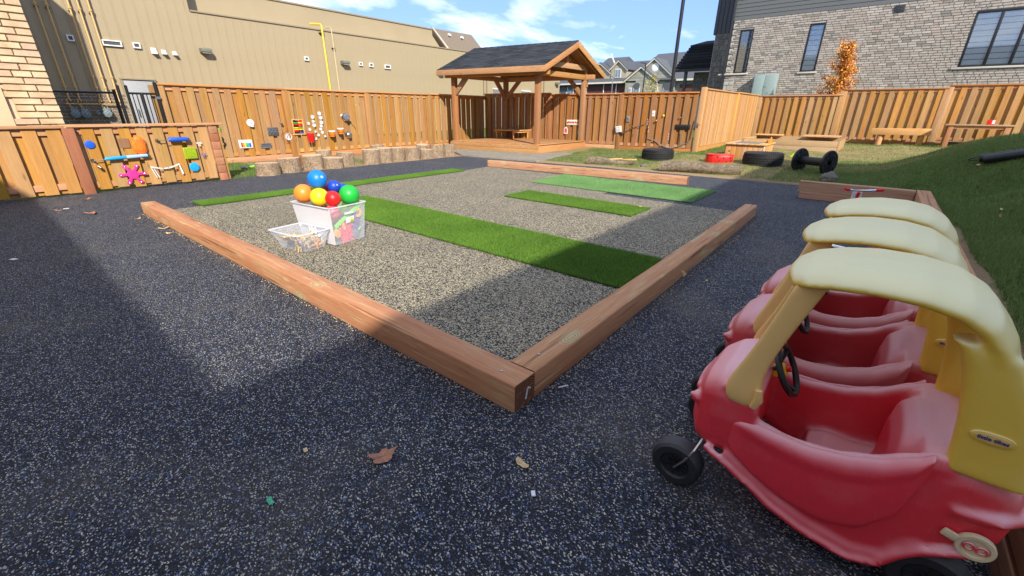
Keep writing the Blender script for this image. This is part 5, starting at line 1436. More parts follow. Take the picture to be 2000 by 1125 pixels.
gt_ = MB().add([(13.6, 0.98, 0.05), (13.75, 0.85, 0.05), (13.66, 0.86, 0.20), (13.7, 1.0, 0.06)], [(0, 1, 2), (1, 3, 2), (3, 0, 2), (0, 3, 1)]).build('plastic_flag', M['lime'], None)
tag(gt_, 'small lime green plastic pennant standing in the grass by the sandbox', 'toy')
sb_ = thing('sandbox', 'long wooden sandbox with a raised lid board near the right fence', 'sandbox', (17.1, 1.4, 0.05))
for (a, b, z0, z1) in (((15.9, 0.05), (15.9, 2.75), 0.06, 0.24), ((15.9, 0.05), (15.9, 2.75), 0.245, 0.42)): MB().beam((a[0], a[1], (z0+z1)/2), (b[0], b[1], (z0+z1)/2), 0.04, z1-z0).build('side_board', M['grey_y'], sb_, bevel=0.004)
MB().beam((18.3, 0.05, 0.26), (18.3, 2.75, 0.26), 0.04, 0.34).build('side_board', M['grey_y'], sb_)
for yy in (0.03, 2.77): MB().beam((15.88, yy, 0.25), (18.32, yy, 0.25), 0.04, 0.34).build('side_board', M['grey_x'], sb_, bevel=0.004)
M['sand'] = plain('sand', (0.40, 0.29, 0.18), 0.95, bump=0.6, scale=25, var=0.25)
m_ = MB(); NX = 14
for i in range(NX+1):
    for j in range(NX+1):
        x = 15.93+2.34*i/NX; y = 0.06+2.68*j/NX; m_.v.append((x, y, 0.30+0.05*math.sin(3*x)*math.cos(4*y)+rnd.uniform(-.01, .01)))
m_.f = [(i*(NX+1)+j, (i+1)*(NX+1)+j, (i+1)*(NX+1)+j+1, i*(NX+1)+j+1) for i in range(NX) for j in range(NX)]
m_.build('sand', M['sand'], sb_, smooth=True)
MB().box(17.5, 18.35, 0.15, 1.2, 0.48, 0.51).build('lid_board', M['pine_y'], sb_)
MB().box(17.95, 18.35, 1.9, 2.8, 0.46, 0.49).build('lid_board', M['pine_y'], sb_)
bn_ = thing('bench', 'long bench with a deep front board on two round log legs by the right fence', 'bench', (20.2, -1.4, 0.15))
MB().beam((20.10, -0.58, 0.62), (20.10, -2.22, 0.64), 0.05, 0.21).build('front_board', M['pine_y'], bn_, bevel=0.006)
MB().beam((20.28, -0.60, 0.715), (20.28, -2.20, 0.735), 0.30, 0.04).build('seat', M['pine_y'], bn_, bevel=0.006)
for y in (-0.88, -2.0): MB().tube([(20.22, y+0.0, 0.10), (20.22, y, 0.60)], 0.095, 14).build('leg', M['pine_z'], bn_, smooth=True)
tb_ = thing('wooden_table', 'plain wooden table partly hidden by the grassy bank at the right', 'table', (19.8, -3.3, 0.2))
for i in range(5): MB().box(19.50+i*0.15, 19.50+i*0.15+0.146, -4.08, -2.47, 0.885, 0.922).build('top_board', M['grey_y'], tb_, bevel=0.003)
MB().box(19.56, 19.60, -3.98, -2.57, 0.79, 0.884).box(20.12, 20.16, -3.98, -2.57, 0.79, 0.884).build('apron', M['gaz_y'], tb_)
for (x, y) in ((19.60, -2.62), (20.12, -2.62), (19.60, -3.92), (20.12, -3.92)): MB().box(x-0.065, x+0.065, y-0.065, y+0.065, 0.1, 0.884).build('leg', M['gaz_z'], tb_, bevel=0.005)
MB().box(20.05, 20.11, -3.9, -2.6, 0.30, 0.36).build('stretcher', M['black'], tb_)
rc_ = thing('small_box', 'small red and white box on the table at the right', 'box', (19.75, -3.5, 0.922))
MB().box(19.68, 19.82, -3.60, -3.43, 0.923, 1.07).build('box', M['red'], rc_, bevel=0.005); MB().box(19.676, 19.679, -3.59, -3.53, 0.95, 1.06).build('label', M['white'], rc_)
pp = thing('black_tube', 'pair of black ribbed tubes lying on top of the grassy bank', 'tube', (7.6, -2.5, 0.9))
za_ = hgt(8.4, -2.2); zb_ = hgt(8.0, -3.4)
for o_, q_ in ((0, 0), (0.12, 0.03)):
    a = Vector((8.35+o_, -2.20+q_, za_+0.075)); b = Vector((7.95+o_, -3.5+q_, zb_+0.08)); n_ = 60; L_ = (b-a)
    pts = [a+L_*(i/n_)+Vector((0, 0, 0.02*math.sin(i/n_*3.14))) for i in range(n_+1)]
    MB().tube(pts, [0.058+(0.004 if i % 2 else 0) for i in range(n_+1)], 16).build('ribbed_tube', M['black'], pp, smooth=True, angle=80)
MB().tube([(8.39, -2.14, za_+0.11), (8.45, -2.05, za_+0.06), (8.51, -2.07, za_+0.04), (8.47, -2.16, za_+0.06)], 0.008, 6).build('handle_loop', M['black'], pp, smooth=True)

# ================================================================ fallen leaves and litter
def leaf(label, x, y, size, mat, seed, z=None, tilt=(0, 0), lobed=True, group='fallen leaves on the rubber'):
    q = random.Random(seed); a0 = q.uniform(0, 6.28); n = 18; P = []
    for i in range(n):
        a = 2*math.pi*i/n
        rr = (0.55+0.45*abs(math.cos(2.5*a))) if lobed else (0.62+0.38*abs(math.cos(a)))*(0.8 if abs(math.sin(a)) > 0.8 else 1)
        rr *= q.uniform(0.85, 1.1); x_ = math.cos(a)*rr*size*0.5; y_ = math.sin(a)*rr*size*0.36
        P.append(Vector((x_, y_, 0.30*size*((x_/size*2)**2)*0.6+q.uniform(0, 0.06)*size)))
    mb = MB(); mb.v = [(0, 0, 0.004)]+[tuple(p) for p in P]; mb.f = [(0, i+1, (i+1) % n+1) for i in range(n)]
    mb.tube([Vector((-size*0.45, 0, 0.006)), Vector((-size*0.75, size*0.08, 0.01))], 0.0012, 4)
    me = mb.mesh('fallen_leaf'); me.materials.append(mat)
    o = bpy.data.objects.new('fallen_leaf', me); COL.objects.link(o)
    o.location = (x, y, (0.003 if z is None else z)); o.rotation_euler = (tilt[0], tilt[1], a0)
    tag(o, label, 'leaf', group)
M['leaf_brown'] = plain('leaf_brown', (0.36, 0.16, 0.09), 0.7, var=0.3, scale=60)
M['leaf_tan'] = plain('leaf_tan', (0.62, 0.44, 0.22), 0.7, var=0.2, scale=60)
M['leaf_teal'] = plain('leaf_teal', (0.06, 0.42, 0.22), 0.6)
leaf('curled pinkish-brown oak leaf in the foreground on the black rubber', -0.52, 0.22, 0.115, M['leaf_brown'], 2)
leaf('small pale tan leaf in the foreground, right of the brown oak leaf', -0.21, -0.21, 0.062, M['leaf_tan'], 3, lobed=False)
leaf('bright green scrap of leaf nearest the camera', -0.88, 0.34, 0.042, M['leaf_teal'], 4, lobed=False)
leaf('tan leaf leaning against the outer side of the right timber', 2.10, -0.012, 0.075, M['leaf_tan'], 5, z=0.05, tilt=(1.0, 0.2), lobed=False)
leaf('small orange leaf lying on the near end of the short narrow turf strip', 4.40, 1.36, 0.06, M['leaf_tan'], 6, z=0.035, group='fallen leaves on the rubber')
for i, (x, y, lb, m_, s_) in enumerate(((-0.29, 7.69, 'brown leaf lying just below the post of the play gate', 'leaf_brown', .12), (-0.65, 6.96, 'brown leaf at the edge of the building shadow, left of a white scrap', 'leaf_brown', .10),
      (-0.43, 6.49, 'brown leaf in front of the play gate, nearer than the others there', 'leaf_brown', .12), (-0.40, 6.40, 'second brown leaf touching the one in front of the play gate', 'leaf_brown', .09),
      (-0.12, 5.68, 'small tan leaf left of the end of the long timber', 'leaf_tan', .07), (-0.06, 4.90, 'slim tan leaf beside the left timber, near its far end', 'leaf_tan', .10),
      (-0.08, 4.62, 'tan leaf tucked against the left timber', 'leaf_tan', .08), (2.19, -0.16, 'tiny pale leaf on the rubber beside the right timber', 'leaf_tan', .035))):
    leaf(lb, x, y, s_, M[m_], 10+i, lobed=(i % 2 == 0))
for i, (x, y, lb) in enumerate(((-0.58, 7.07, 'white paper scrap among the brown leaves at the left'), (-0.69, 0.48, 'small pale wood chip on the black rubber, left foreground'), (0.30, -0.06, 'thin white splinter near the corner of the timbers'), (-0.29, -0.32, 'tiny white chip on the rubber below the pale tan leaf'), (-1.2, 4.62, 'pale chip at the far left edge in the shade'))):
    o = MB().obox((x, y, 0.005), (0.05 if i in (2,) else 0.022*(2.5 if i in (0, 4) else 1), 0.006 if i == 2 else 0.014*(2.2 if i in (0, 4) else 1), 0.004), rotz(i*1.3)).build('litter_scrap', M['white'] if i != 1 else M['leaf_tan'], None)
    tag(o, lb, 'litter')
qd = random.Random(77)
for i in range(26):
    x = qd.uniform(1.8, 9.5); y = -1.95-qd.random()*2.2 if i % 2 else -2.1-qd.random()*0.8
    if i > 19: x = qd.uniform(8.6, 12.5); y = qd.uniform(-0.8, 5.0)
    leaf(('tan leaf' if i % 3 else 'reddish-brown leaf')+(' lying on the dry lawn beyond the bank' if i > 19 else ' caught in the green grass of the bank'), x, y, qd.uniform(0.05, 0.09), M['leaf_tan' if i % 3 else 'leaf_brown'], 40+i, z=hgt(x, y)+0.035, tilt=(qd.uniform(-.4, .4), qd.uniform(-.4, .4)), lobed=bool(i % 2), group='leaves scattered over the grass')
# crumbs of wood and rubber swept up along the timbers
mb = MB(); qd = random.Random(5)
for i in range(900):
    side = i % 4
    if side == 0: x, y = -0.012-abs(qd.gauss(0, 0.02)), qd.uniform(0.1, 6)
    elif side == 1: x, y = qd.uniform(0.2, 5), -0.012-abs(qd.gauss(0, 0.02))+0.02*(0.2)
    elif side == 2: x, y = 0.155+abs(qd.gauss(0, 0.012)), qd.uniform(0.2, 5.9)
    else: x, y = qd.uniform(0.2, 5), 0.175+abs(qd.gauss(0, 0.012))+0.02
    mb.obox((x, y, 0.004), (qd.uniform(.003, .012), qd.uniform(.002, .005), 0.003), rotz(qd.uniform(0, 3)) @ roty(qd.uniform(-.6, .6)))
o = mb.build('wood_crumbs', M['leaf_tan'], None); o['kind'] = 'stuff'
# ================================================================ storage boxes, balls, toys
def clear(name, tint, alpha):
    t = NT(name); tr = t.n('BsdfTransparent'); tr.inputs[0].default_value = (0.97, 0.98, 1, 1)
    t.col(tint); t.rough(0.25)
    mx = t.n('MixShader'); mx.inputs[0].default_value = alpha
    t.link(tr.outputs[0], mx.inputs[1]); t.link(t.b.outputs[0], mx.inputs[2]); t.link(mx.outputs[0], t.N['Material Output'].inputs[0]); return t.m
M['clear'] = clear('clear_plastic', (0.78, 0.80, 0.86), 0.17)
M['sheen_side'] = clear('clear_plastic_sheen', (0.80, 0.80, 0.83), 0.80)  # milky white paints the reflection on the clear box's left side
M['clear_rim'] = clear('clear_rim', (0.82, 0.84, 0.90), 0.50)
def quad_wall(name, a, b, c, d, th, inn, mat, par):
    a, b, c, d = map(Vector, (a, b, c, d)); n = (b-a).cross(d-a).normalized()
    if n.dot(Vector(inn)-a) < 0: n = -n
    P = [a, b, c, d]; Q = [p+n*th for p in P]
    return MB().add(P+Q, [(0,1,2,3),(7,6,5,4),(0,1,5,4),(1,2,6,5),(2,3,7,6),(3,0,4,7)]).build(name, mat, par)
def tub(label, B, T, z0, z1, front_mats, rim_w, group):
    """B,T: four bottom / top corners (x,y), counter-clockwise"""
    cx = sum(p[0] for p in B)/4; cy = sum(p[1] for p in B)/4
    t_ = thing('storage_box', label, 'storage box', (cx, cy, z0), 0, group)
    inn = (cx, cy, (z0+z1)/2)
    b3 = [(x, y, z0+0.004) for x, y in B]; t3 = [(x, y, z1) for x, y in T]
    for i in range(4):
        j = (i+1) % 4
        quad_wall('side', b3[i], b3[j], t3[j], t3[i], 0.003, inn, front_mats[i], t_)
    MB().add([(x, y, z0+0.002) for x, y in B]+[(x, y, z0+0.006) for x, y in B], [(0,1,2,3),(7,6,5,4),(0,1,5,4),(1,2,6,5),(2,3,7,6),(3,0,4,7)]).build('bottom', M['clear'], t_)
    mb = MB()
    for i in range(4):
        j = (i+1) % 4; a = Vector(t3[i]); b = Vector(t3[j]); o = ((a+b)/2-Vector((cx, cy, z1))); o.z = 0; o.normalize()
        mb.beam(a+o*rim_w/2, b+o*rim_w/2, rim_w, 0.008); 
    mb.build('rim', M['clear_rim'], t_, bevel=0.002)
    return t_
bigB = [(0.815, 2.885), (1.165, 2.94), (1.09, 3.44), (0.745, 3.385)]
bigT = [(0.785, 2.85), (1.195, 2.905), (1.115, 3.50), (0.715, 3.435)]
bx = tub('larger clear storage box filled with bright plastic blocks and heaped with balls', bigB, bigT, 0.006, 0.375, [M['clear'], M['clear'], M['clear'], M['sheen_side']], 0.018, 'clear plastic storage boxes')
smB = [(0.52, 2.90), (0.735, 2.94), (0.67, 3.24), (0.455, 3.20)]
smT = [(0.44, 2.84), (0.765, 2.88), (0.70, 3.30), (0.385, 3.25)]
sx = tub('smaller clear storage box holding toy animals, in front of the larger one', smB, smT, 0.006, 0.185, [M['clear']]*4, 0.016, 'clear plastic storage boxes')
for i in (0, 1):
    MB().obox((0.99, 2.872, 0.30), (0.10, 0.008, 0.02), rotz(0.15)).build('latch', M['clear_rim'], bx) if i == 0 else None
# printed label on the front of the big box
fr0, fr1 = Vector((0.785, 2.85, 0.375)), Vector((1.195, 2.905, 0.375)); fb0, fb1 = Vector((0.815, 2.885, 0.01)), Vector((1.165, 2.94, 0.01))
def onfront(s, t, off=0.0):
    """s along the width, t up the height of the big box front"""
    p = (fb0.lerp(fb1, s)).lerp(fr0.lerp(fr1, s), t); return p+Vector((0.14, -0.99, 0)).normalized()*off
def front_quad(name, s0, s1, t0, t1, off, mat, par, rot=0.0):
    c = onfront((s0+s1)/2, (t0+t1)/2); pts = []
    for s, t in ((s0, t0), (s1, t0), (s1, t1), (s0, t1)):
        pts.append(onfront(s, t+rot*(s-(s0+s1)/2), off))
    n = Vector((0.14, -0.99, 0)).normalized()*0.001
    return MB().add(pts+[p+n for p in pts], [(0,1,2,3),(7,6,5,4),(0,1,5,4),(1,2,6,5),(2,3,7,6),(3,0,4,7)]).build(name, mat, par)
lb_ = front_quad('label', 0.42, 0.66, 0.53, 0.68, 0.001, M['white'], bx, 0.10)
front_quad('printed_band', 0.54, 0.655, 0.535, 0.595, 0.0024, M['lime'], lb_, 0.10)
for i in range(3): front_quad('printed_line', 0.55, 0.64, 0.61+i*0.02, 0.618+i*0.02, 0.0024, M['lime'], lb_, 0.10)
# balls
M['ball'] = None
def ball(label, c, r, mat, marks=False, rough=False):
    t_ = thing('toy_ball', label, 'ball', c, 0, 'play balls heaped on the storage box')
    MB().sphere((0, 0, 0), r, 40).build('ball', mat, t_, smooth=True, local=True, angle=180)
    d = (Vector((-1.18, -0.95, 1.22))-Vector(c)).normalized()
    if marks:
        q = (d+Vector((0.55, -0.35, 0.30))).normalized(); Q_ = q.to_track_quat('Z', 'Y').to_matrix()
        MB().torus(q*(r+0.0002), r*0.13, r*0.018, 20, 5, Q_).build('printed_ring', M['white'], t_, local=True)
        MB().torus(q*(r+0.0006), r*0.06, r*0.015, 14, 5, Q_).build('printed_ring', M['white'], t_, local=True)
    return t_
def satin(k, c):
    t = NT(k); n = t.noise(t.coord(), 14, 3, 0.5); t.col(t.mix(n, tuple(x*0.94 for x in c), c)); t.rough(0.42); t.b.inputs['Subsurface Weight'].default_value = 0.0
    t.bump(t.noise(t.coord(), 400, 2, 0.5), 0.08, 0.001); M[k] = t.m; return t.m
for k, c in dict(b_blue=(0.004, 0.20, 0.68), b_orange=(0.92, 0.27, 0.035), b_yellow=(0.90, 0.64, 0.015), b_green=(0.015, 0.44, 0.05), b_red=(0.80, 0.012, 0.012), b_navy=(0.008, 0.06, 0.50), b_pink=(0.78, 0.10, 0.15)).items(): satin(k, c)
ball('large bright blue ball on top of the heap, with a small printed ring', (0.895, 3.20, 0.597), 0.090, M['b_blue'], True)
ball('large orange ball at the left of the heap', (0.828, 3.39, 0.447), 0.090, M['b_orange'])
ball('yellow ball at the front of the heap between the orange and red ones', (0.862, 3.145, 0.435), 0.088, M['b_yellow'])
ball('glossy red ball at the very front of the heap', (0.905, 2.972, 0.437), 0.072, M['b_red'])
ball('large green ball at the right of the heap', (1.085, 2.985, 0.448), 0.096, M['b_green'])
ball('small dark blue ball with raised pattern, behind the red and green balls', (1.045, 3.18, 0.512), 0.062, M['b_navy'], True)
ball('royal blue ball peeping out behind the green ball', (1.15, 3.22, 0.445), 0.080, M['b_navy'])
ball('pinkish-red ball half hidden behind the large bright blue ball', (1.00, 3.33, 0.48), 0.082, M['b_pink'])
ball('red ball lower down inside the box against its front side', (0.90, 3.00, 0.305), 0.072, M['b_pink'])
# blocks inside the large box
qt = random.Random(9)
def block(kind, c, s, rot, mat, lab):
    R = Matrix.Rotation(rot[2], 3, 'Z') @ Matrix.Rotation(rot[0], 3, 'X') @ Matrix.Rotation(rot[1], 3, 'Y'); mb = MB()
    c = Vector(c)
    if kind == 'c':
        P = []
        for i in range(13): a = R_(-130+260*i/12); P.append((math.cos(a)*s, math.sin(a)*s))
        for i in range(13): a = R_(130-260*i/12); P.append((math.cos(a)*s*0.45, math.sin(a)*s*0.45))
        mb.ext(P, lambda a, b: c+R @ Vector((a, -0.008, b)), lambda a, b: c+R @ Vector((a, 0.008, b)))
    elif kind == 'long':
        mb.obox(c, (s*2, 0.016, 0.030), R)
        for i in range(9): mb.obox(c+R @ Vector((-s*0.88+i*s*0.22, 0, -0.018)), (s*0.10, 0.016, 0.010), R)
    elif kind == 'bar':
        mb.obox(c, (s*2, 0.018, s*0.42), R)
        for i in range(5): mb.obox(c+R @ Vector((-s*0.8+i*s*0.4, 0, s*0.26)), (s*0.2, 0.018, s*0.14), R)
    else:
        P = []
        for i in range(24):
            a = 2*math.pi*i/24; rr = s*(1.0 if (i//2) % 2 else 0.72); P.append((math.cos(a)*rr, math.sin(a)*rr))
        mb.ext(P, lambda a, b: c+R @ Vector((a, -0.007, b)), lambda a, b: c+R @ Vector((a, 0.007, b)))
    o = mb.build('toy_block', mat, None, bevel=0.0015); tag(o, lab, 'toy block', 'plastic blocks inside the larger storage box')
    return o
def inb(s, t, dep=0.03): return onfront(s, t, -dep)
fa = math.atan2(0.055, 0.41)
block('long', inb(0.50, 0.70, 0.022), 0.17, (0, -0.50, fa), M['bright_green'], 'long lime green slotted bar slanting across the front of the box')
block('bar', inb(0.42, 0.93, 0.03), 0.045, (0, 0.02, fa), M['bright_green'], 'short lime green toothed piece just under the box rim')
block('c', inb(0.84, 0.72, 0.025), 0.045, (0, R_(0), fa), M['pale_orange'], 'orange C-shaped piece at the upper right of the box front')
block('bar', inb(0.36, 0.46, 0.022), 0.045, (0, 1.25, fa), M['pale_orange'], 'orange notched bar standing upright left of the label')
for i in range(4): block('gear', inb(0.10+0.09*i, 0.30-0.05*(i % 2), 0.02+0.008*i), 0.035, (0, i*0.7, fa), M['pale_orange'], 'orange interlocking disc low in the left part of the box')
for i in range(20):
    s = 0.30+0.42*qt.random(); t = 0.05+0.42*qt.random()
    block('gear', inb(s, t, 0.025+0.04*qt.random()), 0.042, (qt.uniform(-.3, .3), qt.uniform(0, 3), fa+qt.uniform(-.3, .3)), M['pink_red'], 'pinkish-red interlocking disc low in the middle of the box')
for i in range(10):
    block('gear', inb(0.70+0.22*qt.random(), 0.28+0.36*qt.random(), 0.045+0.03*qt.random()), 0.042, (qt.uniform(-.3, .3), qt.uniform(0, 3), fa), M['purple'], 'purple interlocking disc in the right part of the box')
block('gear', inb(0.72, 0.16, 0.018), 0.045, (0, 0.3, fa), M['vent_grey'], 'large grey disc at the lower right of the box front')
block('bar', inb(0.86, 0.28, 0.016), 0.022, (0, -0.6, fa), M['bright_green'], 'small green tab at the lower right of the box front')
for i in range(26):
    block('gear', (qt.uniform(0.82, 1.1), qt.uniform(3.0, 3.36), qt.uniform(0.05, 0.33)), 0.055, (qt.uniform(-1, 1), qt.uniform(0, 3), qt.uniform(0, 3)), M[['pink_red', 'pale_orange', 'bright_green', 'purple', 'yellow'][i % 5]], '%s interlocking disc deep inside the larger box' % ['pinkish-red', 'pale orange', 'lime green', 'purple', 'yellow'][i % 5])
# toy animals in the small box
M['skin_tan'] = plain('toy_tan', (0.60, 0.42, 0.20), 0.5, var=0.3, scale=40)
M['skin_grey'] = plain('toy_grey', (0.12, 0.12, 0.13), 0.5, var=0.3, scale=40)
M['skin_orange'] = plain('toy_orange', (0.75, 0.30, 0.08), 0.5, var=0.3, scale=40)
M['skin_white'] = plain('toy_white', (0.75, 0.73, 0.68), 0.5, var=0.2, scale=40)
def animal(c, s, mat, rot, lab, stripes=None, horn=False):
    t_ = thing('toy_animal', lab, 'toy animal', c, 0, 'toy animals in the smaller storage box'); t_.rotation_euler = rot
    mb = MB(); rings = []
    for x, r_, z in ((-1.0, 0.10, 0.05), (-0.85, 0.30, 0.03), (-0.4, 0.36, 0), (0.1, 0.34, 0.0), (0.55, 0.36, 0.04), (0.8, 0.26, 0.16), (0.95, 0.20, 0.36), (1.08, 0.20, 0.50), (1.3, 0.17, 0.50), (1.48, 0.10, 0.42)):
        rings.append([Vector((x*s, math.cos(a)*r_*s, (z+math.sin(a)*r_)*s)) for a in [2*math.pi*k/10 for k in range(10)]])
    mb.loft(rings)
    for x, y in ((-0.75, 0.2), (-0.75, -0.2), (0.6, 0.2), (0.6, -0.2)): mb.tube([(x*s, y*s, -0.1*s), ((x-0.08)*s, y*s, -0.55*s), (x*s, y*s, -0.95*s), ((x+0.1)*s, y*s, -1.0*s)], [0.16*s, 0.11*s, 0.08*s, 0.07*s], 8)
    mb.tube([(-1.0*s, 0, 0.1*s), (-1.35*s, 0, -0.1*s), (-1.5*s, 0, -0.45*s)], [0.08*s, 0.05*s, 0.03*s], 6)
    for sy in (-1, 1): mb.tube([(1.05*s, sy*0.13*s, 0.62*s), (1.02*s, sy*0.22*s, 0.85*s)], [0.07*s, 0.02*s], 6)
    if horn: mb.tube([(1.4*s, 0, 0.55*s), (1.5*s, 0, 0.85*s)], [0.06*s, 0.01*s], 6)
    mb.build('body', mat, t_, smooth=True, local=True)
    if stripes:
        for x in (-0.6, -0.2, 0.2, 0.5): MB().torus((x*s, 0, 0.01*s), 0.35*s, 0.035*s, 14, 5, roty(R_(90))).build('stripe', stripes, t_, local=True)
an = [('skin_tan', 'tan big-cat figure lying across the top of the small box', 'skin_grey'), ('skin_grey', 'dark grey rhino-like figure at the near side of the small box', None), ('skin_orange', 'orange four-legged figure at the right side of the small box', 'skin_grey'),
      ('skin_white', 'white four-legged figure upside down at the rim of the small box', 'skin_grey'), ('skin_tan', 'tan hoofed figure at the back of the small box', None), ('skin_orange', 'orange figure low at the near corner of the small box', None),
      ('skin_grey', 'dark figure in the left part of the small box', None), ('skin_white', 'white figure in the middle of the small box', None), ('skin_tan', 'tan figure at the bottom right of the small box', 'skin_orange'), ('skin_tan', 'cream figure lying at the far left of the small box', None)]
an += [('skin_orange', 'orange-brown figure under the tan big cat', 'skin_grey'), ('skin_tan', 'sandy figure pressed against the near side of the small box', 'skin_grey'), ('skin_white', 'white figure pressed against the right side of the small box', 'skin_grey'), ('skin_grey', 'charcoal figure low in the middle of the small box', None), ('skin_tan', 'tan figure half buried at the left side of the small box', None), ('skin_orange', 'orange figure half buried at the right side of the small box', None)]
pos_ = [(0.60, 2.98, 0.125), (0.545, 2.945, 0.07), (0.70, 2.985, 0.085), (0.70, 3.05, 0.145), (0.60, 3.12, 0.10), (0.63, 2.955, 0.045), (0.50, 3.10, 0.07), (0.58, 3.04, 0.06), (0.70, 2.975, 0.035), (0.50, 3.20, 0.10),
        (0.57, 3.00, 0.09), (0.60, 2.94, 0.085), (0.715, 3.02, 0.10), (0.60, 3.05, 0.035), (0.51, 3.00, 0.05), (0.68, 3.06, 0.05)]
for i, ((m_, lb, st), p) in enumerate(zip(an, pos_)):
    animal(p, 0.052 if i != 1 else 0.054, M[m_], (qt.uniform(-.5, .5)+(3.1 if i == 3 else 0), qt.uniform(-.3, .3), [0.2, -0.4, 0.9, 1.6, 2.2, -0.3, 1.9, 0.5, -0.1, 2.5, 1.1, 0.25, 1.7, 2.6, 1.5, 0.7][i]), lb, M[st] if st else None, i == 1)

# ================================================================ things hung on the play gate
GY = 8.278
def oct_(n, r, z0=0.0): return [(math.cos(2*math.pi*i/n+z0)*r, math.sin(2*math.pi*i/n+z0)*r) for i in range(n)]
def wall_disc(name, label, cat, x, z, r, mat, n=8, th=0.012, y=GY, ring=None):
    t_ = thing(name, label, cat, (x, y, z))
    MB().ext(oct_(n, r, 0.39), lambda a, b: (x+a, y, z+b), lambda a, b: (x+a, y-th, z+b)).build('disc', mat, t_, bevel=0.003)
    if ring: MB().torus((x, y-th, z), r*0.55, 0.003, 20, 5, rotx(R_(90))).build('ring', ring, t_)
    return t_
wall_disc('sensory_disc', 'dark blue octagonal disc at the upper left of the play gate', 'wall toy', 0.02, 0.71, 0.062, M['blue'])
wall_disc('sensory_disc', 'turquoise octagonal disc at the lower right of the play gate', 'wall toy', 1.27, 0.275, 0.078, M['sky_blue'], ring=M['sky_blue'])
def fuzz(par, pts, mat, L, wd, seed): return blades('fluff', np.array(pts), mat, L[0], L[1], wd, 0.9, seed, parent=par)
mt = thing('wash_mitt', 'fluffy orange wash mitt hanging on the play gate', 'mitt', (0.60, GY-0.02, 0.67))
P = [(-0.06, -0.13), (0.06, -0.14), (0.085, -0.06), (0.088, 0.03), (0.07, 0.10), (0.03, 0.14), (-0.03, 0.145), (-0.075, 0.10), (-0.09, 0.03), (-0.085, -0.06)]
rings = [[(0.60+a*s, GY-y_, 0.67+b*s) for a, b in P] for s, y_ in ((0.9, 0.0), (1.0, 0.012), (0.95, 0.03), (0.7, 0.045), (0.3, 0.05))]
mtb = MB().loft(rings).build('mitt', M['orange'], mt, smooth=True, angle=180)
M['fluff_orange'] = mk_blade('orange_microfibre', (0.85, 0.20, 0.03), (0.95, 0.35, 0.08), (0.95, 0.45, 0.15), 0.2)
M['fluff_lime'] = mk_blade('lime_microfibre', (0.28, 0.40, 0.02), (0.48, 0.58, 0.04), (0.55, 0.66, 0.08), 0.2)
qf = random.Random(1); pts = []
for i in range(2500):
    a, b = qf.uniform(-.09, .09), qf.uniform(-.14, .145)
    e = 1-max(abs(a)/0.09, abs(b)/0.14)
    if (a/0.092)**2+(b/0.148)**2 < 1.05: pts.append((a, -0.028*min(1, e*2.5)+0.0, b))
f_ = fuzz(mt, pts, M['fluff_orange'], (0.008, 0.02), 0.005, 4)
MB().obox((0.605, GY-0.03, 0.525), (0.06, 0.006, 0.025), roty(0.1)).build('white_tag', M['white'], mt)
sq = thing('scrub_pad', 'lime green fluffy square pad on the play gate', 'wall toy', (1.265, GY-0.01, 0.51))
MB().box(1.17, 1.36, GY-0.02, GY, 0.415, 0.605).build('pad', M['lime'], sq, bevel=0.012, smooth=True)
fuzz(sq, [(qf.uniform(-.09, .09), -0.012, qf.uniform(-.09, .09)) for _ in range(2000)], M['fluff_lime'], (0.006, 0.014), 0.004, 5)
def roller(label, x0, xb, segs, z, mats, r=0.035, dz=0.0):
    t_ = thing('paint_roller', label, 'wall toy', (x0, GY-0.05, z)); x1 = segs[-1][1]
    for xx, zz in ((x0, z-0.01), (x1+0.01, z+dz)):
        MB().tube([(xx, GY, zz), (xx, GY-0.06, zz)], 0.012, 10).build('bracket', M['chrome'], t_, smooth=True)
        MB().torus((xx, GY-0.008, zz), 0.022, 0.007, 16, 6, rotx(R_(90))).build('eye_ring', M['chrome'], t_, smooth=True)
    MB().tube([(x0, GY-0.05, z-0.01), (x1+0.01, GY-0.05, z+dz)], 0.006, 8).build('rod', M['chrome'], t_, smooth=True)
    for (a, b), m_ in zip(segs, mats):
        za = z+(dz)*((a-x0)/(x1-x0)); zb = z+(dz)*((b-x0)/(x1-x0))
        MB().tube([(a, GY-0.05, za), (a+0.008, GY-0.05, za), (b-0.008, GY-0.05, zb), (b, GY-0.05, zb)], [r*0.88, r, r, r*0.88], 18).build('sleeve', m_, t_, smooth=True, angle=50)
roller('long roller with a turquoise and a pale blue sleeve on a steel rod', -0.01, 0.65, [(0.13, 0.39), (0.391, 0.66)], 0.49, [M['sky_blue'], M['pale_blue']], 0.026, 0.025)
roller('short roller with a royal blue sleeve at the top of the play gate', 0.85, 1.28, [(1.00, 1.27)], 0.745, [M['blue']], 0.036, -0.005)
sp_ = thing('foam_splat', 'magenta six-armed foam shape low on the play gate', 'wall toy', (0.41, GY, 0.23))
P = []
for i in range(6):
    a = math.pi*i/3
    for da, rr in ((-0.25, 0.075), (-0.17, 0.165), (0, 0.18), (0.17, 0.165), (0.25, 0.075)): P.append((math.cos(a+da)*rr*1.02, math.sin(a+da)*rr*0.98))
MB().ext(P, lambda a, b: (0.41+a, GY-0.001, 0.235+b), lambda a, b: (0.41+a, GY-0.014, 0.235+b)).build('foam', M['magenta'], sp_, bevel=0.003)
for i in range(6): MB().sphere((0.41+math.cos(math.pi*i/3)*0.15, GY-0.015, 0.235+math.sin(math.pi*i/3)*0.145), 0.006, 8).build('screw_head', M['chrome'], sp_)
rp_ = thing('bead_rope', 'white cords with wooden beads looped between two hooks', 'wall toy', (0.86, GY, 0.26))
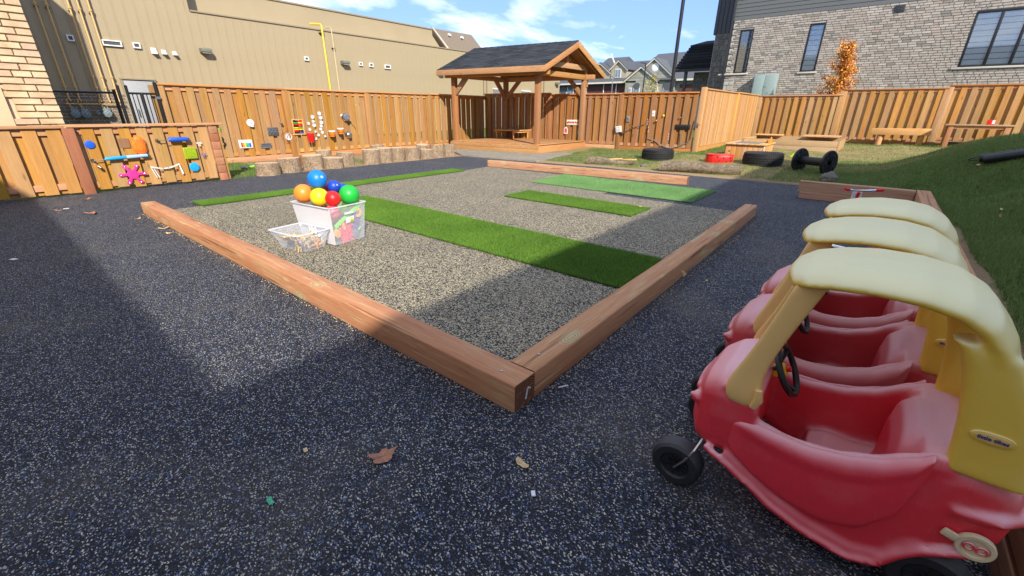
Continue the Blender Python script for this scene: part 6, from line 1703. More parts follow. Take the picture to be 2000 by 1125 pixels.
for off in (0, 0.014): MB().tube([(0.665+0.39*i/10, GY-0.014-off, 0.335-0.045*math.sin(math.pi*i/10)-0.02*off/0.014*0.6+0.014*i/10) for i in range(11)], 0.005, 6).build('cord', M['white'], rp_)
for (xa, za, xb, zb) in ((0.665, 0.335, 0.71, 0.15), (0.69, 0.335, 0.745, 0.15), (1.055, 0.35, 1.075, 0.17), (1.06, 0.35, 1.09, 0.18)): MB().tube([(xa, GY-0.012, za), (xb, GY-0.012, zb)], 0.007, 6).build('cord', M['white'], rp_)
for i in range(3, 9): MB().sphere((0.665+0.39*i/10, GY-0.02, 0.335-0.045*math.sin(math.pi*i/10)), 0.012, 8, (1.3, 1, 1)).build('bead', M['wood_tan'] if i % 2 else M['black'], rp_)
tp = thing('spinning_dial', 'small chrome knob low at the left of the play gate', 'knob', (0.04, GY, 0.38))
MB().tube([(0.03, GY, 0.395), (0.03, GY-0.04, 0.39), (0.05, GY-0.055, 0.37)], [0.022, 0.018, 0.012], 12).build('knob', M['chrome'], tp, smooth=True)
MB().sphere((0.055, GY-0.03, 0.345), 0.018, 10).build('tip', M['black'], tp, smooth=True)
for k, (x, z, mat, lb) in enumerate(((1.43, 0.655, M['white'], 'white three-lobed spinner at the upper right of the play gate'), (1.455, 0.465, M['purple'], 'dark three-lobed spinner at the right of the play gate'))):
    t_ = thing('fidget_spinner', lb, 'spinner', (x, GY, z))
    for i in range(3):
        a = 2*math.pi*i/3+0.5; MB().torus((x+math.cos(a)*0.026, GY-0.012, z+math.sin(a)*0.026), 0.013, 0.005, 16, 6, rotx(R_(90))).build('lobe', mat, t_, smooth=True)
    MB().sphere((x, GY-0.012, z), 0.011, 10).build('hub', M['chrome'], t_, smooth=True)
o = MB().box(0.36, 0.49, GY-0.004, GY, 0.64, 0.78).build('cork_patch', M['fence_back'], None); tag(o, 'brown square patch left of the orange mitt', 'wall toy')

# ================================================================ things on the tall fence
TY = 11.005
def onboard(x): return 11.04+(x-1.71)*0.0155-0.0345
def T(name, label, x, z, cat='wall toy', group=None): return thing(name, label, cat, (x, onboard(x), z), 0, group)
RX = rotx(R_(90))
t_ = T('toy_clock', 'white round dial on the tall fence, with a small red mark', 3.39, 0.91); y = onboard(3.39)
MB().lathe([(0.0001, 0), (0.085, 0), (0.085, 0.012), (0.075, 0.02), (0.0001, 0.02)], 28, (3.39, y, 0.91), RX).build('dial', M['white'], t_, smooth=True, angle=30)
MB().obox((3.39, y-0.024, 0.91), (0.05, 0.004, 0.012), roty(0.6)).build('hand', M['red'], t_)
MB().obox((3.42, y-0.01, 0.83), (0.05, 0.02, 0.02)).build('tab', M['white'], t_)
for i, (x, z, lb) in enumerate(((2.665, 0.565, 'upper black knob with a brass centre on the tall fence'), (2.69, 0.455, 'lower black knob with a brass centre on the tall fence'))):
    t_ = T('brass_knob', lb, x, z, 'wall toy'); y = onboard(x)
    MB().lathe([(0.0001, 0), (0.06, 0), (0.062, 0.015), (0.04, 0.03), (0.0001, 0.03)], 22, (x, y, z), RX).build('plate', M['black'], t_, smooth=True, angle=30)
    MB().sphere((x, y-0.035, z), 0.018, 10).build('centre', M['brass'], t_, smooth=True)
t_ = T('toy_lizard', 'tiny green lizard shape high on the left of the tall fence', 2.70, 0.78); y = onboard(2.7)
MB().tube([(2.70, y-0.008, 0.84), (2.69, y-0.01, 0.79), (2.71, y-0.008, 0.73)], [0.01, 0.014, 0.004], 8).tube([(2.66, y-0.008, 0.80), (2.73, y-0.008, 0.78)], 0.004, 6).build('body', M['b_green'], t_, smooth=True)
t_ = T('xylophone_toy', 'white-framed rainbow panel on the tall fence', 3.18, 0.44); y = onboard(3.18)
MB().box(3.03, 3.33, y-0.025, y-0.001, 0.34, 0.53).build('frame', M['white'], t_, bevel=0.006)
for i, c in enumerate(('b_red', 'b_orange', 'b_yellow', 'b_green', 'sky_blue', 'b_navy')): MB().box(3.065+i*0.038, 3.065+i*0.038+0.034, y-0.034, y-0.026, 0.365, 0.475-0.004*i).build('key', M[c], t_, bevel=0.003)
MB().box(3.05, 3.31, y-0.03, y-0.026, 0.50, 0.51).build('strip', M['vent_grey'], t_)
t_ = T('muffin_tin', 'dark six-cup muffin tin screwed to the tall fence', 3.88, 0.70, 'muffin tin'); y = onboard(3.88)
MB().box(3.75, 4.01, y-0.018, y-0.010, 0.60, 0.80).build('plate', M['muffin'], t_, bevel=0.004)
for i in range(3):
    for j in range(2):
        MB().lathe([(0.036, 0.0), (0.036, 0.006), (0.031, 0.006), (0.022, -0.02), (0.0001, -0.02)], 18, (3.795+i*0.085, y-0.018, 0.65+j*0.10), RX).build('cup', M['black_metal'], t_, smooth=True, angle=40)
t_ = T('spinning_dial', 'small dark knob between the muffin tin and the abacus', 4.12, 0.90, 'wall toy'); y = onboard(4.12)
MB().lathe([(0.0001, 0), (0.035, 0), (0.03, 0.02), (0.02, 0.03), (0.03, 0.05), (0.0001, 0.06)], 16, (4.12, y, 0.9), RX).build('knob', M['steel'], t_, smooth=True)
t_ = T('abacus', 'yellow-framed abacus with rows of coloured beads on the tall fence', 4.54, 0.80, 'abacus'); y = onboard(4.54)
for a in ((4.39, 4.69, 0.965, 0.99), (4.36, 4.74, 0.60, 0.63), (4.39, 4.415, 0.63, 0.965), (4.665, 4.69, 0.63, 0.965)): MB().box(a[0], a[1], y-0.04, y-0.005, a[2], a[3]).build('frame', M['pine_x'], t_, bevel=0.003)
for i, cs in enumerate((('black', 'b_navy'), ('b_red', 'black'), ('b_yellow', 'b_yellow'), ('b_yellow', 'b_green'), ('black', 'b_red'), ('b_red', 'b_red'), ('b_green', 'b_yellow'), ('black', 'b_red'))):
    z = 0.655+i*0.04; MB().tube([(4.41, y-0.022, z), (4.67, y-0.022, z)], 0.002, 4).build('wire', M['steel'], t_)
    for k, c in enumerate(cs): MB().tube([(4.425+0.125*k, y-0.022, z), (4.54+0.118*k, y-0.022, z)], 0.014, 8).build('bead_row', M[c], t_)
t_ = T('framed_mirror', 'small steel-framed mirror low on the tall fence', 3.65, 0.37, 'mirror'); y = onboard(3.65)
MB().box(3.52, 3.78, y-0.018, y-0.001, 0.315, 0.335).box(3.52, 3.78, y-0.018, y-0.001, 0.415, 0.43).box(3.52, 3.54, y-0.018, y-0.001, 0.335, 0.415).box(3.76, 3.78, y-0.018, y-0.001, 0.335, 0.415).build('frame', M['steel'], t_, bevel=0.003)
MB().box(3.54, 3.76, y-0.008, y-0.004, 0.335, 0.415).build('mirror', M['blind_dark'], t_)
t_ = T('wire_coil', 'clear dish with loops of brass wire beside the abacus', 4.24, 0.56); y = onboard(4.24)
MB().lathe([(0.0001, 0.004), (0.06, 0.004), (0.085, 0.03), (0.09, 0.03), (0.065, 0.0), (0.0001, 0.0)], 26, (4.24, y, 0.57), RX).build('dish', M['clear_rim'], t_, smooth=True)
MB().torus((4.20, y-0.02, 0.60), 0.15, 0.004, 30, 5, RX @ roty(0.2)).torus((4.32, y-0.02, 0.52), 0.12, 0.004, 30, 5, RX).build('wire_loop', M['brass'], t_)
t_ = T('metal_bucket', 'dark red ribbed bucket hung on the tall fence', 4.80, 0.52, 'bucket'); y = onboard(4.8)
MB().lathe([(0.07, -0.11), (0.076, -0.04), (0.080, -0.035), (0.084, 0.03), (0.088, 0.035), (0.093, 0.10), (0.10, 0.10), (0.10, 0.112), (0.09, 0.112), (0.068, -0.10)], 24, (4.80, y-0.10, 0.52)).build('bucket', M['b_red'], t_, smooth=True, angle=40)
MB().torus((4.80, y-0.10, 0.56), 0.098, 0.003, 20, 5, rotx(1.2)).build('handle', M['steel'], t_)
M['b_red2'] = M['b_red']
LID = [(5.19, 1.13), (4.98, 1.04), (5.21, 1.02), (5.21, 0.90), (4.98, 0.93), (4.99, 0.83), (4.84, 0.88), (5.16, 0.73), (5.19, 0.81), (5.20, 0.64), (4.85, 0.73), (5.0, 0.67), (5.07, 0.58), (4.97, 0.49), (5.26, 0.54)]
wh_ = ['top', 'upper left', 'second in the right column', 'third in the right column', 'second in the middle column', 'third in the middle column', 'far left upper', 'fifth in the right column', 'fourth in the right column', 'star-like, right side', 'far left lower', 'small, centre', 'low centre', 'lowest, left of centre', 'lowest right']
for i, ((x, z), w_) in enumerate(zip(LID, wh_)):
    t_ = T('jar_lid', 'silvery white jar lid on the tall fence, %s of the cluster' % w_, x, z, 'lid', 'jar lids screwed to the tall fence'); y = onboard(x)
    r = 0.05 if i in (0, 1, 2, 3, 5) else 0.04 if i not in (11, 14) else 0.03
    prof = [(0.0001, 0.004), (r*0.3, 0.004), (r*0.35, 0.007), (r*0.8, 0.007), (r*0.85, 0.012), (r, 0.012), (r, 0.0)]
    if i == 9:
        P = [(math.cos(math.pi*k/5)*(r*1.25 if k % 2 else r*0.7), math.sin(math.pi*k/5)*(r*1.25 if k % 2 else r*0.7)) for k in range(10)]
        MB().ext(P, lambda a, b: (x+a, y, z+b), lambda a, b: (x+a, y-0.01, z+b)).build('lid', M['white'], t_, bevel=0.003)
    else: MB().lathe(prof, 20, (x, y, z), RX).build('lid', M['lid_metal'] if 'lid_metal' in M else M.setdefault('lid_metal', plain('lid_metal', (0.72, 0.72, 0.70), 0.35, 0.35)), t_, smooth=True, angle=30)
for i, (x, z, lb) in enumerate(((5.43, 0.63, 'lower-left drum of the pair of small orange bongos'), (5.70, 0.69, 'upper-right drum of the pair of small orange bongos'))):
    t_ = T('toy_drum', lb, x, z, 'drum', 'pair of small bongos on the tall fence'); y = onboard(x)-0.10
    MB().lathe([(0.07, -0.10), (0.075, -0.03), (0.088, 0.03)], 22, (x, y, z)).build('shell', M['orange'], t_, smooth=True)
    MB().lathe([(0.09, 0.02), (0.095, 0.03), (0.095, 0.05), (0.085, 0.055), (0.0001, 0.055)], 22, (x, y, z)).build('head', M['skin_white'], t_, smooth=True, angle=40)
    MB().torus((x, y, z-0.06), 0.076, 0.006, 22, 5).build('hoop', M['black'], t_)
    for k in range(5): a = 2*math.pi*k/5; MB().tube([(x+math.cos(a)*0.08, y+math.sin(a)*0.08, z-0.06), (x+math.cos(a)*0.094, y+math.sin(a)*0.094, z+0.03)], 0.004, 5).build('tension_rod', M['steel'], t_)
for i, (x, z, r, lb, hl) in enumerate(((5.94, 1.03, 0.105, 'steel cooking pot hung bottom-out high on the tall fence', True), (5.98, 0.55, 0.10, 'steel bowl hung bottom-out low on the tall fence', False))):
    t_ = T('steel_pot', lb, x, z, 'pot', 'steel pans on the tall fence'); y = onboard(x)
    pr_ = [(r*1.06, 0.0), (r, 0.004), (r, 0.09), (r*0.9, 0.115), (r*0.62, 0.118), (r*0.6, 0.112), (0.0001, 0.112)] if hl else [(r*1.05, 0), (r, 0.02), (r*0.85, 0.07), (r*0.5, 0.10), (0.0001, 0.105)]
    MB().lathe(pr_, 32, (x, y, z), RX).build('pan', M['steel'], t_, smooth=True, angle=35)
t_ = T('ladle', 'black-handled steel spoon slanting beside the cooking pot', 6.15, 0.82, 'spoon'); y = onboard(6.15)
MB().tube([(6.10, y-0.02, 0.88), (6.25, y-0.02, 0.70)], 0.007, 6).build('handle', M['steel'], t_); MB().sphere((6.09, y-0.025, 0.89), 0.03, 12, (1, 0.4, 1.2)).build('bowl', M['black'], t_, smooth=True)
t_ = T('spinning_dial', 'tiny round fitting far right on the tall fence', 6.35, 1.35, 'wall toy'); MB().sphere((6.35, onboard(6.35)-0.01, 1.35), 0.012, 8).build('knob', M['white'], t_)
t_ = thing('toy_shovel', 'lime green toy shovel with a grey blade lying in the grass by the tall fence', 'toy', (2.65, 9.6, 0.05))
MB().tube([(2.62, 9.55, 0.05), (2.95, 9.75, 0.06), (3.2, 9.85, 0.05)], [0.03, 0.022, 0.035], 8).build('handle', M['bright_green'], t_, smooth=True)
MB().sphere((2.50, 9.50, 0.06), 0.085, 12, (1, 0.8, 0.35)).build('blade', M['vent_grey'], t_, smooth=True)
t_ = thing('toy_ball', 'tiny yellow and black ball between the first two stumps', 'ball', (2.80, 8.47, 0.05)); MB().sphere((2.80, 8.47, 0.045), 0.022, 12).sphere((2.80, 8.47, 0.085), 0.018, 12).build('ball', M['b_yellow'], t_, smooth=True); MB().torus((2.80, 8.47, 0.066), 0.016, 0.006, 14, 5).build('band', M['black'], t_)

# ================================================================ things on the back fence
def bp(y_, off=0.0):
    t = (y_-3.55)/(11.2-3.55); x = 13.30+(12.0-13.30)*t
    return Vector((x, y_, 0))+bn*(0.034+off)
bang = math.atan2(bd.y, bd.x)
MBK = Matrix((bd, -bn, Vector((0, 0, 1)))).transposed()   # local x along the fence (+y), y into it, z up
def Bt(name, label, y_, z, cat='wall toy', group=None):
    p = bp(y_); return thing(name, label, cat, (p.x, p.y, z), 0, group)
def bbox(par, nm, y_, z, w, h, th, mat, off=0.0, rot=0.0, bev=0.003):
    p = bp(y_, th/2+off); p.z = z
    return MB().obox(p, (w, th, h), MBK @ roty(rot)).build(nm, mat, par, bevel=bev)
t_ = Bt('drum_pad', 'white slanted panel with a printed grid on the back fence post', 5.93, 0.69); bbox(t_, 'panel', 5.93, 0.69, 0.19, 0.19, 0.03, M['white'], 0.04, 0.15)
for i in range(3):
    for j in range(3): bbox(t_, 'pad', 5.93-0.05+i*0.05, 0.69-0.05+j*0.05, 0.022, 0.03, 0.004, M['vent_grey'], 0.071, 0.15, 0)
t_ = Bt('light_switch', 'grey switch box high on the back fence, left of the others', 5.66, 1.01, 'switch'); bbox(t_, 'box', 5.66, 1.01, 0.11, 0.17, 0.035, M['vent_grey']); bbox(t_, 'toggle', 5.66, 1.02, 0.05, 0.07, 0.01, M['steel'], 0.036)
t_ = Bt('light_switch', 'white light switch plate high on the back fence', 4.88, 1.18, 'switch'); bbox(t_, 'plate', 4.88, 1.18, 0.09, 0.17, 0.012, M['white']); bbox(t_, 'toggle', 4.88, 1.18, 0.02, 0.05, 0.012, M['vent_grey'], 0.013)
for y_, z, m_, lb in ((4.76, 0.97, 'steel', 'grey knob below the white light switch'), (4.06, 1.07, 'steel', 'grey knob nearest the pale corner post'), (4.56, 1.12, 'b_yellow', 'small yellow knob right of the white light switch')):
    t_ = Bt('spinning_dial', lb, y_, z, 'wall toy'); p = bp(y_, 0.03); p.z = z; MB().sphere(p, 0.032, 14).build('knob', M[m_], t_, smooth=True); bbox(t_, 'rose', y_, z, 0.05, 0.05, 0.008, M[m_])
t_ = Bt('bolt_board', 'long black panel with sliding bolts on the back fence', 3.93, 0.80); bbox(t_, 'panel', 3.95, 0.80, 0.44, 0.14, 0.03, M['black'])
for i in range(5): bbox(t_, 'slot', 3.79+i*0.08, 0.80, 0.05, 0.07, 0.012, M['black_metal'], 0.031)
t_ = Bt('toy_rake', 'dark brush with a bent handle slanting on the back fence', 5.5, 0.7)
a, b, c = bp(5.85, 0.03), bp(5.45, 0.03), bp(5.10, 0.03); a.z, b.z, c.z = 0.55, 0.74, 0.86
MB().tube([a, b, c], [0.014, 0.010, 0.010], 6).build('handle', M['bark'], t_); MB().obox(a, (0.16, 0.03, 0.07), MBK @ roty(-0.8)).build('brush_head', M['black'], t_)
d1 = bp(5.58, 0.03); d1.z = 0.86; MB().tube([b, d1], 0.012, 6).build('fork', M['bark'], t_)
for y_, z, lb in ((5.03, 0.93, 'string of small red and white beads, upper'), (4.98, 0.70, 'string of small red and white beads, lower'), (4.33, 0.50, 'string of small white beads near the silver hose')):
    t_ = Bt('bead_string', lb, y_, z)
    for i in range(5): p = bp(y_+0.015*math.sin(i*1.7), 0.015); p.z = z-0.07+0.035*i; MB().sphere(p, 0.014, 8).build('bead', M['b_red'] if i % 2 else M['white'], t_)
t_ = Bt('silver_hose', 'silvery hose looping along the foot of the back fence up to the corner post', 4.2, 0.3, 'hose')
hp = [(4.95, 0.42), (4.75, 0.38), (4.6, 0.28), (4.4, 0.19), (4.22, 0.16), (4.0, 0.22), (3.85, 0.30), (3.74, 0.33), (3.68, 0.45), (3.66, 0.65), (3.64, 0.90), (3.62, 1.0)]
pts = []
for y_, z in hp: p = bp(y_, 0.025); p.z = z; pts.append(p)
MB().tube(pts, 0.013, 8).build('hose', M['steel'], t_, smooth=True)
p0 = bp(3.95, 0.03); p0.z = 0.3; p1 = bp(3.97, 0.03); p1.z = 0.62; MB().tube([p0, p1], 0.008, 6).build('chain', M['steel'], t_)
t_ = thing('lever_latch', 'steel lever handle on the pale corner post', 'handle', (13.22, 3.52, 0.87)); MB().box(13.215, 13.228, 3.49, 3.53, 0.80, 0.94).build('plate', M['steel'], t_, bevel=0.003); MB().tube([(13.22, 3.51, 0.87), (13.17, 3.51, 0.87), (13.16, 3.40, 0.87)], 0.01, 8).build('lever', M['steel'], t_, smooth=True)
t_ = Bt('picture_board', 'cream board with red shapes on the back fence, behind the gazebo post', 7.45, 0.87, 'sign'); bbox(t_, 'board', 7.50, 0.87, 0.62, 0.17, 0.015, M['skin_white'])
for i in range(6): bbox(t_, 'painted_shape', 7.27+i*0.095, 0.87, 0.055, 0.09, 0.003, M['b_red'] if i % 2 else M['leaf_rust'], 0.016, 0.4*i, 0)
for y_, lb in ((7.82, 'arched pink plaque, left of its pair, behind the gazebo post'), (7.30, 'arched pink plaque, right of its pair, behind the gazebo post')):
    t_ = Bt('arched_plaque', lb, y_, 0.60, 'sign'); P = [(-0.07, -0.11), (0.07, -0.11), (0.07, 0.03), (0.05, 0.09), (0, 0.12), (-0.05, 0.09), (-0.07, 0.03)]
    def f0(a, b, o_, y_=y_): p = bp(y_, o_)+bd*a; return Vector((p.x, p.y, 0.60+b))
    MB().ext(P, lambda a, b: f0(a, b, 0.0), lambda a, b: f0(a, b, 0.015)).build('plaque', M['skin_white'], t_)
    P2 = [(a*0.7, b*0.7) for a, b in P]; MB().ext(P2, lambda a, b: f0(a, b, 0.0155), lambda a, b: f0(a, b, 0.019)).build('painted_shape', M['pink_red'], t_)
# black bottle rack / strip on the warehouse side top of the fence
# ================================================================ ride-in toy cars
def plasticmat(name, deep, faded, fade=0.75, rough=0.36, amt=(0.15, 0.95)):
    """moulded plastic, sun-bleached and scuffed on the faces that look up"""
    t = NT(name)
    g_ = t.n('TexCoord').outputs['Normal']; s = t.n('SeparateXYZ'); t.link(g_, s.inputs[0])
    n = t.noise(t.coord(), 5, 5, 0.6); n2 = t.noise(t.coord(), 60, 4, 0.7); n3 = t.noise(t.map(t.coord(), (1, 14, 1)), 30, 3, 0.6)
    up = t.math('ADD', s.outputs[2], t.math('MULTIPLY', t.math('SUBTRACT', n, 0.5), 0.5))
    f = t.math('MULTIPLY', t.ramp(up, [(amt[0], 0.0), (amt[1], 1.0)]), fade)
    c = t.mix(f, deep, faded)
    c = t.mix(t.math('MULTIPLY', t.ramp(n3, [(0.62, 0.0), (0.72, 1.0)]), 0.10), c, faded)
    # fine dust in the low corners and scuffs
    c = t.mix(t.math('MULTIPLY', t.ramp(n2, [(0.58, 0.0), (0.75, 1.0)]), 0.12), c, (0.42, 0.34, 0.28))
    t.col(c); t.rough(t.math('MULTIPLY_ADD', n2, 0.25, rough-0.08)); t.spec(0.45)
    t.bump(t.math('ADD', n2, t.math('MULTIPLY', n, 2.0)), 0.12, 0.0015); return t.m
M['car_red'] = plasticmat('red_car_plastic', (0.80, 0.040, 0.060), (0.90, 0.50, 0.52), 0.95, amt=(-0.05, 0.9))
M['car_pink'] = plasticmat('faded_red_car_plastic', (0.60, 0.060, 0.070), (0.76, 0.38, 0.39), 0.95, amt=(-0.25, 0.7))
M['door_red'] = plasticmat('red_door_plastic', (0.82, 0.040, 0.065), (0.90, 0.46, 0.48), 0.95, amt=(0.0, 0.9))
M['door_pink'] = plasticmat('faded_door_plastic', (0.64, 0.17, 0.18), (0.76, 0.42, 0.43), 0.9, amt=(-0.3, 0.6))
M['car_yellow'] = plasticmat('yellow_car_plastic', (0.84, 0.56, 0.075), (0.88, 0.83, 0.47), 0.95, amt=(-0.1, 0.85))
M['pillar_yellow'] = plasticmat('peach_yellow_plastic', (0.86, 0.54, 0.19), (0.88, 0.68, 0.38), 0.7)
M['wheel_black'] = plasticmat('toy_wheel', (0.022, 0.022, 0.024), (0.12, 0.12, 0.12), 0.4, 0.6)
CYO = 1.06      # local y = yard y + CYO
def remeshed(name, mb, voxel, smooth_it, mat):
    me = mb.mesh(name); o = bpy.data.objects.new(name, me); COL.objects.link(o)
    m = o.modifiers.new('r', 'REMESH'); m.mode = 'VOXEL'; m.voxel_size = voxel; m.use_smooth_shade = True
    s = o.modifiers.new('s', 'SMOOTH'); s.factor = 0.5; s.iterations = smooth_it
    dg = bpy.context.evaluated_depsgraph_get(); ev = o.evaluated_get(dg); out = bpy.data.meshes.new_from_object(ev)
    bpy.data.objects.remove(o); bpy.data.meshes.remove(me)
    out.name = name; out.polygons.foreach_set('use_smooth', [True]*len(out.polygons)); out.materials.clear(); out.materials.append(mat); return out
def sup(c, e): return math.copysign(abs(c)**e, c)
def interp(tab, y):
    """tab sorted by first entry descending (front to rear)"""
    if y >= tab[0][0]: return tab[0][1]
    for (a, va), (b, vb) in zip(tab, tab[1:]):
        if y >= b: t = (y-a)/(b-a); t = t*t*(3-2*t)*0.5+t*0.5; return va+(vb-va)*t
    return tab[-1][1]
HW = [(-.662, .115), (-.70, .170), (-.76, .196), (-.86, .206), (-1.0, .212), (-1.2, .214), (-1.33, .208), (-1.40, .185), (-1.44, .12)]
ZB = [(-.685, .25), (-.72, .19), (-.80, .165), (-.88, .13), (-.96, .085), (-1.06, .055), (-1.16, .045), (-1.22, .07), (-1.27, .16), (-1.34, .205), (-1.40, .225), (-1.44, .27)]
SILL = [(-.80, .41), (-.86, .362), (-.95, .346), (-1.05, .358), (-1.13, .388), (-1.20, .436), (-1.25, .466), (-1.30, .47)]
def ring_solid(y, hw, zb, zt, e=0.42, n=28):
    zc, h = (zb+zt)/2, (zt-zb)/2
    return [(hw*sup(math.cos(a), e), y+CYO, zc+h*sup(math.sin(a), e)) for a in [2*math.pi*k/n for k in range(n)]]
def hull_mesh():
    mb = MB()
    mb.loft([ring_solid(y, interp(HW, y)*f, zb, zt, e) for y, f, zb, zt, e in ((-.660, .60, .25, .33, .8), (-.668, .88, .20, .38, .6), (-.695, .98, .170, .432, .48), (-.74, 1, .160, .468, .45), (-.80, 1, .165, .492, .5), (-.84, 1, .16, .49, .45), (-.862, 1, .15, .455, .45))])
    ys = [-.80-0.02*i for i in range(25)]
    for s in (-1, 1):
        rings = []
        for y in ys:
            hw = interp(HW, y); zb = interp(ZB, y); zt = interp(SILL, y); r = 0.016
            mid = (zb+zt)/2
            P = [(hw-.045, zb), (hw-.010, zb), (hw+.004, zb+.018), (hw+.004, zb+.04), (hw-.004, zb+.06), (hw-.001, mid), (hw-.004, zt-.03), (hw-.010, zt-.006), (hw-.018, zt), (hw-.034, zt), (hw-.042, zt-.012), (hw-.045, mid), (hw-.052, zb+.03)]
            rings.append([(s*a, y+CYO, b) for a, b in P])
        mb.loft(rings)
    mb.loft([ring_solid(y, interp(HW, y)*f, zb, zt, e) for y, f, zb, zt, e in ((-1.205, .80, .10, .43, .5), (-1.225, .95, .09, .462, .4), (-1.26, 1, .13, .470, .35), (-1.32, 1, .20, .468, .35), (-1.37, 1, .215, .452, .4), (-1.405, .97, .225, .425, .5), (-1.430, .85, .25, .38, .6), (-1.442, .5, .28, .34, .8))])
    # seat and floor
    mb.loft([[(x, y+CYO, z) for x, z in ((-w, zb), (w, zb), (w*1.0, zt-.02), (w*.8, zt), (-w*.8, zt), (-w, zt-.02))] for y, w, zb, zt in ((-.985, .165, .07, .10), (-1.0, .17, .06, .185), (-1.05, .17, .055, .205), (-1.12, .17, .055, .20), (-1.22, .17, .06, .22))])
    # backrest hump
    mb.loft([ring_solid(y, w, .16, zt, .6) for y, w, zt in ((-1.172, .10, .38), (-1.185, .135, .44), (-1.21, .145, .465), (-1.24, .14, .47))])
    # moulded lip along the bottom edge and hood crease
    for s in (-1, 1):
        mb.tube([(s*(interp(HW, y)+.002), y+CYO, interp(ZB, y)+.012) for y in [-.74-.03*i for i in range(23)]], 0.013, 8)
        mb.tube([(s*.165, -.735+CYO, .405), (s*.178, -.775+CYO, .44), (s*.182, -.82+CYO, .445)], 0.012, 8)
        mb.sphere((s*.140, -.682+CYO, .335), .024, 10)
        mb.tube([(s*.205, -1.30+CYO, .335), (s*.200, -1.38+CYO, .345), (s*.15, -1.428+CYO, .345), (0, -1.437+CYO, .345)], 0.016, 8)
    mb.tube([(-.11, -.672+CYO, .355), (0, -.664+CYO, .36), (.11, -.672+CYO, .355)], 0.012, 8)
    return remeshed('hull', mb, 0.0065, 6, M['car_red'])
def roof_mesh():
    mb = MB()
    prof = [(-.818, .800), (-.832, .818), (-.87, .838), (-.94, .855), (-1.02, .864), (-1.11, .862), (-1.185, .846), (-1.238, .814), (-1.275, .768), (-1.295, .722)]
    wid = [.085, .140, .180, .196, .202, .204, .204, .203, .200, .196]; thk = [.022, .030, .034, .036, .038, .040, .044, .048, .048, .044]
    rings = []
    wid = [.088, .148, .188, .204, .210, .211, .211]+[.210, .208, .205]
    for i, ((y, z), w, th) in enumerate(zip(prof, wid, thk)):
        a = prof[max(0, i-1)]; b = prof[min(len(prof)-1, i+1)]; ty, tz = b[0]-a[0], b[1]-a[1]; l = math.hypot(ty, tz); ny, nz = tz/l, -ty/l
        if nz < 0: ny, nz = -ny, -nz
        ring = []
        for k in range(28):
            an = 2*math.pi*k/28; x = w*sup(math.cos(an), .45); o = th/2*sup(math.sin(an), .7) - 0.019*abs(x/w)**2.5
            ring.append((x, y+ny*(o-0.010)+CYO-0.008, z+nz*(o-0.010)-0.006))
        rings.append(ring)
    mb.loft(rings)
    for s in (-1, 1):
        st = [(.160, -1.222, .758, .078, .088), (.166, -1.248, .738, .076, .102), (.170, -1.270, .69, .072, .108), (.174, -1.288, .64, .068, .116), (.179, -1.308, .56, .062, .126), (.182, -1.320, .49, .058, .134), (.184, -1.326, .440, .058, .140)]
        rings = []
        for x, y, z, wx, wy in st:
            rings.append([(s*(x+wx/2*sup(math.cos(a), .5)), y+CYO+wy/2*sup(math.sin(a), .5), z) for a in [2*math.pi*k/20 for k in range(20)]])
        mb.loft(rings)
    mb.beam((-.16, -1.335+CYO, .475), (.16, -1.335+CYO, .475), .05, .07)
    return remeshed('roof', mb, 0.0065, 7, M['car_yellow'])
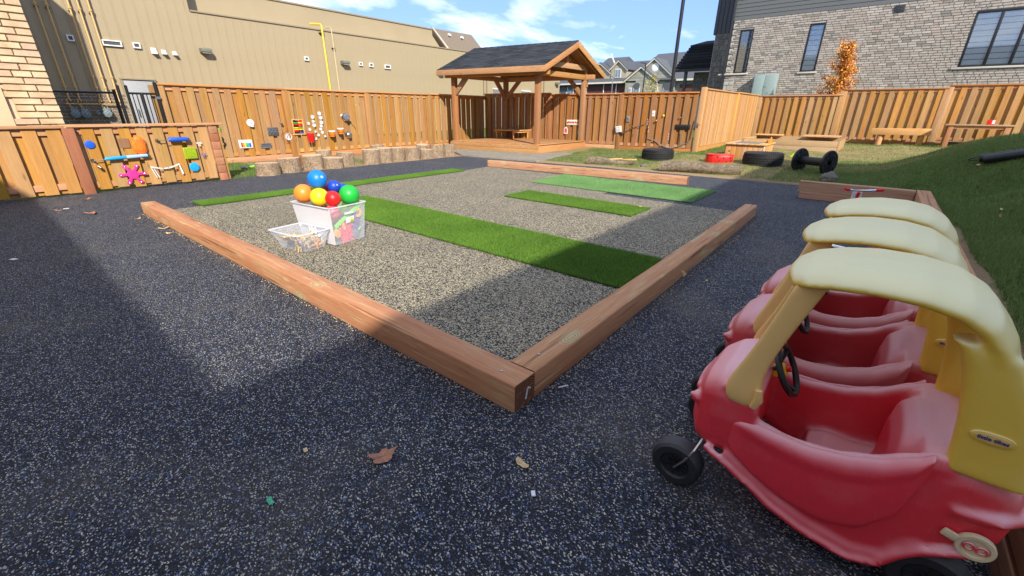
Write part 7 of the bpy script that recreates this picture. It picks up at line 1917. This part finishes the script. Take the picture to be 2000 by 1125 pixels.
def make_car():
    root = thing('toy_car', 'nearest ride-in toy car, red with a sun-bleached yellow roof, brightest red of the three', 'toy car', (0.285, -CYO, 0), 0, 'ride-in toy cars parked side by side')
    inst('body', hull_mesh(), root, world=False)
    inst('roof', roof_mesh(), root, world=False)
    for s in (-1, 1):
        # front pillar with its spreading foot
        mb = MB(); rings = []
        for x, y, z, wx, wy in ((.150, -.905, .815, .028, .075), (.153, -.895, .78, .028, .070), (.160, -.865, .68, .028, .062), (.168, -.835, .58, .030, .060), (.174, -.812, .50, .034, .075), (.180, -.808, .455, .040, .100), (.184, -.812, .415, .040, .100), (.184, -.818, .395, .030, .080)):
            rings.append([(s*(x+wx/2*sup(math.cos(a), .6)), y+CYO+wy/2*sup(math.sin(a), .6), z) for a in [2*math.pi*k/16 for k in range(16)]])
        mb.loft(rings); p = mb.build('front_pillar', M['pillar_yellow'], root, smooth=True, local=True, sub=1, angle=180)
        mb = MB(); mb.tube([(s*.202, -.850+CYO, .47), (s*.204, -.855+CYO, .44), (s*.203, -.845+CYO, .41)], [.010, .014, .010], 8); mb.build('foot_pad', M['pillar_yellow'], p, smooth=True, local=True)
        # door: a swelling crescent, slightly proud of the body
        top = [(-.795, .330), (-.84, .358), (-.90, .354), (-1.0, .352), (-1.08, .370), (-1.15, .400), (-1.21, .442), (-1.238, .462)]
        bot = [(-.795, .250), (-.84, .205), (-.90, .165), (-1.0, .130), (-1.08, .122), (-1.15, .150), (-1.21, .235), (-1.238, .405)]
        mb = MB(); rings = []; nY, nZ = 26, 14
        for i in range(nY+1):
            y = -.795-(1.238-.795)*(1-(1-i/nY)**1.9); zt, zb = interp(top, y), interp(bot, y); e1 = min(i, nY-i)/nY
            row = []
            for j in range(nZ+1):
                v = j/nZ; z = zb+(zt-zb)*v; edge = min(v, 1-v, e1*2.2)
                off = 0.0145*min(1.0, edge*26)+0.004*math.sin(math.pi*v)*min(1, e1*3)
                # moulded ridge below the top edge
                if 0.72 < v < 0.90 and 0.06 < i/nY < 0.86: off += 0.0035*math.sin((v-.72)/.18*math.pi)
                row.append((s*(interp(HW, y)-0.006+off), y+CYO, z))
            rings.append(row+[(s*(interp(HW, y)-.026), y+CYO, zt+.003), (s*(interp(HW, y)-.03), y+CYO, zb)])
        mb.loft(rings, True, True); mb.build('door', M['door_red'], root, smooth=True, local=True, sub=1, angle=180)
        # wheels
        for (yw, zw, r, w, xo, nm) in ((-.668, .085, .085, .068, .226, 'front_wheel'), (-1.322, .092, .092, .066, .212, 'rear_wheel')):
            Q = roty(R_(90))
            wprof = [(r*.55, -w/2), (r*.86, -w/2), (r*.97, -w*.36), (r, -w*.12), (r, w*.12), (r*.97, w*.36), (r*.86, w/2), (r*.60, w/2), (r*.56, w*.36), (r*.18, w*.30), (r*.0001+.0001, w*.30)]
            c = (s*(xo-w/2), yw+CYO, zw); Qs = Q if s > 0 else roty(R_(-90))
            wl = MB().lathe(wprof, 36, c, Qs).build(nm, M['wheel_black'], root, smooth=True, local=True, angle=35)
            MB().lathe([(r*.12, w*.30), (r*.14, w*.42), (r*.0002, w*.44)], 14, c, Qs).build('hub', M['black'], wl, smooth=True, local=True)
            mb = MB()
            for k in range(12):
                a = 2*math.pi*k/12; mb.obox(Vector(c)+Qs @ Vector((math.cos(a)*r*.34, math.sin(a)*r*.34, w*.34)), (r*.36, r*.05, .006), Qs @ rotz(a))
            mb.torus(Vector(c)+Qs @ Vector((0, 0, w*.33)), r*.5, .003, 30, 5, Qs); mb.build('spokes', M['black'], wl, local=True)
            if nm == 'front_wheel':
                MB().tube([(s*(xo+.004), yw+CYO, zw-.004), (s*(xo+.002), yw-.028+CYO, zw+.040), (s*(xo-.012), yw-.05+CYO, zw+.085), (s*(xo-.06), yw-.06+CYO, zw+.11)], .0042, 8).build('axle_rod', M['steel'], root, smooth=True, local=True)
        # small pink lamp nub on the nose corner
        MB().sphere((s*.142, -.668+CYO, .338), .013, 12, (1, 1, .8)).build('lamp_nub', M['car_pink'], root, smooth=True, local=True)
        # lettered badge on the rear pillar
        bc = Vector((s*.2100, -1.302+CYO, .556))
        def bd_(a, b, o, s=s, bc=bc): return (bc.x+s*o, bc.y+a, bc.z+b)
        ov = [(math.cos(t)*.034 if False else sup(math.cos(t), .75)*.036, sup(math.sin(t), .9)*.0145) for t in [2*math.pi*k/28 for k in range(28)]]
        bp_ = MB().ext(ov, lambda a, b: bd_(a, b, -.006), lambda a, b: bd_(a, b, .0035)).build('badge', M['car_yellow'], root, local=True, bevel=0.001)
        inn = [(a*.80, b*.66) for a, b in ov]
        MB().ext(inn, lambda a, b: bd_(a, b, .003), lambda a, b: bd_(a, b, .0045)).build('badge_plate', M['pillar_yellow'], bp_, local=True)
        fc = bpy.data.curves.new('lettering', 'FONT'); fc.body = 'little tikes'; fc.size = .0125; fc.extrude = .0006; fc.offset = .0003; fc.align_x = 'CENTER'; fc.align_y = 'CENTER'
        fo = bpy.data.objects.new('lettering', fc); COL.objects.link(fo)
        lm = bpy.data.meshes.new_from_object(fo.evaluated_get(bpy.context.evaluated_depsgraph_get())); bpy.data.objects.remove(fo)
        lm.materials.clear(); lm.materials.append(M['badge_ink']); lo = bpy.data.objects.new('lettering', lm); COL.objects.link(lo); lo.parent = bp_
        lo.location = (bc.x+s*.0054, bc.y, bc.z); lo.rotation_euler = (R_(90), 0, R_(-90) if s < 0 else R_(90))
        if s < 0:
            # cream fuel cap with a tab, on the near side
            gc = Vector((-.2115, -1.362+CYO, .262))
            g = MB().lathe([(.0001, .002), (.024, .002), (.026, .007), (.034, .007), (.036, .003), (.036, -.006)], 32, gc, roty(R_(-90))).build('fuel_cap', M['cap_cream'], root, smooth=True, local=True, angle=35)
            MB().obox(gc+Vector((-.006, .048, .012)), (.010, .030, .022), rotx(.25)).build('tab', M['cap_cream'], g, bevel=.004, local=True)
            for q in (-1, 1): MB().torus(gc+Vector((-.005, q*.011, 0)), .009, .0028, 16, 6, roty(R_(90))).build('grip', M['car_red'], g, smooth=True, local=True)
    # steering wheel
    sc = Vector((0, -.895+CYO, .462)); Q = Vector((0, -.88, .48)).normalized().to_track_quat('Z', 'Y').to_matrix()
    sw = MB().torus(sc, .080, .0095, 40, 10, Q).build('steering_wheel', M['black'], root, smooth=True, local=True, angle=180)
    hub = sc+Q @ Vector((0, 0, -.040))
    for k in range(3):
        a = 2*math.pi*k/3+.5; MB().beam(hub, sc+Q @ Vector((math.cos(a)*.078, math.sin(a)*.078, 0)), .016, .010).build('spoke', M['black'], sw, bevel=.002, local=True)
    MB().lathe([(.0001, 0), (.022, 0), (.020, .035), (.0001, .04)], 18, hub, Q).build('horn', M['b_yellow'], sw, smooth=True, local=True)
    MB().lathe([(.0001, 0), (.010, 0), (.010, .012), (.0001, .014)], 14, hub+Q @ Vector((0, 0, .038)), Q).build('horn_button', M['b_red'], sw, smooth=True, local=True)
    MB().tube([hub, hub+Vector((0, .06, -.02))], .016, 10).build('column', M['black'], sw, smooth=True, local=True)
    MB().sphere(hub+Vector((-.03, .02, .03)), .012, 10).build('key_knob', M['blue'], sw, smooth=True, local=True)
    return root
M['badge_ink'] = plain('badge_ink', (0.05, 0.07, 0.20), 0.6)
M['cap_cream'] = plain('cream_plastic', (0.74, 0.62, 0.38), 0.45)
car = make_car()
def restyle(o, mp):
    for ch in [o]+list(o.children_recursive):
        if ch.type == 'MESH' and ch.data.materials and ch.data.materials[0] and ch.data.materials[0].name in mp:
            ch.material_slots[0].link = 'OBJECT'; ch.material_slots[0].material = mp[ch.data.materials[0].name]
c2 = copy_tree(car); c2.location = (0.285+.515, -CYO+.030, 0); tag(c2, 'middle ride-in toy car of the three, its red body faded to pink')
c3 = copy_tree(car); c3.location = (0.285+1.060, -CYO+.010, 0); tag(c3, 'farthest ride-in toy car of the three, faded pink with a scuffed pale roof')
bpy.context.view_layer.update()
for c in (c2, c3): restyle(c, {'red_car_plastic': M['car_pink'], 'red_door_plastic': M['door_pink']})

# ================================================================ ride-on tricycles behind the cars
def trike(label, loc, rz):
    t_ = thing('tricycle', label, 'tricycle', loc, rz, 'red and white tricycles behind the toy cars')
    def wheel(x, y, r, w=.035):
        wl = MB().lathe([(r*.80, -w/2), (r*.95, -w/2), (r, 0), (r*.95, w/2), (r*.80, w/2), (r*.78, 0), (r*.80, -w/2)], 30, (x, y, r), roty(R_(90))).build('wheel', M['black'], t_, smooth=True, local=True)
        MB().torus((x, y, r), r*.76, .007, 28, 6, roty(R_(90))).build('rim', M['white'], wl, smooth=True, local=True)
        for k in range(5): a = math.pi*2*k/5; MB().beam((x, y, r), (x, y+math.cos(a)*r*.76, r+math.sin(a)*r*.76), .010, .006).build('spoke', M['white'], wl, local=True)
    wheel(0, .26, .15); wheel(-.17, -.25, .10); wheel(.17, -.25, .10)
    MB().tube([(0, .22, .40), (0, .25, .30), (0, .26, .16)], .016, 8).tube([(0, .20, .30), (0, .0, .20), (0, -.22, .13)], .020, 10).tube([(-.17, -.25, .10), (.17, -.25, .10)], .010, 8).build('frame', M['b_red'], t_, smooth=True, local=True)
    MB().lathe([(.0001, 0), (.09, 0), (.10, .02), (.09, .035), (.0001, .03)], 20, (0, -.10, .24)).build('seat', M['white'], t_, smooth=True, local=True)
    MB().tube([(0, -.10, .24), (0, -.10, .16)], .018, 8).build('seat_post', M['chrome'], t_, smooth=True, local=True)
    MB().tube([(-.18, .16, .44), (-.06, .21, .42), (.06, .21, .42), (.18, .16, .44)], .011, 8).build('handlebar', M['chrome'], t_, smooth=True, local=True)
    for s in (-1, 1): MB().tube([(s*.14, .178, .433), (s*.20, .15, .443)], .017, 10).build('grip', M['b_red'], t_, smooth=True, local=True)
    MB().ext([(-.06, .28), (.06, .28), (.05, .40), (-.05, .40)], lambda a, b: (a, .235+.1*(b-.3), b), lambda a, b: (a, .245+.1*(b-.3), b)).build('front_plate', M['white'], t_, local=True, bevel=.004)
    MB().ext([(-.17, -.33), (.17, -.33), (.15, -.22), (-.15, -.22)], lambda a, b: (a, b, .165), lambda a, b: (a, b, .185)).build('rear_step', M['white'], t_, local=True, bevel=.006)
    for s in (-1, 1): MB().box(min(s*.05, s*.11), max(s*.05, s*.11), .235, .285, .135, .155).build('pedal', M['b_red'], t_, bevel=.004, local=True)
    return t_
trike('red and white tricycle just beyond the farthest toy car, seen between the yellow roofs', (2.42, -0.98, 0), 1.2)
k2 = trike('second red and white tricycle, its handlebar showing in front of the low timber wall', (4.9, -1.02, 0), -1.0)
